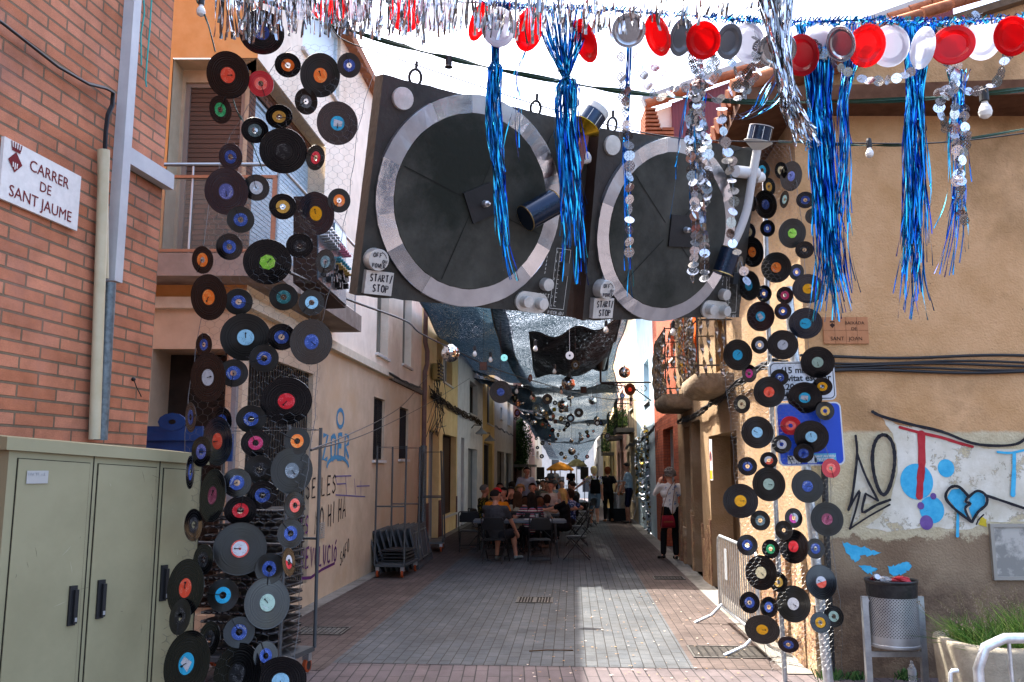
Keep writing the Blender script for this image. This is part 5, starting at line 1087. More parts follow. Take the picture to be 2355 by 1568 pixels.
for g, B, (u, v), s_ in ((t1, B1, (1318,352), 1), (t2, B2, (1718,397), 1)):
    mb = MB(); a, b_ = onp(u-26, v-3, B.c+B.n*.16, B.n), onp(u+22, v+2, B.c+B.n*.16, B.n); cyl(mb, a, b_, .05, .05, 0); c_, d_ = onp(u+18, v+14, B.c+B.n*.1, B.n), onp(u+34, v+10, B.c+B.n*.1, B.n); cyl(mb, c_, d_, .04, .045, 0); c_ = onp(u+36, v+16, B.c+B.n*.1, B.n); mb.ball(c_, .018)
    mb.tube([onp(u,v,B.c,B.n), onp(u,v,B.c+B.n*.16,B.n)], .05, 14)
    mb.build('pivot', pm('pvc_white','#b9b9b7',.4), g)
    mb = MB(); q = B.l(u-12, v+0); mb.lathe(B.p(*q), [(.2,0),(.2,.012),(0,.014)], 40, 0, B.ax()); mb.build('arm_base', platm, g)
for k, (B, g, u, v) in enumerate(((B1,t1,965,176),(B1,t1,1243,252),(B2,t2,1420,296),(B2,t2,1627,332))):
    a, b_ = B.l(u, v); a = max(-B.w/2+.03, min(B.w/2-.03, a)); mb = MB(); c = B.p(a, B.h/2+.045, -.07); mb.tube([c + B.x*.045*math.cos(t_) + B.y*.055*math.sin(t_) for t_ in np.linspace(0, 2*math.pi, 15)], .011, 7); mb.tube([c+B.y*.05, c+B.y*.09+V((0,0,.02))], .012, 5); mb.build('hanging_ring', BLACK, g)
# board gap box behind: wood side visible between the two decks
# ------------------------------------------------------------------ mixer
KM = 1.16; BM = Board(O + (V((-1.207,5.566,3.209))-O)*KM, (.0416,.9988,-.0267), (-.0392,.0283,.9988), .9, .65)
g = thing('giant_mixer', 'giant card mixer with coloured faders hanging behind the left records', 'mixer', BM.p(0,-.33)); th = .17
mb = MB(); mb.fr(BM.c, BM.x, BM.y, BM.n, -.45, .45, -.325, .325, -th, 0, 0); mb.build('case', paintb, g)
mb = MB(); mb.fr(BM.c, BM.x, BM.y, BM.n, -.43, .43, -.305, .305, .001, .01, 0); fp = mb.build('face_plate', noisy('plate_steelblue','#46525e','#5e6c78',5,.35,.2,30,metal=.5), g)
mb = MB(); mb.fr(BM.c, BM.x, BM.y, BM.n, .02, .4, .17, .27, .01, .02, 0); mb.build('display', pm('display_blue','#5f8ba3',.15), g)
for lb_, cm, rws in (('fader_knob', pm('knob_silver','#9aa0a5',.3,.7), 3), ('pink_knob', pm('knob_pink','#b06a80',.4), 1), ('cyan_knob', pm('knob_cyan','#3f8ba0',.4), 1), ('yellow_knob', pm('knob_yellow','#a08a50',.4), 1)):
    for r_ in range(rws):
        for k in range(6):
            b_ = {'fader_knob':.13-.045*r_,'pink_knob':.09,'cyan_knob':-.02,'yellow_knob':-.07}[lb_]; a = -.38+k*.07 if lb_ == 'fader_knob' else .03+k*.065
            mb = MB(); cyl(mb, BM.p(a,b_,.01), BM.p(a,b_,.07), .014, .012, 0, 8); mb.build(lb_, cm, g)
random.seed(2)
for k in range(22):
    a, b_ = random.uniform(-.38,.38), random.uniform(-.25,-.1); mb = MB(); mb.fr(BM.p(a,b_,.01), BM.x, BM.y, BM.n, -.014,.014,-.02,.02,0,.04); mb.build('small_fader', BLACK, g)
mb = MB()
for k in range(14): mb.ribbon([BM.p(-.4+k*.06,-.08,.011), BM.p(-.4+k*.06,-.26,.011)], .004, BM.n)
strokes(mb, 'LEVEL', lambda x, y: BM.p(x, y, .012), .0, .22, .05, .035, .005, BM.n); strokes(mb, 'CUE  CUE  CUE', lambda x, y: BM.p(x, y, .012), -.3, -.3, .04, .03, .004, BM.n); mb.build('markings', WINK, g)
# ------------------------------------------------------------------ cables, ribbons and bulbs
def cablepts(pts, y): return [at(u, v, yy if len(t_) > 2 else y) for t_ in pts for u, v, yy in [(t_ + (y,))[:3]]]
def smooth(P, n=6):
    Q = []
    for i in range(len(P)-1):
        p0, p1, p2, p3 = P[max(i-1,0)], P[i], P[i+1], P[min(i+2,len(P)-1)]
        for j in range(n): t_ = j/n; Q.append(.5*((2*p1)+(p2-p0)*t_+(2*p0-5*p1+4*p2-p3)*t_*t_+(3*p1-p0-3*p2+p3)*t_**3))
    return Q + [P[-1]]
GREEN = pm('green_cable', '#1d3a2a', .45); WH_B = pm('bulb_glass', '#c9c8c2', .25)
def cable(label, pts, y, r=.008, mat=BLACK, flat=False):
    mb = MB(); Q = smooth(cablepts(pts, y), 10)
    if flat:
        rows = []
        for i, p in enumerate(Q): an = i*.22; d = Z*math.cos(an) + V((0,1,0))*math.sin(an); rows.append([p-d*r*1.5, p+d*r*1.5])
        mb.grid(rows, 0, False); mb.tube(Q, r*.55, 4)
    else: mb.tube(Q, r, 5)
    return mb.build('cable', mat, label=label, cat='cable')
cable('flat green festoon cable crossing above the turntables and the blue tinsel', [(440,-30),(607,2),(780,62),(933,108),(1040,135),(1147,160),(1320,193),(1440,211),(1640,230),(1850,235),(2100,228),(2280,213),(2400,200)], 4.85, .011, GREEN, True)
cable('flat green lower cable across the tan wall at bulb height', [(1790,325),(1905,331),(2000,334),(2100,332),(2220,320),(2400,288)], 6.4, .008, GREEN, True)
cable('thin black cable beside the lower green one', [(1905,328),(2100,330),(2230,322),(2400,300)], 6.38, .006)
cable('thin steel wire from which both turntables hang', [(760,60),(800,96),(960,150),(1100,197),(1243,243),(1420,292),(1560,317),(1700,325),(1850,325)], 6.2, .005)
cable('green strap dropping from the top of the picture to the first record', [(452,0),(466,25),(480,60),(495,118)], 5.2, .01, GREEN, True)
cable('green strap between the green label record and the balcony rail', [(536,229),(548,262),(560,280),(578,325),(596,370),(604,392)], 5.35, .008, GREEN, True)
cable('black cable sagging from the mixer to the hanging mirror ball', [(666,626,5.4),(800,688,7.5),(933,738,10.5),(967,766,12),(1036,800,14),(1150,852,18),(1290,893,22),(1393,917,25),(1500,920,24)], 5, .012)
cable('thin wires tied from the wire net to the beige wall', [(715,1034,5.4),(800,1000,8),(880,962,13),(933,925,16),(985,862,20)], 5, .006)
cable('second thin wire from the wire net towards the yellow house', [(715,1036,5.4),(860,990,12),(990,925,20),(1080,870,27)], 5, .006)
cable('thin wire high above the turntables at the left', [(850,70),(960,115),(1000,150),(1040,175)], 7, .004)
def bulb(label, u, v, y, big=1., lean=0, lit=False, grp='bulbs on the festoon cables'):
    c = at(u, v, y); g = thing('light_bulb', label, 'light bulb', c, 0, grp); big = min(big, 1.25); g.scale = (big,)*3; g.rotation_euler = (0, R(lean), 0)
    if 'b' not in BULB:
        mb = MB(); mb.lathe((0,0,0), [(0,.075),(.016,.07),(.021,.05),(.021,.0),(.019,-.005)], 12); BULB['s'] = (o := mb.build('socket', BLACK)).data; bpy.data.objects.remove(o)
        mb = MB(); mb.lathe((0,0,0), [(.014,0),(.016,-.015),(.027,-.035),(.031,-.055),(.026,-.075),(.012,-.086),(0,-.088)], 14); BULB['b'] = (o := mb.build('glass', WH_B)).data; bpy.data.objects.remove(o)
    for nm, k in (('socket','s'),('glass','b')): o = bpy.data.objects.new(nm, BULB[k]); col.objects.link(o); o.parent = g
    return g
BULB = {}
bulb('frosted white bulb hanging between blue tinsel over the nearer turntable', 1318, 212, 4.8, 1.15)
bulb('frosted white bulb hanging at the top right of the tan wall', 2264, 232, 4.8, 1.3)
bulb('small frosted bulb on the lower green cable against the tan wall', 1999, 338, 6.38, 1.0)
bulb('cream bulb on the green strap at the orange wall', 463, 10, 5.2, .95)
bulb('bulb above the ribbon balconies under the farther turntable', 1548, 753, 11, 1.3)
for k, (x, y) in enumerate(((372,225),(570,470),(175,680),(327,745),(640,690),(1110,25),(1370,810),(740,828))):
    bulb(['white bulb on the swag of dark net','white bulb below the dark swag','white bulb on the blue net strip, upper','white bulb on the blue net strip, lower','white bulb left of the brown photo card','white bulb at the swag right end','white bulb in front of the pale blue house','white bulb left of the white centred record'][k], 1149.6+.22*x, 747+.22*y-3, (14,17,18,20,21,13,20,26)[k], (1.5,1.6,1.6,1.7,1.6,1.5,1.8,1.8)[k], grp='bulbs down the street')
for u, v, y, s_, lb in ((1092,806,15,1.7,'white bulb right of the big mirror ball'),(1128,820,16,1.6,'white bulb above the brown film picture')): bulb(lb, u, v, y, s_, grp='bulbs down the street')
g = thing('lamp_socket', 'empty black lamp socket on the green cable above the nearer turntable', 'socket', at(1032,142,4.85)); mb = MB(); mb.lathe((0,0,0), [(.0,.03),(.02,.03),(.02,-.025),(.026,-.035),(.0,-.035)], 12); o = mb.build('socket', BLACK); o.parent = g
# ------------------------------------------------------------------ tinsel, foil fringe, disc garlands
def foilm(n, c, r=.18, metal=.9): return pm(n, c, r, metal)
TBL = [foilm('tinsel_blue','#0b5fa8'), foilm('tinsel_cyan','#1b86b8'), foilm('tinsel_deep','#06348a'), foilm('tinsel_teal','#2aa0b8',.15), foilm('tinsel_dark','#0a4a78',.3)]  # last tone is a darker blue foil, spread at random over strands
TSV = [foilm('fringe_silver','#9fa2a6',.14,1), foilm('fringe_grey','#6e6c69',.25,.9), foilm('fringe_bright','#d8dade',.1,1)]
def tinsel(name, label, path, n, y, mats, wd, cat='tinsel', seed=0, wav=.012, loose=.12, group=None, dy=.05):
    random.seed(seed); mb = MB(); P = [(at(u, v, y), w_/F*y) for u, v, w_ in path]; m = len(P)
    for k in range(n):
        f = random.uniform(-.5,.5); g_ = random.uniform(-dy, dy); ph = random.uniform(0,6); le = random.uniform(.72,1) if random.random() < .7 else random.uniform(.45,.8); lo = random.gauss(0, loose)
        ctl = [p + V((f*w_, g_*(.3+i/m), 0)) for i, (p, w_) in enumerate(P)]
        Q = smooth(ctl, 5); Q = Q[:max(4, int(len(Q)*le))]; L_ = len(Q); tw = random.uniform(.15,.8); rows = []
        for i, p in enumerate(Q):
            x = i/L_; p = p + V((wav*math.sin(ph+i*.55)*x + lo*x*x*x, wav*math.cos(ph*2+i*.4)*x, 0)); an = ph+i*tw
            d = V((math.cos(an), math.sin(an), 0)); rows.append([p-d*wd/2, p+d*wd/2])
        mb.grid(rows, random.randrange(len(mats)), False)
    return mb.build(name, mats, label=label, cat=cat, **({'group':group} if group else {}))
GT = 'blue tinsel tassels'
YT = 4.75
tinsel('blue_tinsel', 'long blue tinsel tassel in front of the nearer platter, leftmost of the tassels', [(1155,8,46),(1142,60,30),(1139,140,16),(1138,160,34),(1135,240,34),(1140,330,30),(1148,420,22),(1158,540,16),(1172,660,40)], 85, YT, TBL, .0065, seed=1, loose=.01, group=GT)
tinsel('blue_tinsel', 'wide blue tinsel tassel over the brown tonearm with a flared top', [(1292,12,150),(1296,80,110),(1300,150,40),(1302,180,14),(1304,200,46),(1303,300,44),(1312,420,44),(1318,540,46),(1322,670,62)], 130, YT, TBL, .0065, seed=2, loose=.03, group=GT)
tinsel('blue_tinsel', 'few loose blue strands between the two left tassels', [(1230,60,20),(1205,130,10),(1188,172,6),(1192,230,14),(1188,320,30),(1205,440,60)], 5, YT, TBL, .006, seed=3, group=GT)
tinsel('blue_tinsel', 'slim blue tassel in front of the farther platter', [(1447,105,12),(1444,200,14),(1440,300,11),(1442,420,12),(1446,560,14),(1448,700,26)], 22, YT, TBL, .006, seed=4, loose=.0, group=GT)
tinsel('blue_tinsel', 'single blue strands falling over the farther turntable', [(1585,200,6),(1568,300,8),(1557,380,8),(1545,520,6)], 3, YT, TBL, .006, seed=5, loose=.0, group=GT)
tinsel('blue_tinsel', 'thin blue strands mixed into the silver disc cluster', [(1610,215,30),(1600,320,34),(1600,440,34),(1606,560,34)], 12, YT, TBL, .006, seed=6, loose=.0, group=GT)
tinsel('blue_tinsel', 'big blue tinsel tassel above the terracotta street sign', [(1882,55,110),(1884,130,80),(1884,235,56),(1888,300,58),(1896,420,52),(1904,540,46),(1912,650,56),(1922,750,110)], 190, YT, TBL, .0068, seed=7, loose=.03, group=GT)
tinsel('blue_tinsel', 'blue tassel just right of the biggest one', [(1965,58,70),(1955,150,40),(1940,235,24),(1942,330,26),(1936,450,30),(1934,560,50),(1950,690,70)], 42, YT, TBL, .0065, seed=8, loose=.02, group=GT)
tinsel('blue_tinsel', 'blue tassel hanging in the middle of the tan wall', [(2110,52,90),(2108,130,60),(2104,215,34),(2104,300,46),(2106,420,44),(2104,540,40),(2102,650,40),(2106,748,90)], 120, YT, TBL, .0068, seed=9, loose=.04, group=GT)
tinsel('blue_tinsel', 'rightmost blue tassel tangled with silver discs', [(2205,160,60),(2204,215,26),(2204,300,28),(2206,420,22),(2202,520,24),(2186,650,70)], 34, YT, TBL, .0065, seed=10, loose=.04, group=GT)
tinsel('blue_tinsel', 'blue strands looping down beside the brown eave', [(1800,160,30),(1770,220,60),(1740,255,30),(1700,268,20),(1660,245,8)], 9, YT, TBL, .006, seed=12, loose=.0, group=GT)
tinsel('tinsel_garland', 'blue tinsel rope strung along the top of the paper plates', [(1120,6,0),(1200,16,0),(1400,22,0),(1640,40,0),(1800,52,0),(2000,46,0),(2160,50,0),(2420,34,0)], 1, 4.62, TBL, .01, 'garland', seed=11, loose=0)
random.seed(13); mb = MB(); Q = smooth(cablepts([(640,-22),(900,0),(1120,6),(1200,16),(1400,24),(1640,40),(1800,50),(2000,46),(2160,50),(2420,34)], 4.64), 30)
for i, p in enumerate(Q):
    if p.x < at(1110,10,4.64).x: continue
    for k in range(7):
        a = random.uniform(0,6.28); d = V((random.uniform(-1,1), math.cos(a), math.sin(a)))*.028; e = V((math.sin(a),.3,math.cos(a)))*.004; mb.face([p-e, p+e, p+d+e, p+d-e], random.randrange(4))
mb.build('tinsel_rope', TBL, label='fuzzy blue tinsel wrapped round the plate line', cat='tinsel')
cable('silver cord carrying the red, white and silver plates', [(560,-40),(640,-22),(900,0),(1120,6),(1400,24),(1640,40),(1800,50),(2000,46),(2160,50),(2420,34)], 4.66, .007, TSV[0])
def fringe(label, u0, u1, vt, vb, n, y, seed, wd=.015, jit=30):
    random.seed(seed); mb = MB()
    for k in range(n):
        u = u0+(u1-u0)*(k+random.random())/n; tp = vt(u); bt = vb(u) + random.uniform(-jit, jit*.35); yy = y+random.uniform(-.06,.06); ph = random.uniform(0,6); le = random.gauss(0,7); rows = []; tw = random.uniform(.05,.35)
        for i in range(10):
            x = i/9; p = at(u + le*x*x + 2.2*math.sin(ph+i*.8)*x, tp+(bt-tp)*x, yy + .012*math.sin(ph+i)); an = ph*.2 + i*tw; d = V((math.cos(an), math.sin(an)*.8, 0)); w_ = wd*random.uniform(.85,1.1)
            rows.append([p-d*w_/2, p+d*w_/2])
        mb.grid(rows, random.randrange(3), False)
    return mb.build('foil_fringe', TSV, label=label, cat='foil fringe', group='silver foil fringe along the top')
fringe('silver foil fringe above the left records and the first plates', 498, 960, lambda u: -40, lambda u: 92 - 16*abs(math.sin(u*.011)), 150, 4.15, 1)
fringe('silver foil fringe in front of the sky left of the first blue tassel', 960, 1400, lambda u: -40, lambda u: 96 - 20*abs(math.sin(u*.013)), 105, 4.15, 2)
fringe('sparser silver foil fringe between the blue tassel and the silver clump', 1400, 1770, lambda u: -40, lambda u: 72 - 30*(u-1400)/370, 42, 4.15, 3)
tinsel('foil_clump', 'thick clump of silver foil strips trailing down left of the big blue tassel', [(1780,-40,110),(1788,30,70),(1795,110,46),(1808,190,36),(1826,250,34),(1850,310,46),(1868,345,70)], 60, 4.2, TSV, .011, 'foil fringe', seed=14, loose=.03)
# pierced silver discs on threads
def discs(label, paths, y, seed, r_=.03, sp=.058):
    random.seed(seed); mb = MB()
    for path in paths:
        Q = smooth([at(u, v, y+random.uniform(-.05,.05)) for u, v in path], 24); mb.tube(Q[::6]+[Q[-1]], .0016, 3); acc = 0
        for a, b_ in zip(Q, Q[1:]):
            acc += (b_-a).length
            if acc > sp:
                acc = 0; n_ = V((random.gauss(0,.7), -1, random.gauss(0,.5))).normalized(); x = n_.orthogonal().normalized(); yy = n_.cross(x); m_ = random.randrange(3); q = r_*random.uniform(.85,1.1); half = random.random() < .25
                mb.lathe(b_, [(q*.86,0),(q,0)], 14, m_, (x, yy, n_))
                for t_ in (-.6,-.2,.2,.6):
                    hw = math.sqrt(1-t_*t_)*q
                    mb.face([b_+x*(t_*q-.003)-yy*hw, b_+x*(t_*q+.003)-yy*hw, b_+x*(t_*q+.003)+yy*hw, b_+x*(t_*q-.003)+yy*hw], m_)
                    mb.face([b_-x*hw+yy*(t_*q-.003), b_-x*hw+yy*(t_*q+.003), b_+x*hw+yy*(t_*q+.003), b_+x*hw+yy*(t_*q-.003)], m_)
                if half: mb.face([b_+x*q*.8*math.cos(t2)+yy*q*.8*math.sin(t2) for t2 in np.linspace(0,math.pi,7)], m_)
    return mb.build('disc_garland', TSV, label=label, cat='garland', group='garlands of pierced silver discs')
YD = 4.7
discs('silver disc garland with slim blue tassel over the farther platter', [[(1430,105),(1428,160),(1436,240),(1446,330),(1448,420),(1447,580)], [(1455,110),(1470,150),(1440,220),(1436,330)]], YD, 1)
discs('silver disc loop swinging from the silver tray towards the roof corner', [[(1480,125),(1500,150),(1535,180)], [(1475,150),(1490,195),(1510,222),(1545,215),(1560,190),(1600,225)]], YD, 2)
discs('thick cluster of silver disc strands right of the farther turntable centre', [[(1585,60),(1592,130),(1600,200),(1585,290),(1592,400),(1600,520),(1592,640)], [(1612,60),(1612,140),(1602,230),(1615,330),(1612,440),(1620,540),(1620,640)], [(1640,90),(1632,150),(1604,220),(1600,300),(1605,420),(1596,500)], [(1608,210),(1595,300),(1610,420),(1607,560)], [(1640,120),(1650,170),(1610,220),(1630,360),(1622,470)]], YD, 3, sp=.034)
discs('silver disc strand beside the white tonearm', [[(1630,215),(1660,250),(1664,330),(1680,400),(1688,460),(1680,540),(1700,590),(1710,620),(1722,660)], [(1655,250),(1672,340),(1690,380)]], YD, 4)
discs('silver disc garland between the plates and the brown eave', [[(1665,55),(1675,110),(1690,160),(1720,200),(1700,225),(1640,225)], [(1735,70),(1740,130),(1710,180),(1680,210)], [(1780,60),(1740,170),(1700,205)], [(1842,80),(1870,100),(1905,135),(1950,165),(2000,185),(2060,180),(2095,165)]], YD, 5, sp=.045)
discs('silver disc garland draped over the plates at the upper right', [[(2150,60),(2170,95),(2180,150),(2195,200),(2160,240),(2180,300)], [(2180,40),(2200,120),(2200,180),(2230,210),(2290,190),(2310,140),(2330,110)], [(2230,50),(2205,120),(2195,190),(2150,215)], [(2260,30),(2180,60)], [(2200,210),(2195,300),(2210,400),(2208,480),(2220,510)], [(2215,240),(2220,330),(2200,420)]], YD, 6, sp=.038)
# ------------------------------------------------------------------ plates
PLT = {}
def plate_mesh(kind):
    if kind in PLT: return PLT[kind]
    mb = MB(); seg = 48
    if kind == 'tray': prof = [(0,.0),(.072,.0),(.08,.008),(.088,.012),(.1,.011),(.104,.014),(.106,.009)]
    else: prof = [(0,0),(.062,0),(.072,.006),(.08,.012),(.1,.015),(.105,.012)]
    mb.lathe((0,0,0), prof, seg); mb.lathe((0,0,0), [(r_-.0004, z-.0014) for r_, z in prof], seg)
    mats = {'red': pm('plate_red','#c8121a',.25), 'darkred': pm('plate_crimson','#8e0f1c',.25), 'white': pm('plate_white','#c9ccd4',.3), 'tray': pm('tray_silver','#a4a8ac',.22,.85), 'grey': pm('plate_grey','#55585c',.35,.4)}
    m = mats[kind]
    if kind in ('red','darkred','white'): m.node_tree.nodes['Principled BSDF'].inputs['Transmission Weight'].default_value = .0
    if kind in ('red','darkred','white') and not m.get('tl'):
        m['tl'] = 1; L = m.node_tree.links.new; t_ = nd(m, 'BsdfTranslucent'); t_.inputs[0].default_value = L3({'red':'#e8141c','darkred':'#a0101c','white':'#d5d8e2'}[kind]); mx = nd(m, 'MixShader'); mx.inputs[0].default_value = .45
        L(m.node_tree.nodes['Principled BSDF'].outputs[0], mx.inputs[1]); L(t_.outputs[0], mx.inputs[2]); L(mx.outputs[0], m.node_tree.nodes['Material Output'].inputs[0])
    if kind == 'tray':
        for k in range(48): a = 2*math.pi*k/48; mb.tube([V((.092*math.cos(a),.092*math.sin(a),.0125)), V((.106*math.cos(a+.06),.106*math.sin(a+.06),.0125))], .0022, 4)
    o = mb.build('plate', m); PLT[kind] = o.data; bpy.data.objects.remove(o); return PLT[kind]
PL = [(690,4,64,84,'white','leftmost white plate high above the left records'),(757,4,96,100,'red','leftmost red plate above the left records'),(820,4,66,96,'white','white plate right of the leftmost red one'),(932,20,82,110,'red','red plate behind the silver fringe at the roof corner'),(1005,28,98,98,'white','white plate touching the sky right of the beige house'),
 (1098,47,26,98,'red','narrow edge-on red plate left of the first blue tassel'),(1148,62,82,94,'white','white plate behind the first blue tassel'),(1213,67,58,104,'red','red plate right of the first blue tassel'),(1350,92,38,108,'red','narrow red plate right of the flared blue tassel'),(1446,69,82,82,'tray','silver rope edged tray above the slim blue tassel'),
 (1516,80,46,102,'red','tilted red plate right of the leftmost silver tray'),(1564,85,48,90,'grey','grey plate left of the disc covered red plate'),(1619,92,80,90,'red','red plate covered with silver discs above the cluster'),(1674,95,56,84,'grey','dark grey plate right of the disc covered red one'),(1724,98,72,98,'white','white plate above the brown eave'),
 (1787,113,92,84,'tray','large silver rope edged tray behind the foil clump'),(1845,126,78,100,'darkred','dark crimson plate beside the foil clump'),(1883,92,72,90,'white','white plate above the biggest blue tassel'),(1936,100,60,86,'tray','silver tray between white plate and bright red plate'),(1991,105,82,102,'red','bright red plate right of the biggest blue tassel'),
 (2048,105,88,100,'white','white plate right of the bright red one on the tan wall'),(2118,110,46,100,'white','narrow white plate behind the middle tassel'),(2191,105,100,90,'red','red plate under the silver discs at the upper right'),(2258,91,80,98,'white','white plate between two red ones at far right'),(2330,82,76,96,'red','red plate cut by the right edge of the picture')]
random.seed(17)
for k, (u, v, w_, h_, kind, lb) in enumerate(PL):
    y = 4.62 + .05*(k%3); c = at(u, v, y); g = bpy.data.objects.new('plate', plate_mesh(kind)); col.objects.link(g)
    vd = (O-c).normalized(); big = max(w_, h_); tilt = math.acos(min(1, min(w_,h_)/big)); n_ = M.Rotation(tilt*(1 if k%2 else -1), 3, 'Z' if h_ >= w_ else 'X') @ vd
    x = Z.cross(n_).normalized(); g.matrix_world = frame_mat(c, x, n_.cross(x), n_) @ M.Scale(big/F*y/.21, 4); tag(g, lb, 'plate', 'plates strung along the silver cord')
# ------------------------------------------------------------------ hanging things down the street
def zz(x, y): return 1149.6+.22*x, 747+.22*y
def netz(u, y):
    r = rowat(min(max(y,15.5),100)); return at((r[1]+r[3])/2, (r[2]+r[4])/2, y).z
def hang(g_or_c, c, y):
    top = max(c.z+.15, netz(0, y)-.45); mb = MB(); mb.tube([c, V((c.x, c.y, top))], .0035, 3, 0, False, False); return mb
MIRR = [pm('mirror_a', (.75,.75,.76), .08, 1), pm('mirror_b', (.5,.48,.45), .12, 1), pm('mirror_c', (.85,.8,.74), .1, 1)]
def ball_mesh():
    if 'ball' in PLT: return PLT['ball']
    random.seed(5); mb = MB(); mb.ball((0,0,0), .97, 20, 14, 3); nr = 18
    for i in range(nr):
        t0, t1 = math.pi*(i+.06)/nr, math.pi*(i+.94)/nr; n = max(4, int(34*math.sin(math.pi*(i+.5)/nr)))
        for k in range(n):
            p0, p1 = 2*math.pi*(k+.06)/n, 2*math.pi*(k+.94)/n; j = random.uniform(-.012,.012); j2 = random.uniform(-.012,.012)
            mb.face([V((math.sin(t_)*math.cos(p_), math.sin(t_)*math.sin(p_), math.cos(t_)))*(1+e) for t_, p_, e in ((t0,p0,j),(t1,p0,-j2),(t1,p1,-j),(t0,p1,j2))], random.choice((0,0,1,2)))
    o = mb.build('mirror_sphere', MIRR+[pm('ball_core', (.05,.045,.04), .5)]); PLT['ball'] = o.data; bpy.data.objects.remove(o); return PLT['ball']
BL = [(1036,812,21,14,'big mirror ball in front of the cream yellow house'),(*zz(716,610),16,19,'mirror ball at the centre of the nets, left of the brown card'),(*zz(652,832),11.5,25,'mirror ball below and left of the central one'),(*zz(968,790),9.3,27,'mirror ball right of the central one with a bright cap'),(*zz(1302,495),13.4,18,'mirror ball in front of the bracket lantern'),
 (*zz(430,900),7.7,28,'mirror ball beside the left net edge, high'),(*zz(352,1018),7,30,'mirror ball just right of the balcony shrub'),(*zz(288,935),5,30,'small mirror ball above the balcony shrub'),(*zz(1012,985),6.6,31,'mirror ball above a record at the right net edge'),(*zz(748,1210),4.6,42,'small mirror ball far down, left of a pair'),(*zz(850,1188),5.6,40,'small mirror ball far down, right of a pair'),(*zz(752,1322),8.6,36,'mirror ball above the yellow umbrella'),(*zz(680,1385),4.6,44,'small mirror ball nearest the yellow umbrella top'),(*zz(518,1240),3.2,44,'tiny mirror ball far down on the left')]
for u, v, r_, y, lb in BL:
    c = at(u, v, y); rr = r_/F*y; g = thing('mirror_ball', lb, 'mirror ball', c, random.uniform(0,6), 'mirror balls hung over the street')
    o = bpy.data.objects.new('mirror_sphere', ball_mesh()); col.objects.link(o); o.parent = g; o.scale = (rr,)*3
    mb = MB(); cyl(mb, V((0,0,rr*.97)), V((0,0,rr*1.15)), rr*.16, rr*.12, 0, 8); mb.tube([V((0,0,rr*1.1)), V((0,0,max(rr+.3, netz(0,y)-.5-c.z)))], .004, 3, 0, False, False); o = mb.build('hook', BLACK); o.parent = g
HR = [(*zz(8,700),26,26,'blue','large hanging record with blue label in front of the grey house'),(*zz(497,775),12,12,'cream','hanging record with beige label left of the central mirror balls'),(*zz(825,918),10.5,10.5,'white','hanging record with white label at mid street'),(*zz(738,975),9.4,9.4,'lightblue','hanging record with lettering round a pale blue label'),(*zz(790,418),9.6,11,'grey','dark hanging record on the swag below the white disc'),
 (*zz(317,557),4.6,9.2,'black','edge-on hanging record on the long black cable'),(*zz(190,825),5.6,8,'tan','hanging record above the balcony shrub'),(*zz(180,920),6.5,9,'blue','hanging record touching the balcony shrub top'),(*zz(487,920),3.6,5,'tan','tiny hanging record beside the left mirror ball'),(*zz(1360,675),12.5,14,'redorange','hanging record with red label under the bracket lantern'),(*zz(1280,740),6,6.6,'violet','small hanging record left of the red label one'),
 (*zz(1125,1160),7,7,'grey','hanging record at the lower right net edge'),(*zz(1018,1025),6.6,6.6,'white','hanging record just below the right mirror ball'),(*zz(380,1187),3.6,3.6,'white','tiny hanging record above the far left houses'),(*zz(445,1235),5,5,'grey','hanging record far left with grey label'),(*zz(393,1283),4.6,4,'blue','tiny hanging record with blue label far left'),(*zz(438,1373),5,5,'white','hanging record left of the yellow umbrella'),
 (*zz(643,1347),5,5,'black','black hanging record above the yellow umbrella'),(*zz(793,1380),4.4,4.4,'white','pale centred record between the two umbrellas'),(*zz(912,1378),4.6,4.6,'salmon','hanging record above the khaki umbrella right end'),(*zz(820,1352),2.2,2.2,'cream','tiniest hanging record near the far mirror ball'),(*zz(482,1068),2.4,4,'black','edge-on tiny record on the blue far net')]
for u, v, rw, rh, key, lb in HR:
    y = .175*F/(2*rh) if rh < 15 else .30*F/(2*rh)*.99
    y = min(y, 46) if rh < 15 else y
    lp = rh > 13.5
    if key in ('cream','white','redorange') and rh > 9: lp = True; y = .30*F/(2*rh)
    size = .301 if lp else .175; c = at(u, v, y); vd = (O-c).normalized(); n_ = M.Rotation(math.acos(min(1, rw/rh)) if rw < rh else .05, 3, 'Z') @ vd
    g = bpy.data.objects.new('hanging_record', None); col.objects.link(g); x = Z.cross(n_).normalized(); g.matrix_world = frame_mat(c, x, n_.cross(x), n_) @ M.Scale(2*rh/F*y/size, 4); g.empty_display_size = .05
    for nm, me in (('disc', rec_mesh('k', lp)), ('label', lab_mesh(key, lp, ''))): o = bpy.data.objects.new(nm, me); col.objects.link(o); o.parent = g
    tag(g, lb, 'record', 'records hung over the street')
    mb = MB(); mb.tube([c+Z*size*.5*(2*rh/F*y/size), V((c.x, c.y, max(c.z+.3, netz(0,y)-.5)))], .003, 3, 0, False, False); mb.build('thread', BLACK, g)
random.seed(44)
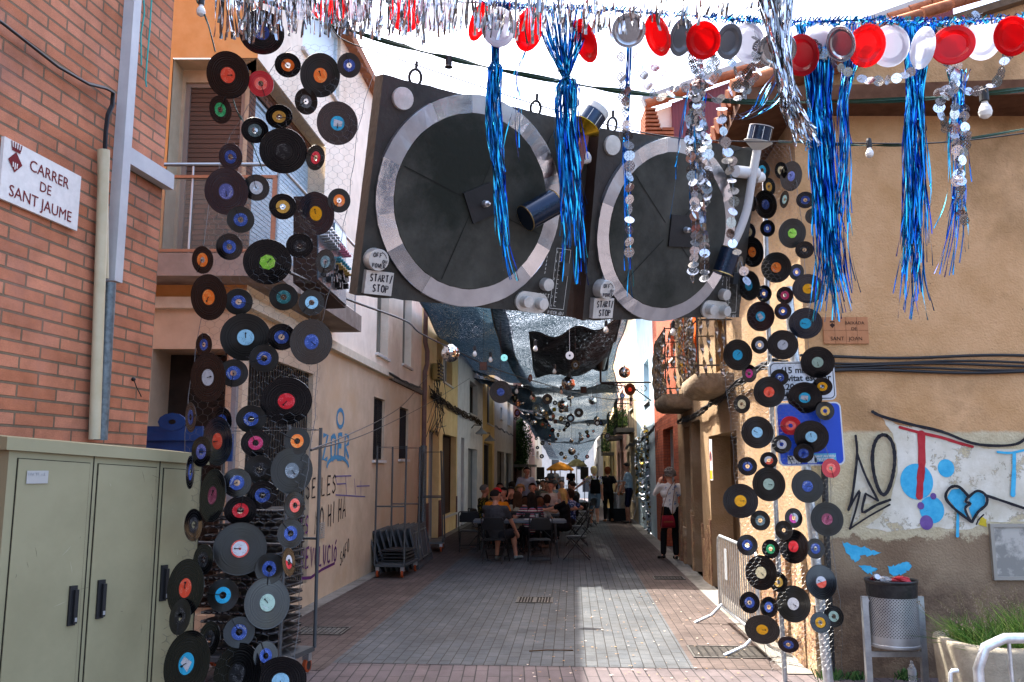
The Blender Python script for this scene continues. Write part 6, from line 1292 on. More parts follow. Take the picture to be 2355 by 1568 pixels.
for k in range(46):
    y = random.uniform(30, 66); r = rowat(y); f = random.uniform(.08, .94); top = at(r[1]+(r[3]-r[1])*f, (r[2]+r[4])/2, y); c = top - Z*random.uniform(.35, .9)
    if k % 4 == 3:
        g = thing('mirror_ball', 'tiny mirror ball lost among many discs far down the street', 'mirror ball', c, 0, 'tiny far mirror balls'); o = bpy.data.objects.new('mirror_sphere', ball_mesh()); col.objects.link(o); o.parent = g; o.scale = (random.uniform(.08,.13),)*3
    else:
        g = bpy.data.objects.new('hanging_record', None); col.objects.link(g); g.empty_display_size = .05; g.matrix_world = M.Translation(c) @ M.Rotation(random.uniform(-1,1), 4, 'Z') @ M.Rotation(R(90), 4, 'X'); tag(g, 'tiny dark record lost among many others far down the street', 'record', 'tiny far records')
        lp = random.random() < .3
        for nm, me in (('disc', rec_mesh('k', lp)), ('label', lab_mesh(random.choice(('white','blue','redorange','cream','grey')), lp, ''))): o = bpy.data.objects.new(nm, me); col.objects.link(o); o.parent = g
    mb = MB(); mb.tube([c+Z*.08, top-Z*.1], .003, 3, 0, False, False); mb.build('thread', BLACK, g)
g = thing('hanging_disc', 'white paper disc with dark centre hanging before the dark swag', 'disc', at(*zz(730,320), 15)); rr = 9.5/F*15; mb = MB(); mb.lathe((0,0,0), [(0,.002),(rr*.25,.002)], 24, 1, (V((1,0,0)), Z, V((0,-1,0)))); mb.lathe((0,0,0), [(rr*.25,.002),(rr,.001),(rr,-.001),(0,-.001)], 30, 0, (V((1,0,0)), Z, V((0,-1,0)))); mb.tube([V((0,0,rr)), V((0,0,.6))], .003, 3); o = mb.build('disc', [WHITE, BLACK]); o.parent = g
CD = [(1111.6,841.7,9.5,16,'#5a2f18','brown film framed picture hanging below the blue net strip'),(*zz(875,678),7.2,22,'#3d2a20','dark brown picture card right of the central mirror ball'),(*zz(568,885),4.2,28,'#b89a10','yellow topped card hanging in mid street'),(*zz(695,888),4.8,28,'#4a3216','brown card tucked behind the lower mirror ball'),(*zz(580,1010),4.4,32,'#553428','reddish brown card over the blue far net'),(*zz(590,1195),2.6,42,'#6d4a30','tiny brown card far down the street'),(*zz(672,1098),3.2,36,'#3b2a22','small dark picture above the far nets')]
for u, v, hw, y, cc, lb in CD:
    c = at(u, v, y); s_ = hw/F*y; g = thing('picture_card', lb, 'picture', c, random.uniform(-.25,.25), 'picture cards hung over the street')
    mb = MB(); mb.box(-s_, s_, -.003, .003, -s_*1.05, s_*1.05)
    o = mb.build('card', BLACK); o.parent = g
    mb = MB(); mb.box(-s_*.78, s_*.78, -.006, -.0035, -s_*.95, s_*.95); o = mb.build('picture', noisy('print_'+cc, cc, '#1c130e', 7, .4, 0, lo=.35, hi=.75)); o.parent = g
    mb = MB(); mb.tube([V((0,0,s_)), V((0,0,s_+max(.3, netz(0,y)-.5-c.z)))], .003, 3, 0, False, False); o = mb.build('thread', BLACK); o.parent = g
g = thing('hanging_disc', 'iridescent compact disc hanging in front of the bright net', 'disc', at(*zz(45,343), 15)); rr = 8/F*15; mb = MB(); mb.lathe((0,0,0), [(rr*.14,0),(rr,0)], 30, 0, (V((1,0,0)), Z, V((0,-1,0)))); cdm = pm('cd_face', '#7fb0a0', .15, .9); cdm.node_tree.nodes['Principled BSDF'].inputs['Thin Film Thickness'].default_value = 420; o = mb.build('disc', cdm); o.parent = g
# ------------------------------------------------------------------ people
def skin(i): return noisy('skin_%d' % i, ('#9a6850','#b47d62','#c48d70')[i], ('#8c5c46','#a4705a','#b88266')[i], 9, .55, .1, 60)
SK = [skin(i) for i in range(3)]
def ik(a, b, l1, l2, pole):
    d = b-a; L_ = min(d.length, (l1+l2)*.995); u = d.normalized(); x = (l1*l1-l2*l2+L_*L_)/(2*L_); h = math.sqrt(max(0, l1*l1-x*x)); p = (pole - u*pole.dot(u)).normalized()
    return a + u*x + p*h, a + u*L_
def person(label, loc, rz, top, bottom, skin_i=1, sit=False, hands=None, feet=None, lean=0., twist=0., sleeve='short', legs='long', hair=('#1c1612','short'), H=1.72, shoe='#202022', voxel=.016, dress=False, head_turn=0., head_down=0., w_=1.0, fingers=False, feetz=0., cap=None, glasses=False, spread=.1, child=False, group='people in the street'):
    """forward is +Y in local space; hands and feet are local targets at H = 1.72"""
    k = H/1.72; g = thing('person', label, 'person', loc, rz, group)
    hz = .47 if sit else .93; R_ = M.Rotation(-lean, 3, 'X'); hip = V((0,0,hz)); U = lambda x, y, z: hip + R_ @ V((x*w_, y, z))
    col_ = []; caps = []
    def cap_(a, b_, r0, r1, m): caps.append((V(a), V(b_), r0, r1, m))
    mats = [SK[skin_i], top, bottom, pm('shoe_'+shoe, shoe, .5), pm('sole', '#8d8c88', .7)]
    SKI, TOP, BOT, SHO = 0, 1, 2, 3
    shl = [U(-.165,0,.49), U(.165,0,.49)]; neck = U(0,.005,.55); hd = U(0,.03,.7) + V((0,0,0)); Rh = M.Rotation(head_turn, 3, 'Z') @ M.Rotation(-head_down-lean*.3, 3, 'X')
    cap_(U(-.07,0,.03), U(.07,0,.03), .115, .115, BOT if not dress else TOP); cap_(U(-.06,0,.12), U(.06,0,.12), .105, .105, TOP); cap_(U(-.055,0,.22), U(.055,0,.22), .1, .1, TOP)
    cap_(U(-.085,.01,.36), U(.085,.01,.36), .112, .112, TOP); cap_(U(-.1,0,.44), U(.1,0,.44), .085, .085, TOP); cap_(U(-.05,0,.5), U(.05,0,.5), .06, .06, TOP)
    cap_(U(0,0,.05), U(0,0,.4), .12*w_, .13*w_, TOP)
    cap_(U(0,-.005,.5), hd-V((0,0,.06)), .055, .05, SKI)
    hp = lambda x, y, z: hd + Rh @ V((x, y, z))
    cap_(hp(0,-.012,.03), hp(0,-.012,.045), .088, .084, SKI); cap_(hp(0,.035,-.045), hp(0,.03,.02), .052, .068, SKI); cap_(hp(0,.062,-.075), hp(0,.055,-.06), .026, .032, SKI)
    cap_(hp(0,.092,-.012), hp(0,.082,.03), .016, .01, SKI); cap_(hp(-.03,.07,.03), hp(.03,.07,.03), .018, .018, SKI)
    for s_ in (-1,1): cap_(hp(.082*s_,-.01,-.01), hp(.084*s_,-.015,.025), .014, .018, SKI); cap_(hp(.035*s_,.062,-.02), hp(.03*s_,.06,-.02), .022, .02, SKI)
    hands = hands or [(-.24,.03,.78-hz), (.24,.03,.78-hz)]
    for i, s_ in enumerate((-1,1)):
        sh = shl[i]; t_ = hip + V(hands[i][:3]) if len(hands[i]) == 3 else V(hands[i][:3]); pole = V((s_*.5,-.8,-.7)) if hands[i][2] < .45 else V((s_*.45,.3,-1))
        el, wr = ik(sh, t_, .285, .255, pole); cap_(U(s_*.1,0,.485), sh, .06, .06, TOP)
        if sleeve == 'none': cap_(sh, el, .048, .04, SKI)
        else:
            cap_(sh, sh.lerp(el,.62), .06, .056, TOP); cap_(sh.lerp(el,.5), el, .044, .04, TOP if sleeve == 'long' else SKI)
        cap_(el, wr, .042 if sleeve != 'long' else .046, .028, TOP if sleeve == 'long' else SKI)
        d = (wr-el).normalized(); side = d.cross(V((0,0,1))); side = side.normalized() if side.length > .1 else V((1,0,0)); pn = side.cross(d)
        cap_(wr, wr+d*.07, .03, .034, SKI)
        for f in range(4):
            o_ = side*(-.03+.02*f); ln = (.07,.08,.075,.06)[f]; b0 = wr+d*.08+o_; b1 = b0+d*ln*.5-pn*.01; b2 = b1+d*ln*.35-pn*.03; cap_(b0,b1,.0105,.0095,SKI); cap_(b1,b2,.0095,.008,SKI)
        cap_(wr+d*.03+side*s_*-.02, wr+d*.085+side*s_*-.052-pn*.01, .013, .01, SKI)
    feet = feet or ([(-spread,.0,0), (spread,.0,0)] if not sit else [(-.13,.42,0), (.13,.42,0)])
    for i, s_ in enumerate((-1,1)):
        hj = U(s_*.09,0,0); ft = V((feet[i][0], feet[i][1], feet[i][2]+.08)); kn, an = ik(hj, ft, .43, .42, V((feet[i][0]*.5,1,.15 if not sit else .8)))
        cap_(hj, kn, .088, .062, BOT if legs != 'none' else SKI); cap_(hj, hj.lerp(kn,.7), .095, .085, BOT)
        if legs == 'short':
            cap_(hj, hj.lerp(kn,.85), .1, .09, BOT); cap_(kn, an, .056, .036, SKI); cap_(kn, kn.lerp(an,.45), .054, .056, SKI)
        elif legs == 'skirt': cap_(kn, an, .054, .036, SKI); cap_(kn, kn.lerp(an,.45), .05, .054, SKI)
        else: cap_(kn, an.lerp(kn,.1), .07, .058, BOT); 
        if legs == 'long': cap_(an.lerp(kn,.15), an, .035, .033, SKI)
        tz = feet[i][2]; toe = V((feet[i][0]*1.25, feet[i][1]+.17, tz+.03 - (.02 if tz > .03 else 0))); cap_(an - V((0,.03,.045)), toe, .034, .03, SHO); cap_(an, an-V((0,0,.05)), .034, .036, SHO if shoe[1] > '4' else SKI); cap_(toe-V((.02,.06,0)), toe+V((.015,-.02,0)), .034, .028, SHO)
    if dress:
        if sit: cap_(U(-.07,0,0), V((-.12,.38,.5)), .12,.1,TOP); cap_(U(.07,0,0), V((.12,.38,.5)), .12,.1,TOP); cap_(V((-.1,.4,.45)), V((-.1,.42,.16)), .1,.09,TOP); cap_(V((.1,.4,.45)), V((.1,.42,.16)), .1,.09,TOP)
        else:
            for x in (-.09,0,.09): cap_(V((x*.8,0,.9)), V((x*1.35,.0,.2)), .13, .11, TOP)
    # grow one continuous skin over the limbs
    mb = MB()
    for a, b_, r0, r1, m in caps:
        d = b_-a; L_ = d.length; d = d.normalized() if L_ > 1e-6 else Z; x = d.orthogonal().normalized(); y = d.cross(x); prof = [(r0*math.sin(t_), -r0*math.cos(t_)) for t_ in (0,.5,1.0)] + [(r0,0),(r1,L_)] + [(r1*math.sin(t_), L_+r1*math.cos(t_)) for t_ in (1.0,.5,0)]
        prof[0] = (.0005, -r0); prof[-1] = (.0005, L_+r1); mb.lathe(a, prof, 12, 0, (x,y,d)); e = len(mb.v); mb.f.append(tuple(range(e-12, e))); mb.m.append(0); mb.uv.append(None); mb.sm.append(False); st_ = e-12*len(prof)
    o = mb.build('tmp', mats); md = o.modifiers.new('r','REMESH'); md.mode = 'VOXEL'; md.voxel_size = voxel; md.use_smooth_shade = True
    sm = o.modifiers.new('s','SMOOTH'); sm.factor = .5; sm.iterations = 2
    dg = bpy.context.evaluated_depsgraph_get(); me = bpy.data.meshes.new_from_object(o.evaluated_get(dg)); bpy.data.objects.remove(o)
    n = len(me.polygons); cc = np.empty(n*3, np.float32); me.polygons.foreach_get('center', cc); cc = cc.reshape(-1,3); best = np.full(n, 9., np.float32); mi = np.zeros(n, np.int32)
    for a, b_, r0, r1, m in caps:
        A_, B_ = np.array(a), np.array(b_); d = B_-A_; q = np.clip((cc-A_) @ d / max(1e-9, d @ d), 0, 1); ds = np.linalg.norm(cc-(A_+q[:,None]*d), axis=1)-(r0+(r1-r0)*q)
        w2 = ds < best; best[w2] = ds[w2]; mi[w2] = m
    me.materials.clear()
    for m in mats[:4]: me.materials.append(m)
    me.polygons.foreach_set('material_index', mi); me.polygons.foreach_set('use_smooth', [True]*n)
    bo = bpy.data.objects.new('body', me); col.objects.link(bo); bo.parent = g
    hc, hs = hair; random.seed(int(loc[0]*977)+int(loc[1]*31)); hm = noisy('hair_'+hc, hc, tuple(min(1, x*1.4) for x in L3(hc)[:3]), 60, .85, .5, 120)
    if hs != 'bald':
        mb = MB(); rows = []; nseg, nr = 20, 12
        drop = {'short': 1.75, 'bob': 2.35, 'long': 2.5, 'curly': 2.0}[hs]
        for i in range(nr+1):
            th = drop*i/nr; row = []
            for q in range(nseg):
                ph = 2*math.pi*q/nseg; fr_ = math.sin(ph)      # +1 front
                t2 = min(th, 1.05 + .25*(1-fr_)) if fr_ > .2 else th
                rr = .104 + {'curly':.022,'bob':.012,'long':.01,'short':.0}[hs] + random.uniform(-1,1)*{'curly':.014,'short':.002}.get(hs,.004)
                row.append(hp(0,-.012,.035) + Rh @ V((rr*math.sin(t2)*math.cos(ph)*.93, rr*math.sin(t2)*math.sin(ph)*1.0, rr*math.cos(t2))) + (V((0,0,-.05))*max(0, th-1.9)*2 if hs in ('bob','long') and fr_ < .2 else V()))
            rows.append(row)
        mb.grid(rows, 0, True, True)
        if hs == 'long':
            for q in range(46):
                x = random.uniform(-.085,.085); b0 = hp(x,-.06-.03*random.random(),.02); b1 = hp(x*1.2,-.1,-.12); b2 = hp(x*1.25+random.uniform(-.02,.02),-.09-.03*random.random(),-.26-.06*random.random()); mb.tube([b0,b1,b2],[.02,.018,.004],5)
        if hs == 'curly':
            for q in range(90):
                th, ph = random.uniform(.1,1.9), random.uniform(0,6.28)
                if math.sin(ph) > .3 and th > 1.0: continue
                mb.ball(hp(0,-.015,.035) + Rh @ (V((math.sin(th)*math.cos(ph), math.sin(th)*math.sin(ph), math.cos(th)))*.118), random.uniform(.014,.026), 6, 4, 0, jit=.2)
        h_ = mb.build('hair', hm); h_.parent = g
    mb = MB()
    for s_ in (-1,1): mb.ball(hp(.031*s_,.082,.008), .009, 8, 5, 0)
    e_ = mb.build('eyes', pm('eye_dark', (.02,.015,.012), .2)); e_.parent = g
    mb = MB(); mb.tube([hp(-.022,.086,-.048), hp(0,.092,-.05), hp(.022,.086,-.048)], .005, 5); e_ = mb.build('mouth', pm('lip', '#7a4038', .5)); e_.parent = g
    if glasses:
        mb = MB()
        for s_ in (-1,1): mb.tube([hp(.032*s_+.022*math.cos(t_),.096,.01+.017*math.sin(t_)) for t_ in np.linspace(0,6.28,10)], .002, 4); mb.tube([hp(.054*s_,.095,.012), hp(.084*s_,.0,.02)], .002, 4)
        e_ = mb.build('glasses', BLACK); e_.parent = g
    if cap:
        mb = MB(); mb.grid([[hp(0,-.012,.035) + Rh @ V((.112*math.sin(t_)*math.cos(p_), .112*math.sin(t_)*math.sin(p_), .112*math.cos(t_))) for p_ in np.linspace(0,2*math.pi,18,endpoint=False)] for t_ in np.linspace(0.02,1.45,7)], 0, True, True)
        mb.grid([[hp(x, .09+.07*math.cos(x*16) if r_ else .08, .045) for x in np.linspace(-.075,.075,8)] for r_ in (0,1)], 0, True); e_ = mb.build('cap', pm('cap_'+cap, cap, .7)); e_.parent = g
    g.scale = (k,)*3
    return g, hp
def fab(n, c1, c2=None, sc_=30): return noisy('fab_'+n, c1, c2 or c1, sc_, .85, .3, 90)
def flecks(n, base, cols, scale=22, th=.62):
    nm = 'fab_'+n
    if nm in MC: return MC[nm]
    m = pm(nm, base, .85); b = m.node_tree.nodes['Principled BSDF']; L = m.node_tree.links.new; co = coord(m)
    v = nd(m, 'TexVoronoi'); v.inputs['Scale'].default_value = scale; L(co, v.inputs['Vector']); r = nd(m, 'ValToRGB'); r.color_ramp.interpolation = 'CONSTANT'; e = r.color_ramp.elements; e[0].color = L3(base); e[1].position = th; e[1].color = L3(cols[0])
    for i, c in enumerate(cols[1:]): q = e.new(min(.97, th+(1-th)*(i+1)/len(cols))); q.color = L3(c)
    sp = nd(m, 'SeparateColor'); L(v.outputs['Color'], sp.inputs[0]); L(sp.outputs[0], r.inputs['Fac']); L(r.outputs['Color'], b.inputs['Base Color']); return m
def stripes(n, cols, scale=26, axis='Z'):
    m = pm('fab_'+n, cols[0], .85); b = m.node_tree.nodes['Principled BSDF']; L = m.node_tree.links.new; co = coord(m); sp = nd(m, 'SeparateXYZ'); L(co, sp.inputs[0])
    mu = nd(m, 'Math', operation='MULTIPLY'); L(sp.outputs[axis], mu.inputs[0]); mu.inputs[1].default_value = scale; fr = nd(m, 'Math', operation='FRACT'); L(mu.outputs[0], fr.inputs[0]); r = nd(m, 'ValToRGB'); r.color_ramp.interpolation = 'CONSTANT'; e = r.color_ramp.elements; e[0].color = L3(cols[0]); e[1].position = 1/len(cols); e[1].color = L3(cols[1])
    for i, c in enumerate(cols[2:]): q = e.new((i+2)/len(cols)); q.color = L3(c)
    L(fr.outputs[0], r.inputs['Fac']); L(r.outputs['Color'], b.inputs['Base Color']); return m
def loc(u, y): x = (u-CU)/F*y*1.0; return V((x*1.0, y, max(gz(y), -9) + .012))
def px_(u, v, y): p = at(u, v, y); return p
# --- folding tables and chairs
TT = noisy('table_grey', '#4b4f54', '#565a5f', 6, .5, .1, 60); TM = pm('tube_dark', (.035,.036,.038), .4, .3)
def make_table(w_=1.86, d_=.74, h=.74):
    g = thing('folding_table', '', 'table'); mb = MB(); mb.box(-w_/2,w_/2,-d_/2,d_/2,h-.045,h); mb.box(-w_/2+.04,w_/2-.04,-d_/2+.04,d_/2-.04,h-.06,h-.046); o = mb.build('tabletop', TT); o.parent = g
    for s_ in (-1,1):
        for t_ in (-1,1): mb = MB(); mb.tube([V((s_*(w_/2-.22), t_*(d_/2-.08), h-.06)), V((s_*(w_/2-.16), t_*(d_/2-.06), 0))], .015, 8); o = mb.build('leg', TM); o.parent = g
        mb = MB(); mb.tube([V((s_*(w_/2-.2),-d_/2+.07,.3)), V((s_*(w_/2-.2),d_/2-.07,.3))], .011, 6); mb.tube([V((s_*(w_/2-.2),0,.3)), V((s_*(w_/2-.6),0,h-.07))], .009, 6); o = mb.build('brace', TM); o.parent = g
    return g
def make_chair():
    g = thing('folding_chair', '', 'chair'); CB = pm('chair_black', (.014,.014,.015), .42)
    mb = MB(); rows = [[V((x, y, .44 + .012*math.cos(y*8) - (.02 if abs(x) > .18 else 0))) for x in np.linspace(-.2,.2,8)] for y in np.linspace(-.19,.21,8)]; mb.grid(rows, 0); mb.grid([[p-V((0,0,.022)) for p in r] for r in rows], 0)
    mb.grid([[p for p in rows[-1]],[p-V((0,0,.022)) for p in rows[-1]]]); mb.grid([[p for p in rows[0]],[p-V((0,0,.022)) for p in rows[0]]]); o = mb.build('seat', CB); o.parent = g
    mb = MB(); rr = []
    for z, y in ((.62,-.235),(.68,-.25),(.75,-.262),(.8,-.27),(.83,-.272)):
        hw = .2 if z < .8 else .17; rr.append([V((x, y - .03*math.cos(x*7) + .02, z + (.0 if z < .8 else .0))) for x in np.linspace(-hw,hw,9)])
    mb.grid(rr, 0); mb.grid([[p+V((0,.012,0)) for p in r] for r in rr], 0); o = mb.build('backrest', CB); o.parent = g
    for s_ in (-1,1):
        mb = MB(); mb.tube([V((s_*.215,-.28,.82)), V((s_*.215,-.23,.6)), V((s_*.215,.0,.3)), V((s_*.215,.24,0))], .0115, 7); o = mb.build('leg', CB); o.parent = g
        mb = MB(); mb.tube([V((s_*.19,.17,.43)), V((s_*.19,-.05,.22)), V((s_*.19,-.27,.0))], .0115, 7); o = mb.build('leg', CB); o.parent = g
    mb = MB(); mb.tube([V((-.215,-.28,.82)), V((-.19,-.285,.845)), V((.19,-.285,.845)), V((.215,-.28,.82))], .0115, 7); o = mb.build('back_frame', CB); o.parent = g
    for y, z in ((.16,.1),(-.2,.06)): mb = MB(); mb.tube([V((-.2,y,z)), V((.2,y,z))], .009, 6); o = mb.build('crossbar', CB); o.parent = g
    return g
TB = []; t0_ = make_table()
for i, (u0, u1, y, lb) in enumerate(((1084,1306,17.75,'front grey folding table with a plate and a cup of cola'),(1120,1280,20.2,'second grey folding table behind the front one'),(1110,1291,22.5,'third grey folding table with the red cap on it'),(1130,1290,25.2,'fourth grey folding table further back'),(1140,1290,28.2,'fifth grey folding table farthest up the street'))):
    t_ = t0_ if i == 0 else dup(t0_); t_.location = V((((u0+u1)/2-CU)/F*y, y, gz(y)+.012)); t_.rotation_euler[2] = R(-1.5*i%3); tag(t_, lb, 'table', 'folding tables across the street'); TB.append(t_)
c0_ = make_chair(); CH = []
def chair(u, y, rz, lb):
    c = c0_ if not CH else dup(c0_); c.location = loc(u, y); c.rotation_euler = (0,0,rz); tag(c, lb, 'chair', 'black folding chairs at the tables'); CH.append(c); return c
PI = math.pi
chair(1141, 16.75, R(-14), 'black folding chair under the man in grey shirt and shorts')
chair(1240, 16.7, R(2), 'empty black folding chair with its back to us at the front table')
chair(1081, 19.0, R(0), 'empty black folding chair at the left end of the front table')
chair(1322, 17.35, R(82), 'empty black folding chair side on at the right end of the front table')
chair(1322, 20.3, R(85), 'black folding chair behind the blonde woman in black')
chair(1330, 24.0, R(75), 'black folding chair under the man in a black shirt at right')
chair(1222, 18.6, R(5), 'black folding chair under the woman in a striped top')
chair(1190, 19.1, R(0), 'black folding chair under the woman in a beige top')
chair(1143, 19.0, R(-10), 'black folding chair under the man in orange')
chair(1112, 20.2, R(-60), 'black folding chair under the man in a leaf pattern shirt')
chair(1163, 21.3, R(180), 'black folding chair under the woman holding her cheeks')
chair(1222, 21.4, R(180), 'black folding chair under the dark haired man in black')
chair(1265, 23.4, R(180), 'black folding chair under the man in a white shirt')
chair(1345, 27.0, R(60), 'farthest empty black folding chair near the backpack woman')
# --- seated and standing people
sh_dark = fab('charcoal', '#2e2d2f', '#3a393b'); sh_short = fab('short_dark', '#17181c', '#1e1f24')
person('seated man in charcoal shirt and dark shorts with glasses, back to us', loc(1141,16.85), R(-22), sh_dark, sh_short, 1, True, [(-.16,.42,.3),(.3,.34,.0)], [(-.12,.34,0),(.2,.5,0)], -.06, legs='short', hair=('#17110e','short'), H=1.80, shoe='#6c7370', w_=1.25, voxel=.014, head_turn=-.5, glasses=True)
person('seated man in orange shirt and red cap seen from behind', loc(1143,18.95), R(-12), fab('orange','#c87414','#b86812'), sh_short, 1, True, [(-.2,.35,.3),(.2,.35,.3)], hair=('#17110e','short'), H=1.78, w_=1.2, cap='#a80f16')
person('seated grey haired man in a dark leaf pattern shirt looking right', loc(1113,20.2), R(-62), flecks('leafshirt','#191a10',['#6a5a18','#4a4416'],26,.55), sh_short, 0, True, [(-.2,.35,.3),(.2,.3,.3)], hair=('#4c4a46','short'), H=1.84, head_turn=-.25)
person('seated woman in beige strappy top with brown hair, back to us', loc(1190,19.05), R(-5), fab('beige','#948872','#857a66'), sh_short, 2, True, [(-.2,.4,.35),(.15,.4,.35)], sleeve='none', hair=('#3a2415','long'), H=1.66)
stp = stripes('stripes', ['#7b2c3c','#c9c0b4','#22242c','#b35a64','#3d5a74','#1b1b20'], 9)
person('seated woman in a striped top with a dark braid, back to us', loc(1222,18.45), R(8), stp, sh_short, 1, True, [(-.34,.36,.3),(.2,.35,.3)], hair=('#1a120d','long'), H=1.66, w_=1.12)
blk = fab('black','#0c0c0e','#121214')
person('seated blonde woman in a black dress reaching over the table', loc(1300,19.7), R(78), blk, blk, 2, True, [(-.1,.62,.32),(.1,.5,.35)], hair=('#a8854c','long'), H=1.74, dress=True, shoe='#5a3a28', lean=.1)
person('seated woman in black resting her cheek on her hands', loc(1175,21.9), R(180), blk, sh_short, 2, True, [(-.06,.14,.63),(.07,.14,.63)], hair=('#120d0b','long'), H=1.72)
person('seated dark haired woman in black turned to the left', loc(1160,20.9), R(150), blk, sh_short, 1, True, [(-.05,.2,.55),(.08,.2,.5)], hair=('#0f0b09','bob'), H=1.72)
person('seated dark haired man in black facing us at the second table', loc(1224,21.6), R(172), blk, sh_short, 1, True, [(-.2,.34,.3),(.2,.34,.3)], hair=('#17110e','short'), H=1.86, w_=1.15)
person('seated dark haired man in a white polo facing us', loc(1265,23.2), R(165), fab('whitepolo','#b0a89e','#a49c92'), sh_short, 1, True, [(-.25,.34,.3),(.2,.34,.3)], hair=('#17110e','short'), H=1.88, w_=1.2)
person('child with brown hair seated left of the striped top woman', loc(1208,19.9), R(0), fab('kidgrey','#4a4640'), sh_short, 2, True, hair=('#3b2415','bob'), H=1.45)
person('child with light brown hair seated right of the striped top woman', loc(1240,19.8), R(-10), fab('kidwhite','#a8a097'), sh_short, 2, True, [(-.1,.3,.25),(.32,.4,.27)], hair=('#4a2f1c','bob'), H=1.45)
person('child with dark bun seated nearest the red cap', loc(1257,20.9), R(0), fab('kidgrey2','#3a3d42'), sh_short, 1, True, hair=('#2a1a12','bob'), H=1.5)
person('person with curly fair hair seated behind the tables', loc(1196,22.6), R(170), fab('palegrey','#8a8c8e'), sh_short, 2, True, hair=('#8a6a40','curly'), H=1.76)
person('waiter in a light blue shirt leaning over the guests', loc(1206,24.2), R(-165), fab('paleblue','#8c95a2','#7f8895'), sh_short, 1, False, [(-.2,.42,.25),(.2,.4,.2)], lean=.3, hair=('#1a1512','short'), H=1.80, w_=1.1, glasses=True)
person('bald man in a khaki jacket seated at the far table', loc(1258,26.2), R(160), fab('khaki','#6f6c5a'), sh_short, 1, True, hair=('#2a2420','short'), H=1.84)
person('man in a grey blue shirt seated with his back to us', loc(1273,27.2), R(0), fab('greyblue','#5d6c78'), sh_short, 1, True, hair=('#3a3836','short'), H=1.86, w_=1.1)
person('man in a black shirt seated at right looking towards the band', loc(1316,24.0), R(60), blk, sh_short, 1, True, [(-.2,.4,.3),(.2,.4,.3)], hair=('#1c1512','short'), H=1.86, w_=1.15)
person('woman in a blue patterned dress seated behind the blonde one', loc(1311,21.6), R(70), flecks('bluepat','#23365c',['#8fa2c0','#4a66a0'],24,.5), sh_short, 1, True, hair=('#2a1c14','bob'), H=1.66)
for k, (u, y, c, hc, hs, lb) in enumerate(((1236,28.6,'#33302c','#17110e','short','dark shirted diner with black hair in the back row'),(1248,29.4,'#6d2a2a','#2a1c14','bob','diner in a dark red top in the back row'),(1222,29.2,'#4a5560','#1c1512','long','long haired diner in slate blue in the back row'),(1150,24.4,'#39404a','#141010','short','diner in dark blue at the left of the back rows'),(1178,26.0,'#8a8378','#20160f','bob','diner in a pale top near the grey house door'),(1290,29.0,'#8b8d8e','#2a2420','short','diner in light grey at the right of the back row'))):
    person(lb, loc(u, y), R(180 if k%2 else 20), fab('d%d'%k, c), sh_short, k%3, True, hair=(hc,hs), H=1.8, voxel=.022)
# standing
fl_ = flecks('flowers','#b0aeb0',['#8a2a3c','#2f4a7c','#a89a3a'],24,.66)
g, hp = person('blonde woman with black backpack and denim shorts walking away', loc(1364,27.2), R(6), fl_, fab('denim','#6d8598','#627a8e'), 2, False, [(-.5,.3,.18),(.25,-.02,-.12)], [(-.11,-.05,0),(.11,.08,.03)], legs='short', hair=('#b09c74','bob'), H=1.78, shoe='#8d857c', spread=.1, w_=1.05)
bp_ = thing('backpack', 'black backpack on the back of the blonde woman', 'backpack', g.location, g.rotation_euler.z); mb = MB()
rr = [[V((x*(1-.25*(j/6)**3)*.16, -.13-.1*math.sin(min(1,(j+.6)/5)*math.pi*.62)*(1-abs(x)**3*.5), .98+.44*j/6)) for x in np.linspace(-1,1,9)] for j in range(7)]
mb.grid(rr, 0); mb.grid([[V((p.x,-.125,p.z)) for p in r] for r in rr], 0)
for s_ in (0,-1): mb.grid([[r[s_] for r in rr],[V((r[s_].x,-.125,r[s_].z)) for r in rr]])
mb.grid([rr[0],[V((p.x,-.125,p.z)) for p in rr[0]]]); mb.grid([rr[-1],[V((p.x,-.125,p.z)) for p in rr[-1]]]); o = mb.build('bag', blk); o.parent = bp_
for s_ in (-1,1): mb = MB(); mb.ribbon([V((s_*.06,-.135,1.36)), V((s_*.1,-.1,1.5)), V((s_*.11,.02,1.54)), V((s_*.12,.12,1.4)), V((s_*.14,.08,1.2))], .04, V((1,0,0)).cross(V((0,1,0))), 0); o = mb.build('strap', blk); o.parent = bp_
person('red haired woman in a long black jumpsuit walking away', loc(1395,29.0), R(-4), blk, blk, 2, False, [(-.2,.05,-.1),(.26,.12,.1)], [(-.1,-.06,0),(.12,.06,.02)], hair=('#5a2a14','bob'), H=1.76, shoe='#8a5a34', w_=1.05)
g, _ = person('tall man in light blue shirt and navy shorts holding a cardboard tray', loc(1443,28.3), R(70), fab('ltblue','#8ea4b4','#8298a8'), fab('navy','#10142c'), 1, False, [(-.16,.26,-.05),(.16,.22,-.06)], [(-.1,-.02,0),(.1,.1,0)], legs='short', hair=('#1c1512','short'), H=1.90, shoe='#3a3430', head_down=.15, lean=.06, glasses=True)
c = g.matrix_basis @ V((0,.4,.9)); t_ = thing('card_tray', 'brown cardboard tray held by the man in the light blue shirt', 'tray', V((g.location.x,g.location.y,g.location.z)), R(70)); mb = MB(); mb.box(-.16,.16,.27,.37,.9,.96); mb.box(-.15,.15,.28,.36,.96,1.0, 0); o = mb.build('tray', fab('card','#8a6844','#7a5a38')); o.parent = t_
wt = noisy('white_blouse', '#c5beb6', '#d2cbc2', 6, .85, .35, 12, dist=.01)
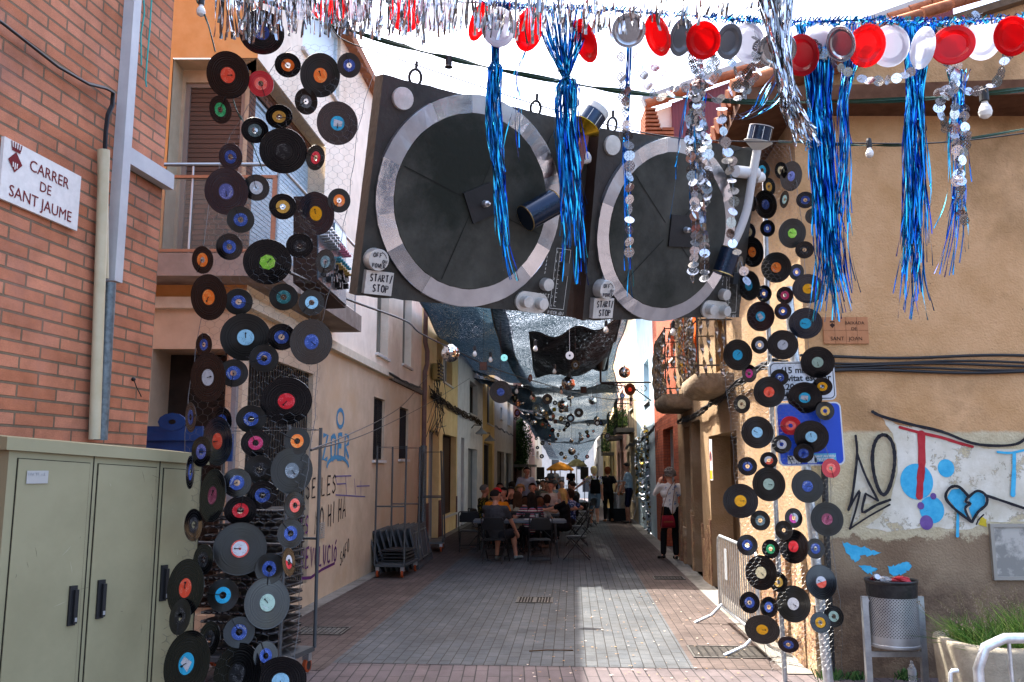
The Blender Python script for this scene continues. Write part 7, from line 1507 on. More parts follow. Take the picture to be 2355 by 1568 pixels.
g, _ = person('curly grey haired woman in white blouse and black trousers holding a phone to her ear', loc(1536,17.2), R(12), wt, blk, 2, False, [(-.13,.26,.56),(.24,.06,.02)], [(-.13,.12,0),(.1,.02,0)], sleeve='long', hair=('#6a6058','curly'), H=1.72, shoe='#141210', voxel=.011, head_turn=.35, w_=1.08)
mb = MB()
random.seed(3)
for k in range(16):
    a, z = random.uniform(-.14,.14), random.uniform(1.05,1.45); c_ = V((a*1.05, -.118-.012*math.cos(a*9), z)); mb.ribbon([c_+V((.018*math.cos(t_)*(1-t_/8), 0, .022*math.sin(t_))) for t_ in np.linspace(0,4,6)], .01, V((0,1,0)))
o = mb.build('blouse_print', pm('print_blue', '#4f6a90', .8)); o.parent = g
ph = thing('phone', 'dark phone held to the ear of the curly haired woman', 'phone', g.location, g.rotation_euler.z); mb = MB(); mb.fr(V((-.105,.09,1.585)), V((.3,.95,0)).normalized(), V((-.95,.3,0)).normalized(), V((0,0,1)), -.035,.035,-.005,.005,-.07,.07); o = mb.build('phone', BLACK); o.parent = ph
hb_ = thing('handbag', 'red leather handbag hanging at the hip of the curly haired woman', 'handbag', g.location, g.rotation_euler.z); RL = noisy('red_leather', '#6a0f1c', '#801a28', 8, .35, .3, 40); mb = MB()
rr = [[V((x*(.12+.02*math.cos(z*2)) - .14, -.17 - yy, .62+.24*z)) for x in (-1,-.5,0,.5,1)] for yy, z in ((.0,1),(.02,1),(.045,.6),(.05,.1),(.02,0),(-.02,0),(-.02,1),(0,1))]
mb.grid(rr, 0); mb.face([r[0] for r in rr[:-1]]); mb.face([r[-1] for r in rr[:-1]][::-1]); o = mb.build('bag', RL); o.parent = hb_
mb = MB(); mb.box(-.24,-.05,-.232,-.222,.73,.75); o = mb.build('flap_trim', pm('tan_leather', '#7a4a28', .5)); o.parent = hb_
mb = MB(); mb.ribbon([V((-.24,-.17,.86)), V((-.22,-.17,1.05)), V((-.1,-.15,1.35)), V((.1,-.02,1.55)), V((.14,.08,1.48))], .014, V((0,1,0))); mb.ribbon([V((-.04,-.17,.86)), V((-.02,-.165,1.1)), V((.04,-.14,1.4)), V((.1,-.02,1.55))], .014, V((0,1,0))); o = mb.build('strap', pm('tan_leather', '#7a4a28', .5)); o.parent = hb_
# the band on a low stage far down, speakers and umbrellas
YS = 47; sz = at(1290, 1083, YS).z - 1.62
g = thing('stage', 'low black stage under the band at the end of the tables', 'stage', V((3,YS,gz(YS)))); mb = MB(); a, b_ = at(1236,1100,YS-1).x, at(1352,1100,YS-1).x; mb.box(a,b_,YS-1.2,YS+3,sz-.12,sz-.01); mb.build('deck', BLACK, g)
mb = MB(); mb.box(a+.1,b_-.1,YS-1.1,YS+2.9,gz(YS)-.1,sz-.13); mb.build('skirt', pm('stage_cloth', (.03,.03,.035), .9), g)
for u, c, hc, lb, rz in ((1268,'#5a5e66','#2a201a','band member in grey at the left of the stage',170),(1276,'#a9abae','#3a3028','band member in white playing at stage left',185),(1313,'#101012','#3a302a','band member in black behind the drums',180),(1253,'#0d0d0f','#15100d','dark dressed musician beside the left loudspeaker',200)):
    p = at(u, 1083, YS); person(lb, V((p.x, YS+ (0 if u != 1253 else -1.6), sz if u != 1253 else gz(YS))), R(rz), fab('b'+c, c), blk, 1, False, [(-.15,.3,.1),(.15,.3,.2)], hair=(hc,'short'), H=1.75, voxel=.026)
for u, lb in ((1243,'black loudspeaker on a pole at the left of the stage'),(1344,'black loudspeaker on a pole at the right of the stage')):
    p = at(u, 1088, YS-1.5); g = thing('loudspeaker', lb, 'loudspeaker', V((p.x, YS-1.5, gz(YS)))); mb = MB(); z = p.z; mb.box(p.x-.2,p.x+.2,YS-1.7,YS-1.35,z-.32,z+.32); mb.box(p.x-.17,p.x+.17,YS-1.715,YS-1.701,z-.28,z+.28,1); mb.build('cabinet', [BLACK, pm('grille', (.03,.03,.03), .6)], g)
    mb = MB(); mb.tube([V((p.x,YS-1.5,z-.32)), V((p.x,YS-1.5,gz(YS)+.6))], .02, 6)
    for k in range(3): mb.tube([V((p.x,YS-1.5,gz(YS)+.6)), V((p.x+.5*math.cos(k*2.1),YS-1.5+.5*math.sin(k*2.1),gz(YS)))], .015, 5)
    mb.build('stand', BLACK, g)
p = at(1328,1101,YS-.8); g = thing('drum_kit', 'drum kit with brass cymbals on the stage', 'drum kit', V((p.x,YS-.8,sz))); mb = MB(); mb.lathe(V((p.x-.15,YS-.9,sz+.3)), [(0,0),(.28,0),(.28,.35),(0,.35)], 18, 0, (V((1,0,0)), Z, V((0,1,0)))); mb.lathe(V((p.x-.45,YS-.6,sz+.45)), [(0,0),(.18,0),(.18,.25),(0,.25)], 14); mb.build('drum', pm('drum_wood', '#5a3a24', .4), g)
for dx, dz in ((0,.95),(-.6,.85)): mb = MB(); mb.lathe(V((p.x+dx,YS-.9,sz+dz)), [(0,.03),(.24,0),(0,-.01)], 18); mb.tube([V((p.x+dx,YS-.9,sz)), V((p.x+dx,YS-.9,sz+dz))], .012, 5); mb.build('cymbal', pm('brass', '#8f7433', .3, .9), g)
for u, v, w2, y, c1, c2, lb in ((1288,1071,62,44,'#c8801c','#d8922a','orange yellow parasol in front of the stage'),(1326,1063,47,46,'#6d6a48','#7a7752','khaki parasol right of the orange one')):
    p = at(u, v, y); rr = w2/2/F*y; gz_ = gz(y); g = thing('parasol', lb, 'parasol', V((p.x,y,gz_))); mb = MB(); n = 16; ap = V((p.x,y,p.z+.2))
    rows = [[ap + V((rr*f*math.cos(2*math.pi*k/n), rr*f*math.sin(2*math.pi*k/n), -.36*f**1.5 - (.03 if k%2 and f == 1 else 0))) for k in range(n)] for f in (.001,.3,.6,.85,1)] + [[ap + V((rr*math.cos(2*math.pi*k/n), rr*math.sin(2*math.pi*k/n), -.42 - (.03 if k%2 else 0))) for k in range(n)]]
    mb.grid(rows, 0, False, True); mb.build('canopy', noisy('parasol_'+c1, c1, c2, 5, .7, 0), g); mb = MB(); mb.tube([V((p.x,y,gz_)), ap], .022, 6); mb.build('pole', pm('pole_wood','#7a6a54',.5), g)
    mb = MB(); mb.lathe(V((p.x,y,gz_)), [(0,0),(.25,0),(.25,.08),(.06,.12),(0,.12)], 14); mb.build('base', conc, g)
# beer keg tub with taps
p = loc(1418, 29.6); g = thing('drinks_tub', 'steel tub with taps on a crate beside the man in the light blue shirt', 'tub', p); mb = MB(); mb.lathe(V((0,0,.42)), [(0,0),(.27,0),(.3,.5),(.33,.52),(.3,.53),(0,.53)], 24); o = mb.build('tub', GALV); o.parent = g
mb = MB(); mb.box(-.36,.36,-.25,.25,0,.42); o = mb.build('crate', pm('crate_dark','#1e2326',.6)); o.parent = g
mb = MB(); mb.tube([V((0,0,.95)),V((0,0,1.35))],.02,8); mb.tube([V((-.22,0,1.33)),V((.22,0,1.33))],.025,8)
for x in (-.2,-.07,.07,.2): mb.tube([V((x,0,1.33)),V((x,-.02,1.5))],.012,6)
o = mb.build('tap', GREYM); o.parent = g
mb = MB(); mb.tube([V((-.1,0,.95))+V((.32*(1-math.cos(t_)),0,.3*math.sin(t_))) for t_ in np.linspace(0,3.1,10)]+[V((.6,0,.4)),V((.5,0,.1))],.014,6); o = mb.build('hose', WHITE); o.parent = g
# things on the tables
def tp(i, x, y): t_ = TB[i]; return V((t_.location.x+x, t_.location.y+y, t_.location.z+.7405))
g = thing('plastic_cup', 'clear plastic cup of cola with ice on the front table', 'cup', tp(0,.35,-.1)); mb = MB(); mb.lathe((0,0,0), [(.028,0),(.04,.12),(.041,.121)], 18); pc = pm('cup_plastic','#b5b8ba',.1); pc.node_tree.nodes['Principled BSDF'].inputs['Alpha'].default_value = .35; o = mb.build('cup', pc); o.parent = g
mb = MB(); mb.lathe((0,0,.002), [(0,0),(.026,0),(.037,.09),(0,.09)], 18); o = mb.build('drink', pm('cola','#1c0a05',.1)); o.parent = g
for i, x, y, lb in ((0,.18,-.12,'white plate with food left of the cola cup'),(1,-.1,-.2,'small white plate on the second table')): mb = MB(); mb.lathe((0,0,0), [(0,.004),(.07,.004),(.1,.016),(.1,.013),(.07,0),(0,0)], 24); o = mb.build('plate', WHITE, label=lb, cat='plate'); o.location = tp(i,x,y)
g = thing('cap', 'bright red cap lying on the third table', 'cap', tp(2,.42,-.22)); mb = MB(); mb.grid([[V((.11*math.sin(t_)*math.cos(p_), .11*math.sin(t_)*math.sin(p_), .12*math.cos(t_))) for p_ in np.linspace(0,2*math.pi,16,endpoint=False)] for t_ in np.linspace(.02,1.57,6)],0,True,True); mb.grid([[V((.1+.1*r_, y, .012-.004*r_)) for y in np.linspace(-.07,.07,6)] for r_ in (0,1)],0); o = mb.build('crown', pm('cap_bright','#c8201c',.7)); o.parent = g
# ------------------------------------------------------------------ cage trolleys, stacked tables, blue frame
TG = pm('trolley_grey','#44484b',.45,.4)
def trolley(lb, c, rz, w_=.5, l_=1.05, h=2.15, splay=.0):
    g = thing('cage_trolley', lb, 'trolley', c, rz, 'grey cage trolleys'); mb = MB(); mb.box(-w_/2,w_/2,-l_/2,l_/2,.17,.21); o = mb.build('deck', TG); o.parent = g
    for sx_ in (-1,1):
        for sy in (-1,1):
            mb = MB(); mb.tube([V((sx_*w_/2,sy*l_/2,.2)), V((sx_*(w_/2-splay),sy*(l_/2-.02),h))], .017, 8); o = mb.build('post', TG); o.parent = g
            wh = MB(); wh.lathe(V((sx_*(w_/2-.04)-.02,sy*(l_/2-.06),.06)), [(.0,0),(.04,0),(.06,.005),(.06,.035),(.04,.04),(0,.04)], 16, 0, (V((0,1,0)), Z, V((1,0,0))), True, [1,0,0,0,1]); o = wh.build('wheel', [pm('wheel_orange','#8e3f22',.6), BLACK]); o.parent = g
            wh = MB(); wh.box(sx_*(w_/2-.04)-.03,sx_*(w_/2-.04)+.03,sy*(l_/2-.06)-.03,sy*(l_/2-.06)+.03,.1,.17); q = wh.build('fork', GREYM); q.parent = o
    for sy in (-1,1): mb = MB(); mb.tube([V((-w_/2,sy*l_/2,1.15)), V((w_/2,sy*l_/2,1.15))], .013, 6); o = mb.build('crossbar', TG); o.parent = g
    mb = MB()
    mb.tube([V((-w_/2+splay,-l_/2+.02,h-.02)), V((w_/2-splay,-l_/2+.02,h-.02)), V((w_/2-splay,l_/2-.02,h-.02)), V((-w_/2+splay,l_/2-.02,h-.02)), V((-w_/2+splay,-l_/2+.02,h-.02))], .004, 4); o = mb.build('top_wire', TG); o.parent = g
    return g
c1 = gnd(875,1331); c2 = gnd(938,1334); c3 = gnd(961,1313); cen = (c1+c3)/2 + V((-.05,.0,.012)); cen.z = .012
trolley('nearer grey cage trolley on orange wheels beside the leaning tables', cen, -AS-.06, .5, 1.0)
c = gnd(1000,1268); trolley('farther grey cage trolley by the cream yellow house', V((c.x-.1,c.y+.2,.012)), -AS+.1, .55, .9, 2.15, .06)
# black folded chairs lying on the nearer trolley
random.seed(6)
for k in range(4):
    g = thing('stacked_chair', 'black folded chair lying %s of the pile on the nearer cage trolley' % ('at the bottom','second from the bottom','third from the bottom','at the top')[k], 'chair', cen + V((0,0,.215+.055*k)), -AS-.06+random.uniform(-.05,.05), 'folded chairs on the nearer trolley')
    mb = MB(); mb.box(-.2,.2,-.2,.18,.01,.035); o = mb.build('seat', MC['chair_black']); o.parent = g; mb = MB(); mb.tube([V((-.21,-.42,.022)),V((-.21,.42,.022)),V((.21,.42,.022)),V((.21,-.42,.022))],.011,6); mb.box(-.19,.19,.24,.4,.012,.034); o = mb.build('frame', MC['chair_black']); o.parent = g
TL_ = noisy('table_back','#34383c','#41464b',10,.55,.4,50,dist=.006); nm = ('first','second','third','fourth','fifth','sixth','seventh','eighth')
for k in range(8):
    a, b_ = gnd(958,1312), gnd(1006,1283); base = a.lerp(b_, .5) + V((-.085*k-.02,-.07*k,.012)); g = thing('folded_table', 'grey folded table leaning in the stack, %s from the right' % nm[k], 'table', base, -AS+.03, 'folded tables stacked against the left wall'); th = R(14+.8*k)
    ax_, az_ = V((math.cos(th),0,math.sin(th))), V((-math.sin(th),0,math.cos(th)))
    def BX(mb, x0,x1,y0,y1,z0,z1,m=0): mb.fr(V((0,0,0)), ax_, V((0,1,0)), az_, x0,x1,y0,y1,z0,z1,m)
    mb = MB(); BX(mb,-.03,.0,-.95,.95,0,.04); BX(mb,-.03,.0,-.95,.95,.7,.74); BX(mb,-.03,.0,-.95,-.91,.04,.7); BX(mb,-.03,.0,.91,.95,.04,.7); BX(mb,-.028,-.014,-.91,.91,.04,.7)
    o = mb.build('tabletop', TL_); o.parent = g
    if k < 1:
        mb = MB()
        for y in (-.6,.0,.6): mb.tube([ax_*.0+V((0,y-.25,0))+az_*.1, ax_*.0+V((0,y+.1,0))+az_*.66], .012, 6)
        mb.tube([ax_*.005+V((0,-.85,0))+az_*.62, ax_*.005+V((0,.85,0))+az_*.62], .013, 6); mb.tube([ax_*.005+V((0,-.85,0))+az_*.14, ax_*.005+V((0,.85,0))+az_*.14], .013, 6); o = mb.build('folded_leg', TM); o.parent = g
        mb = MB(); mb.fr(ax_*.004+V((0,-.35,0))+az_*.42, V((0,1,0)), az_, ax_, -.04,.04,-.1,.1,0,.002); o = mb.build('sticker', pm('sticker_pale','#8f8f8c',.6)); o.parent = g
# trolley of folded chairs behind the left net
cz = V(((590-CU)/F*7.75, 7.75, .012)); g = trolley('cage trolley packed with black folded chairs behind the left record net', cz, -.25, 1.0, .62, at(612,982,7.5).z)
random.seed(8)
for k in range(17):
    z = .24 + k*.072; q = thing('stacked_chair', 'black folded chair in the pile behind the left record net, %s' % (('%s from the bottom' % ('lowest second third fourth fifth sixth seventh eighth'.split()[k])) if 0 < k < 8 else 'lowest of all' if k == 0 else ('topmost of all' if k == 16 else '%s from the top' % ('second third fourth fifth sixth seventh eighth ninth'.split()[15-k]))), 'chair', cz+V((.06,0,z)), -.25+random.uniform(-.03,.03), 'folded chairs on the trolley behind the net')
    mb = MB(); mb.box(-.33,.33,-.25,.24,.014,.042); o = mb.build('seat', MC['chair_black']); o.parent = q
    mb = MB(); mb.tube([V((-.345,.2,.028)),V((-.345,-.262,.028)),V((.345,-.262,.028)),V((.345,.2,.028))],.0125,6)
    for x in np.linspace(-.3,.3,12): mb.tube([V((x,-.285,.03)),V((x,.25,.03))],.009,5)
    o = mb.build('frame', pm('chair_tube', (.012,.012,.014), .3, .4)); o.parent = q
BLU = noisy('blue_paint','#10305f','#173c70',6,.45,.3,40,c3='#123a70'); y = 7.2
x0, x1 = at(328,1000,y).x, at(500,1000,y).x; zt, zb = at(400,980,y).z, at(400,1060,y).z
g = thing('blue_rack', 'blue painted metal rack with a round handle hole rising behind the cabinet', 'rack', V(((x0+x1)/2,y,0)))
mb = MB(); mb.box(x0,x0+.5,y,y+.03,zt-.12,zt); mb.box(x0,x1,y+.04,y+.07,zb,zt-.05); mb.box(x0,x1,y+.4,y+.43,zb,zt-.05); mb.box(x0,x0+.04,y+.07,y+.4,zb,zt-.05); mb.build('panel', BLU, g)
mb = MB(); hc_ = at(396,970,y); pts = [(-.1,-.06),(-.085,.05),(-.03,.075),(.04,.065),(.1,.06),(.11,.0),(.09,-.07)]; inn = [(.035*math.cos(t_),.022*math.sin(t_)) for t_ in np.linspace(0,2*math.pi,13)]
for e in (0,.02):
    out = [(1.12*.1*math.cos(t_)*(1.05), .075*math.sin(t_)) for t_ in np.linspace(0,2*math.pi,13)]
    mb.grid([[hc_+V((a,e-.01,b_)) for a,b_ in out],[hc_+V((a,e-.01,b_)) for a,b_ in inn]], 0, False)
mb.grid([[hc_+V((a,-.01,b_)) for a,b_ in out],[hc_+V((a,.01,b_)) for a,b_ in out]],0,False); mb.build('handle_plate', BLU, g)
for x in (x0+.05, x1-.35):
    mb = MB(); mb.box(x-.03,x+.03,y+.1,y+.16,0,zb+.1); mb.build('post', BLU, g)
# ------------------------------------------------------------------ right foreground: posts, signs, barrier, bin, planter
def post(name, lb, pts, r, mat, n=14, cat='post', y=7.5, extra=None):
    g = thing(name, lb, cat, V((at(*pts[0],y).x, y, 0))); P = [at(u,v,y) for u,v in pts]; P[0].z = 0; mb = MB(); mb.tube(P, r, n); mb.build('pole', mat, g); return g
sg = post('sign_post', 'galvanised steel post holding the blue and white road signs', [(1904,1535),(1853,1065),(1815,700),(1812,660)], .042, GALV, 16, 'sign post', 7.52)
for v in (1440,1260): p = at(1893-(1440-v)*.1,v,7.52); mb = MB(); mb.tube([p-V((.0,0,.012)),p+V((0,0,.012))],.047,14); mb.build('clamp', GREYM, sg)
ps = post('square_post', 'slim grey steel post left of the sign post', [(1803,1512),(1789,1270),(1780,1080),(1765,700),(1758,400)], .024, GREYM, 4, 'post', 7.6)
post('black_pipe', 'black downpipe on the wall just behind the sign post', [(1911,1510),(1900,1200),(1893,1000)], .028, BLACK, 10, 'pipe', 7.66)
def rsign(lb, q, y, mats, build):
    tl, tr, br, bl = [at(u,v,y) for u,v in q]; c = (tl+tr+br+bl)/4; x = ((tr-tl)+(br-bl)).normalized(); yy = ((tl-bl)+(tr-br)); yy = (yy-x*yy.dot(x)).normalized(); n = x.cross(yy)
    if n.y > 0: n = -n
    w_, h_ = ((tr-tl).length+(br-bl).length)/2, ((tl-bl).length+(tr-br).length)/2; g = thing('road_sign', lb, 'road sign', c)
    def rr(w2, h2, r_, e, m, mb):
        pts = []
        for cx_, cy_, a0 in ((w2-r_,h2-r_,0),(-w2+r_,h2-r_,90),(-w2+r_,-h2+r_,180),(w2-r_,-h2+r_,270)):
            for k in range(6): a = R(a0+18*k); pts.append(c + x*(cx_+r_*math.cos(a)) + yy*(cy_+r_*math.sin(a)) + n*e)
        mb.face(pts, m); return pts
    mb = MB(); f = rr(w_/2,h_/2,.05,.0,0,mb); b_ = [p-n*.02 for p in f]; mb.grid([f,b_],2,False,True); mb.face(b_[::-1],2); rr(w_/2-.012,h_/2-.012,.042,.0012,1,mb); 
    if len(mats) > 3: rr(w_/2-.02,h_/2-.02,.036,.002,3,mb)
    mb.build('plate', mats, g); build(g, c, x, yy, n, w_, h_); return g
WS = pm('sign_white','#b4b6b8',.4); BS = pm('sign_blue','#0c3a9e',.35)
def txts(g, items, mat, c, x, yy, n):
    for t_, a, b_, s_, bo in items: o = text_mesh(t_, s_, mat, thick=.0004, align='LEFT', bold=bo); o.matrix_world = frame_mat(c+x*a+yy*b_+n*.0035, x, yy, n); m = o.matrix_basis.copy(); put(o, g); o.matrix_basis = m
rsign('white sign with black lettering about 15 minutes behind the records', [(1768,832),(1919,829),(1923,919),(1771,923)], 7.45, [WS, pm('sign_edge_black',(.02,.02,.02),.5), GREYM, WS],
      lambda g,c,x,yy,n,w_,h_: txts(g, [('(15 minuts)',-w_*.32,h_*.2,.078,.002),('activitat escolar',-w_*.42,-h_*.0,.078,.002),('8.20 h a 11.5',-w_*.36,-h_*.22,.078,.002),('14.',-w_*.36,-h_*.43,.078,.002)], pm('sign_text',(.015,.015,.017),.6), c, x, yy, n))
def bluef(g,c,x,yy,n,w_,h_):
    mb = MB(); mb.fr(c+x*.2*w_-yy*.38*h_+n*.003, x, yy, n, -.095,.095,-.036,.036,0,.001); s_ = mb.build('sticker', pm('sticker_cyan','#4a90a8',.5), g)
    for t_, b_, z in (('SANT ANDREU',.004,.026),('PRESENT',-.03,.038)): o = text_mesh(t_, z, WS, thick=.0004, align='CENTER', bold=.0015); o.matrix_world = frame_mat(c+x*.2*w_-yy*(.38*h_-b_)+n*.0055, x, yy, n); m = o.matrix_basis.copy(); put(o, s_); o.matrix_basis = m
    mb = MB(); mb.fr(c-x*.25*w_-yy*.4*h_+n*.003, x, yy, n, -.07,.05,-.035,.035,0,.001); mb.build('sticker', noisy('sticker_bw','#b5b5b5','#101010',60,.5,0,lo=.48,hi=.52), g)
    mb = MB(); mb.fr(c-x*.02*w_-yy*.4*h_+n*.003, x, yy, n, -.03,.05,-.035,.035,0,.001); mb.build('sticker', WS, g)
rsign('blue square parking sign with white border and two stickers', [(1784,927),(1935,923),(1942,1069),(1792,1072)], 7.45, [WS, BS, GREYM], bluef)
# crowd barrier
pf, pn_ = gnd(1668,1440), gnd(1745,1512); d = (pf-pn_).normalized(); L_ = 2.0; o0 = pn_ + d*(-.1); H_ = 1.0
def barrier(lb, o0, d, L_, H_, r_=.019, bars=18):
    g = thing('crowd_barrier', lb, 'barrier', o0, 0, 'galvanised crowd barriers'); sd_ = d.cross(Z); Pp = lambda a, z: o0 + d*a + Z*z; r = .12
    pts = [Pp(0,.22)] + [Pp(0,H_-r), Pp(r*.3,H_-r*.3), Pp(r,H_)] + [Pp(L_-r,H_), Pp(L_-r*.3,H_-r*.3), Pp(L_,H_-r), Pp(L_,.22)] + [Pp(L_,.2), Pp(0,.2)]
    mb = MB(); mb.tube(pts, r_, 10); mb.build('frame', GALV, g)
    for k in range(bars): mb = MB(); a = L_*(k+1)/(bars+1); mb.tube([Pp(a,.2),Pp(a,H_)], .008, 6); mb.build('bar', GALV, g)
    for a in (.12, L_-.12): mb = MB(); mb.tube([Pp(a,.22)+sd_*0, Pp(a,.1)-sd_*.12, Pp(a,.01)-sd_*.32], .017, 8); mb.tube([Pp(a,.22), Pp(a,.1)+sd_*.12, Pp(a,.01)+sd_*.32], .017, 8); mb.build('foot', GALV, g)
    return g, Pp, sd_
g, Pp, sd_ = barrier('crowd barrier seen end on left of the right record net', o0, d, L_, H_)
mb = MB(); mb.fr(Pp(1.45,.72)-sd_*.022, d, Z, sd_, -.07,.07,-.17,.17,-.002,.002); mb.build('tag', pm('tag_grey','#8d9194',.4), g)
barrier('crowd barrier cut by the lower right corner before the planter', V(((2203-CU)/F*3.7, 3.7, 0)), V((1,.02,0)).normalized(), 2.2, at(2300,1468,3.7).z, .021, 15)
g = thing('barrier_hook', 'small hook tube on the left end of the corner barrier', 'hook', V(((2195-CU)/F*3.7,3.7,0))); mb = MB(); mb.tube([at(2203,1542,3.69),at(2190,1543,3.69),at(2186,1548,3.69),at(2186,1600,3.69)],.009,8); mb.build('tube', GALV, g)
# perforated litter bin
YB = 7.0; bx = at(2053,1400,YB).x; zt = at(2053,1331,YB).z; z2 = at(2053,1364,YB).z; zb = at(2053,1486,YB).z; rb = .185
g = thing('litter_bin', 'perforated steel litter bin with a black bag rim on two posts', 'bin', V((bx,YB,0)))
pmx = noisy('bin_steel','#8b8d8d','#9c9e9d',9,.42,.05,80,metal=.6); b = pmx.node_tree.nodes['Principled BSDF']; L = pmx.node_tree.links.new
def perforate(m):
    tcc = nd(m, 'UVMap'); b = m.node_tree.nodes['Principled BSDF']; L = m.node_tree.links.new; base = b.inputs['Base Color'].links[0].from_socket
    v = nd(m, 'TexVoronoi'); v.inputs['Randomness'].default_value = 0; v.inputs['Scale'].default_value = 1; mp = nd(m, 'Mapping'); mp.inputs['Scale'].default_value = (58,58,1); mp.inputs['Rotation'].default_value = (0,0,R(45)); L(tcc.outputs[0], mp.inputs['Vector']); L(mp.outputs[0], v.inputs['Vector'])
    g_ = nd(m, 'Math', operation='LESS_THAN'); L(v.outputs['Distance'], g_.inputs[0]); g_.inputs[1].default_value = .27; mx = nd(m, 'Mix', data_type='RGBA'); L(g_.outputs[0], mx.inputs[0]); L(base, mx.inputs[6]); mx.inputs[7].default_value = (.006,.006,.006,1); L(mx.outputs[2], b.inputs['Base Color']); return m
perf = perforate(noisy('bin_perforated','#8b8d8d','#9c9e9d',9,.42,.05,80,metal=.6)); seg = 40
mb = MB()
for z0, z1, m_ in ((zb+.09,z2+.0,0),(zb+.02,zb+.09,1)):
    n = seg; rows = [[V((bx+rb*math.cos(2*math.pi*k/n), YB+rb*math.sin(2*math.pi*k/n), z)) for k in range(n+1)] for z in (z0,z1)]
    mb.grid(rows, m_, True, uvs=lambda i,j: (2*math.pi*rb*j/n, (z0,z1)[i]))
mb.lathe(V((bx,YB,zb)), [(0,.0),(rb*.97,0),(rb*1.02,.01),(rb*1.02,.025),(rb,.03)], seg, 1); mb.build('basket', [perf, pmx], g)
mb = MB(); mb.lathe(V((bx,YB,0)), [(rb*1.01,z2-.02),(rb*1.03,z2+.04),(rb*1.04,zt-.03),(rb*1.09,zt-.01),(rb*1.06,zt),(rb*.98,zt-.01),(rb*.95,zt-.12),(0,zt-.13)], seg); mb.build('bin_bag', noisy('bag_black',(.01,.01,.011),(.02,.02,.02),12,.3,.5,25,dist=.01), g)
for s_ in (-1,1): mb = MB(); x = bx+s_*(rb+.035); mb.box(x-.024,x+.024,YB-.02,YB+.02,0,at(2000,1371,YB).z); mb.build('post', GREYM, g); 
mb = MB(); z = at(2053,1504,YB).z; mb.box(bx-rb-.012,bx+rb+.012,YB-.012,YB+.012,z-.02,z+.02); mb.build('crossbar', GREYM, g)
for s_ in (-1,1): mb = MB(); mb.tube([V((bx+s_*(rb+.03),YB,z2-.06)),V((bx+s_*rb*.98,YB,z2-.06))],.012,8); mb.build('pivot_bolt', GREYM, g)
cn_ = at(2018,1326,YB-.05); g = thing('drink_can', 'crushed red drink can on top of the litter bin', 'can', cn_); ax3 = (V((1,0,0)), V((0,.5,.85)).normalized(), V((0,.85,-.5)).normalized()); mb = MB(); mb.lathe((0,0,0), [(0,-.004),(.022,-.002),(.027,-.008),(.033,.01),(.033,.1),(.026,.115),(0,.112)], 20, 0, ax3, True, [1,1,1,0,0,0]); o = mb.build('can', [pm('can_red','#a01018',.25,.6), pm('can_top','#a8aaac',.25,.9)]); o.parent = g
random.seed(12)
for k, (u, lb) in enumerate(((2033,'crumpled clear plastic glass on the litter bin'),(2072,'crumpled red packaging on the litter bin'))):
    mb = MB(); mb.ball(at(u,1332,YB-.03), .05, 10, 6, 0, (1.6 if k else 1,1,.5), jit=.25, sm=False); mb.build('litter', [pc, pm('pack_red','#9a1a22',.4)][k], label=lb, cat='litter')
p = V(((2057-CU)/F*7.3,7.3,0)); g = thing('water_bottle', 'clear plastic water bottle standing under the litter bin', 'bottle', p+Z*.012); mb = MB(); mb.lathe((0,0,0), [(0,0),(.03,.003),(.032,.02),(.031,.1),(.032,.15),(.026,.17),(.013,.2),(.013,.22),(0,.22)], 20); o = mb.build('bottle', pc); o.parent = g
mb = MB(); mb.lathe((0,0,.11), [(.033,0),(.033,.045)], 20); o = mb.build('bottle_label', pm('bottle_paper','#9a9da0',.5)); o.parent = g
# concrete planter with grasses
YP = 6.0; xc = (2173-CU)/F*YP + .68; zt = at(2250,1480,YP).z - .05; g = thing('planter', 'rounded concrete planter full of flowering grasses at lower right', 'planter', V((xc,YP+.3,0))); pcn = noisy('planter_concrete','#7f7767','#918978',12,.95,.6,70,c3='#6d6557',dist=.006)
def ov(rx, ry, z, n=40): return [V((xc+rx*math.copysign(abs(math.cos(t_))**.7,math.cos(t_)), YP+.42+ry*math.copysign(abs(math.sin(t_))**.7,math.sin(t_)), z)) for t_ in np.linspace(0,2*math.pi,n,endpoint=False)]
mb = MB(); mb.grid([ov(.58,.38,0),ov(.62,.42,zt-.03),ov(.61,.41,zt),ov(.54,.34,zt),ov(.52,.32,zt-.08)],0,True,True)
for k in range(22):
    x = xc-.42+.045*k; yv = YP+.42-.42*max(.05,(1-abs((x-xc)/.62)**2.8))**(1/2.8)
    mb.tube([V((x-.1,yv-.004,.12)),V((x+.12,yv-.004,zt-.14))],.014,5)
mb.build('pot', pcn, g); mb = MB(); mb.face(ov(.53,.33,zt-.07)); mb.build('soil', pm('soil','#2c2117',.95), g)
random.seed(14); mb = MB()
for k in range(1500):
    bx_, by = xc+random.uniform(-.48,.5), YP+.42+random.uniform(-.26,.26); hh = random.uniform(.08,.29)*(1.1 if bx_ > xc-.1 else .8); le = V((random.gauss(-.04,.13), random.gauss(0,.1), 0)); p = V((bx_,by,zt-.07))
    mb.ribbon([p, p+V((0,0,hh*.5))+le*.3, p+V((0,0,hh))+le], [.007,.005,.001], V((0,1,0)), random.randrange(3))
mb.build('grass', [pm('grass_a','#35551c',.7), pm('grass_b','#56702c',.7), pm('grass_c','#6f7a3a',.7)], g)
mb = MB()
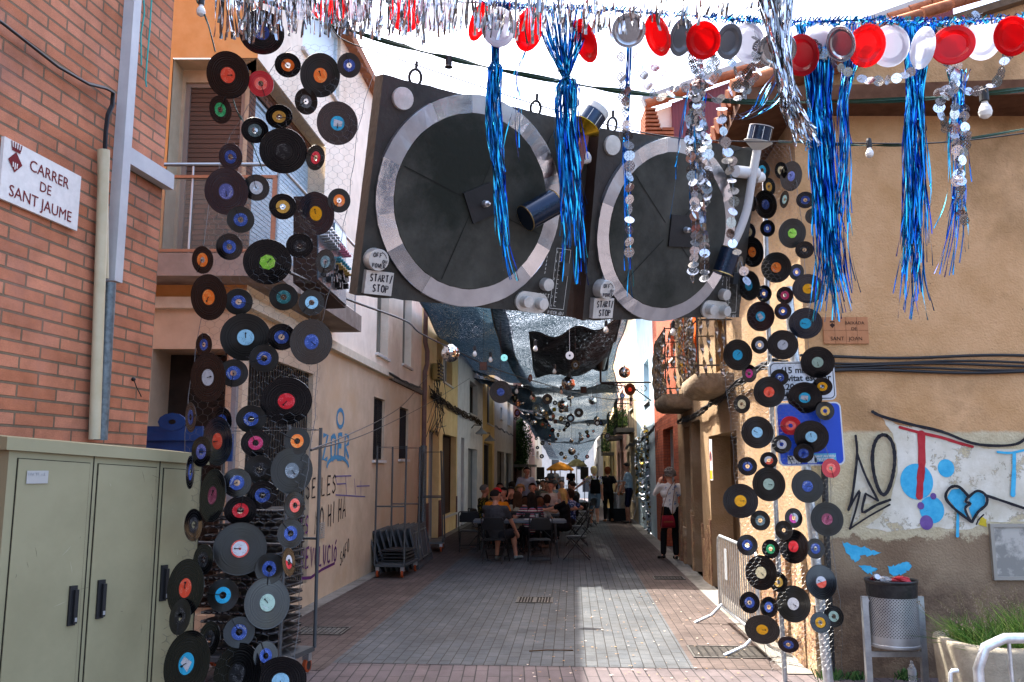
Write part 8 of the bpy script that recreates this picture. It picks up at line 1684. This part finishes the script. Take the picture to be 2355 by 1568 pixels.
for k in range(60):
    bx_, by = xc+random.uniform(-.5,.5), YP+.42+random.uniform(-.25,.25); hh = random.uniform(.24,.46); le = V((random.gauss(-.05,.14), random.gauss(0,.08), 0)); p = V((bx_,by,zt-.07)); q = p+V((0,0,hh))+le; mb.ribbon([p,p+V((0,0,hh*.5))+le*.4,q],[.003,.0025,.002],V((0,1,0)),0)
    for j in range(9): c = p.lerp(q,.72+.03*j)+V((random.gauss(0,.009),random.gauss(0,.009),0)); e = random.uniform(.004,.007); mb.face([c-V((e,0,0)),c+V((0,0,e)),c+V((e,0,0)),c-V((0,0,e))],random.choice((0,1)))
mb.build('seed_heads', [pm('seed_a','#6f6246',.8), pm('seed_b','#85725f',.8)], g)
# weeds, twig and litter at the foot of the wall
random.seed(15)
for u, v, s_, lb in ((1860,1532,.1,'small green weed beside the foot of the sign post'),(1925,1540,.07,'tiny weed right of the sign post foot'),(1760,1425,.14,'weed growing against the wall behind the barrier'),(2022,1530,.09,'weed at the wall foot left of the water bottle')):
    c = gnd(u, min(v, 1536)); c.y = min(c.y, 7.66) if u > 1850 else c.y; mb = MB()
    for k in range(70): a = random.uniform(0,6.28); q = c+V((random.gauss(0,s_*.5),random.gauss(0,s_*.3),0)); tip = q+V((math.cos(a)*s_*.4,math.sin(a)*s_*.3,random.uniform(.3,1)*s_)); mb.ribbon([q,tip],[.008,.012],V((0,1,0)),random.randrange(3))
    mb.build('weed', LEAF, label=lb, cat='weed', group='weeds at the wall foot')
mb = MB(); a, b_ = gnd(1217,1500), gnd(1318,1498); mb.tube([a+Z*.012,a.lerp(b_,.4)+Z*.02,b_+Z*.012],.006,5); mb.build('twig', pm('twig_brown','#4a3524',.8), label='long thin twig lying across the paving edge', cat='twig')
random.seed(16); mb = MB()
for k in range(260):
    q = st(random.uniform(-.5,1.9), random.uniform(7.6,13)) + Z*.013; a = random.uniform(0,6.28); e = random.uniform(.006,.022); mb.face([q+V((e*math.cos(a+t_)*random.uniform(.5,1),e*math.sin(a+t_),random.uniform(0,.003))) for t_ in (0,1.6,3.1,4.7)],random.choice((0,0,1)))
mb.build('dry_leaves', [pm('leaf_dry','#7a6248',.9), pm('petal','#a89a8c',.9)], label='dry leaves and petals scattered on the paving', cat='leaves', kind='stuff')
# ------------------------------------------------------------------ graffiti on the beige wall
g = thing('wall_writing', 'black, purple and blue spray writing on the beige wall behind the trolley', 'graffiti', WL.ppix(770,1150))
def wl_text(txt, u0, v0, u1, v1, hpx, mat, th, nm):
    """baseline from (u0,v0) to (u1,v1) on the left wall, letters hpx high at the start"""
    a0, z0 = WL.pix(u0, v0, .004); a1, z1 = WL.pix(u1, v1, .004); zt_ = WL.pix(u0, v0-hpx, .004)[1]; hh = zt_-z0; n = sum(.74 if c in 'I !' else 1.05 for c in txt); lw_ = (a1-a0)/n; mb = MB()
    strokes(mb, txt, lambda x, y: WL.p(a0+x, z0+(z1-z0)*x/(a1-a0)+y, .004+random.uniform(0,.002)), 0, 0, lw_, hh, th, N, 0, .05); mb.build(nm, mat, g)
random.seed(18)
BKS, PUS, BLS, VIS = pm('spray_k2','#17151a',.8), pm('spray_p2','#54285a',.8), pm('spray_b2','#4680a4',.8), pm('spray_v2','#6a628c',.8)
wl_text('SE LES', 703, 1148, 776, 1132, 46, BKS, .03, 'black_writing'); wl_text('NO HI HA', 724, 1228, 797, 1188, 54, BKS, .03, 'black_writing'); wl_text('SAFO', 782, 1302, 804, 1262, 30, BKS, .025, 'black_writing')
wl_text('REVOLUCIÓ', 692, 1308, 776, 1290, 46, PUS, .04, 'purple_writing'); wl_text('LS', 692, 1232, 712, 1224, 40, PUS, .035, 'purple_writing')
mb = MB(); mb.ribbon([WL.ppix(u,v,.005) for u,v in ((692,1330),(715,1328),(740,1310),(770,1295))], .04, N); mb.build('purple_line', PUS, g)
wl_text('ZOER', 742, 1058, 808, 1052, 58, BLS, .075, 'blue_tag'); mb = MB(); mb.ribbon([WL.ppix(783+8*math.cos(t_), 962+20*math.sin(t_), .006) for t_ in np.linspace(0,6.4,16)], .06, N); mb.ribbon([WL.ppix(752+25*(1-math.cos(t_)), 1075-24*math.sin(t_), .006) for t_ in np.linspace(0,3.1,10)], .06, N); mb.build('blue_tag', BLS, g)
mb = MB()
for q in ([(771,1095),(808,1094)],[(771,1095),(775,1113),(795,1112)],[(795,1095),(797,1140)],[(772,1138),(840,1142)],[(815,1100),(818,1138)],[(820,1118),(850,1117)],[(830,1105),(830,1140)]): mb.ribbon([WL.ppix(u,v,.005) for u,v in q], .02, N)
mb.build('violet_sketch', VIS, g)
g = thing('wall_vent', 'small white slatted vent set low in the beige wall', 'vent', WL.ppix(738,1222)); mb = MB(); r = WL.rect(731,744,1202,1240)
for k in range(9): h = r[2]+(r[3]-r[2])*k/9; WL.box(mb, r[0], r[1], h, h+(r[3]-r[2])/9*.6, .002, .015)
mb.build('slats', pm('vent_white','#9c978e',.6), g)
# number on the black door
a, z = WL.pix(1117, 1051); o = text_mesh('20', .2, pm('door_number','#4a4c50',.5), 'house_number'); o.matrix_world = frame_mat(WL.p(a, z, -.19), T, Z, N); tag(o, 'pale number 20 on the tall black door', 'house number')
# ------------------------------------------------------------------ wear on the cabinet
random.seed(51); cabg = [o for o in bpy.data.objects if o.name.startswith('utility_cabinet')][0]
mb = MB()
for k in range(46):
    a, h = random.uniform(.05, LC-.05), random.choice((random.uniform(.9,1.8), random.uniform(.15,.7))); l_ = random.uniform(.01,.07); an = random.uniform(-1.8,-1.2) if k % 3 else random.uniform(0,3)
    p = WC.p(a, h, .0105); mb.ribbon([p, p + (WC.d*math.cos(an)+Z*math.sin(an))*l_*.5 + WC.d*.002, p + (WC.d*math.cos(an)+Z*math.sin(an))*l_], [.0005,.0018,.0005], WC.n, random.randrange(2))
mb.build('scratches', [pm('scratch_dark', '#4c4a3c', .7), pm('scratch_pale', '#a9a68e', .6)], cabg)
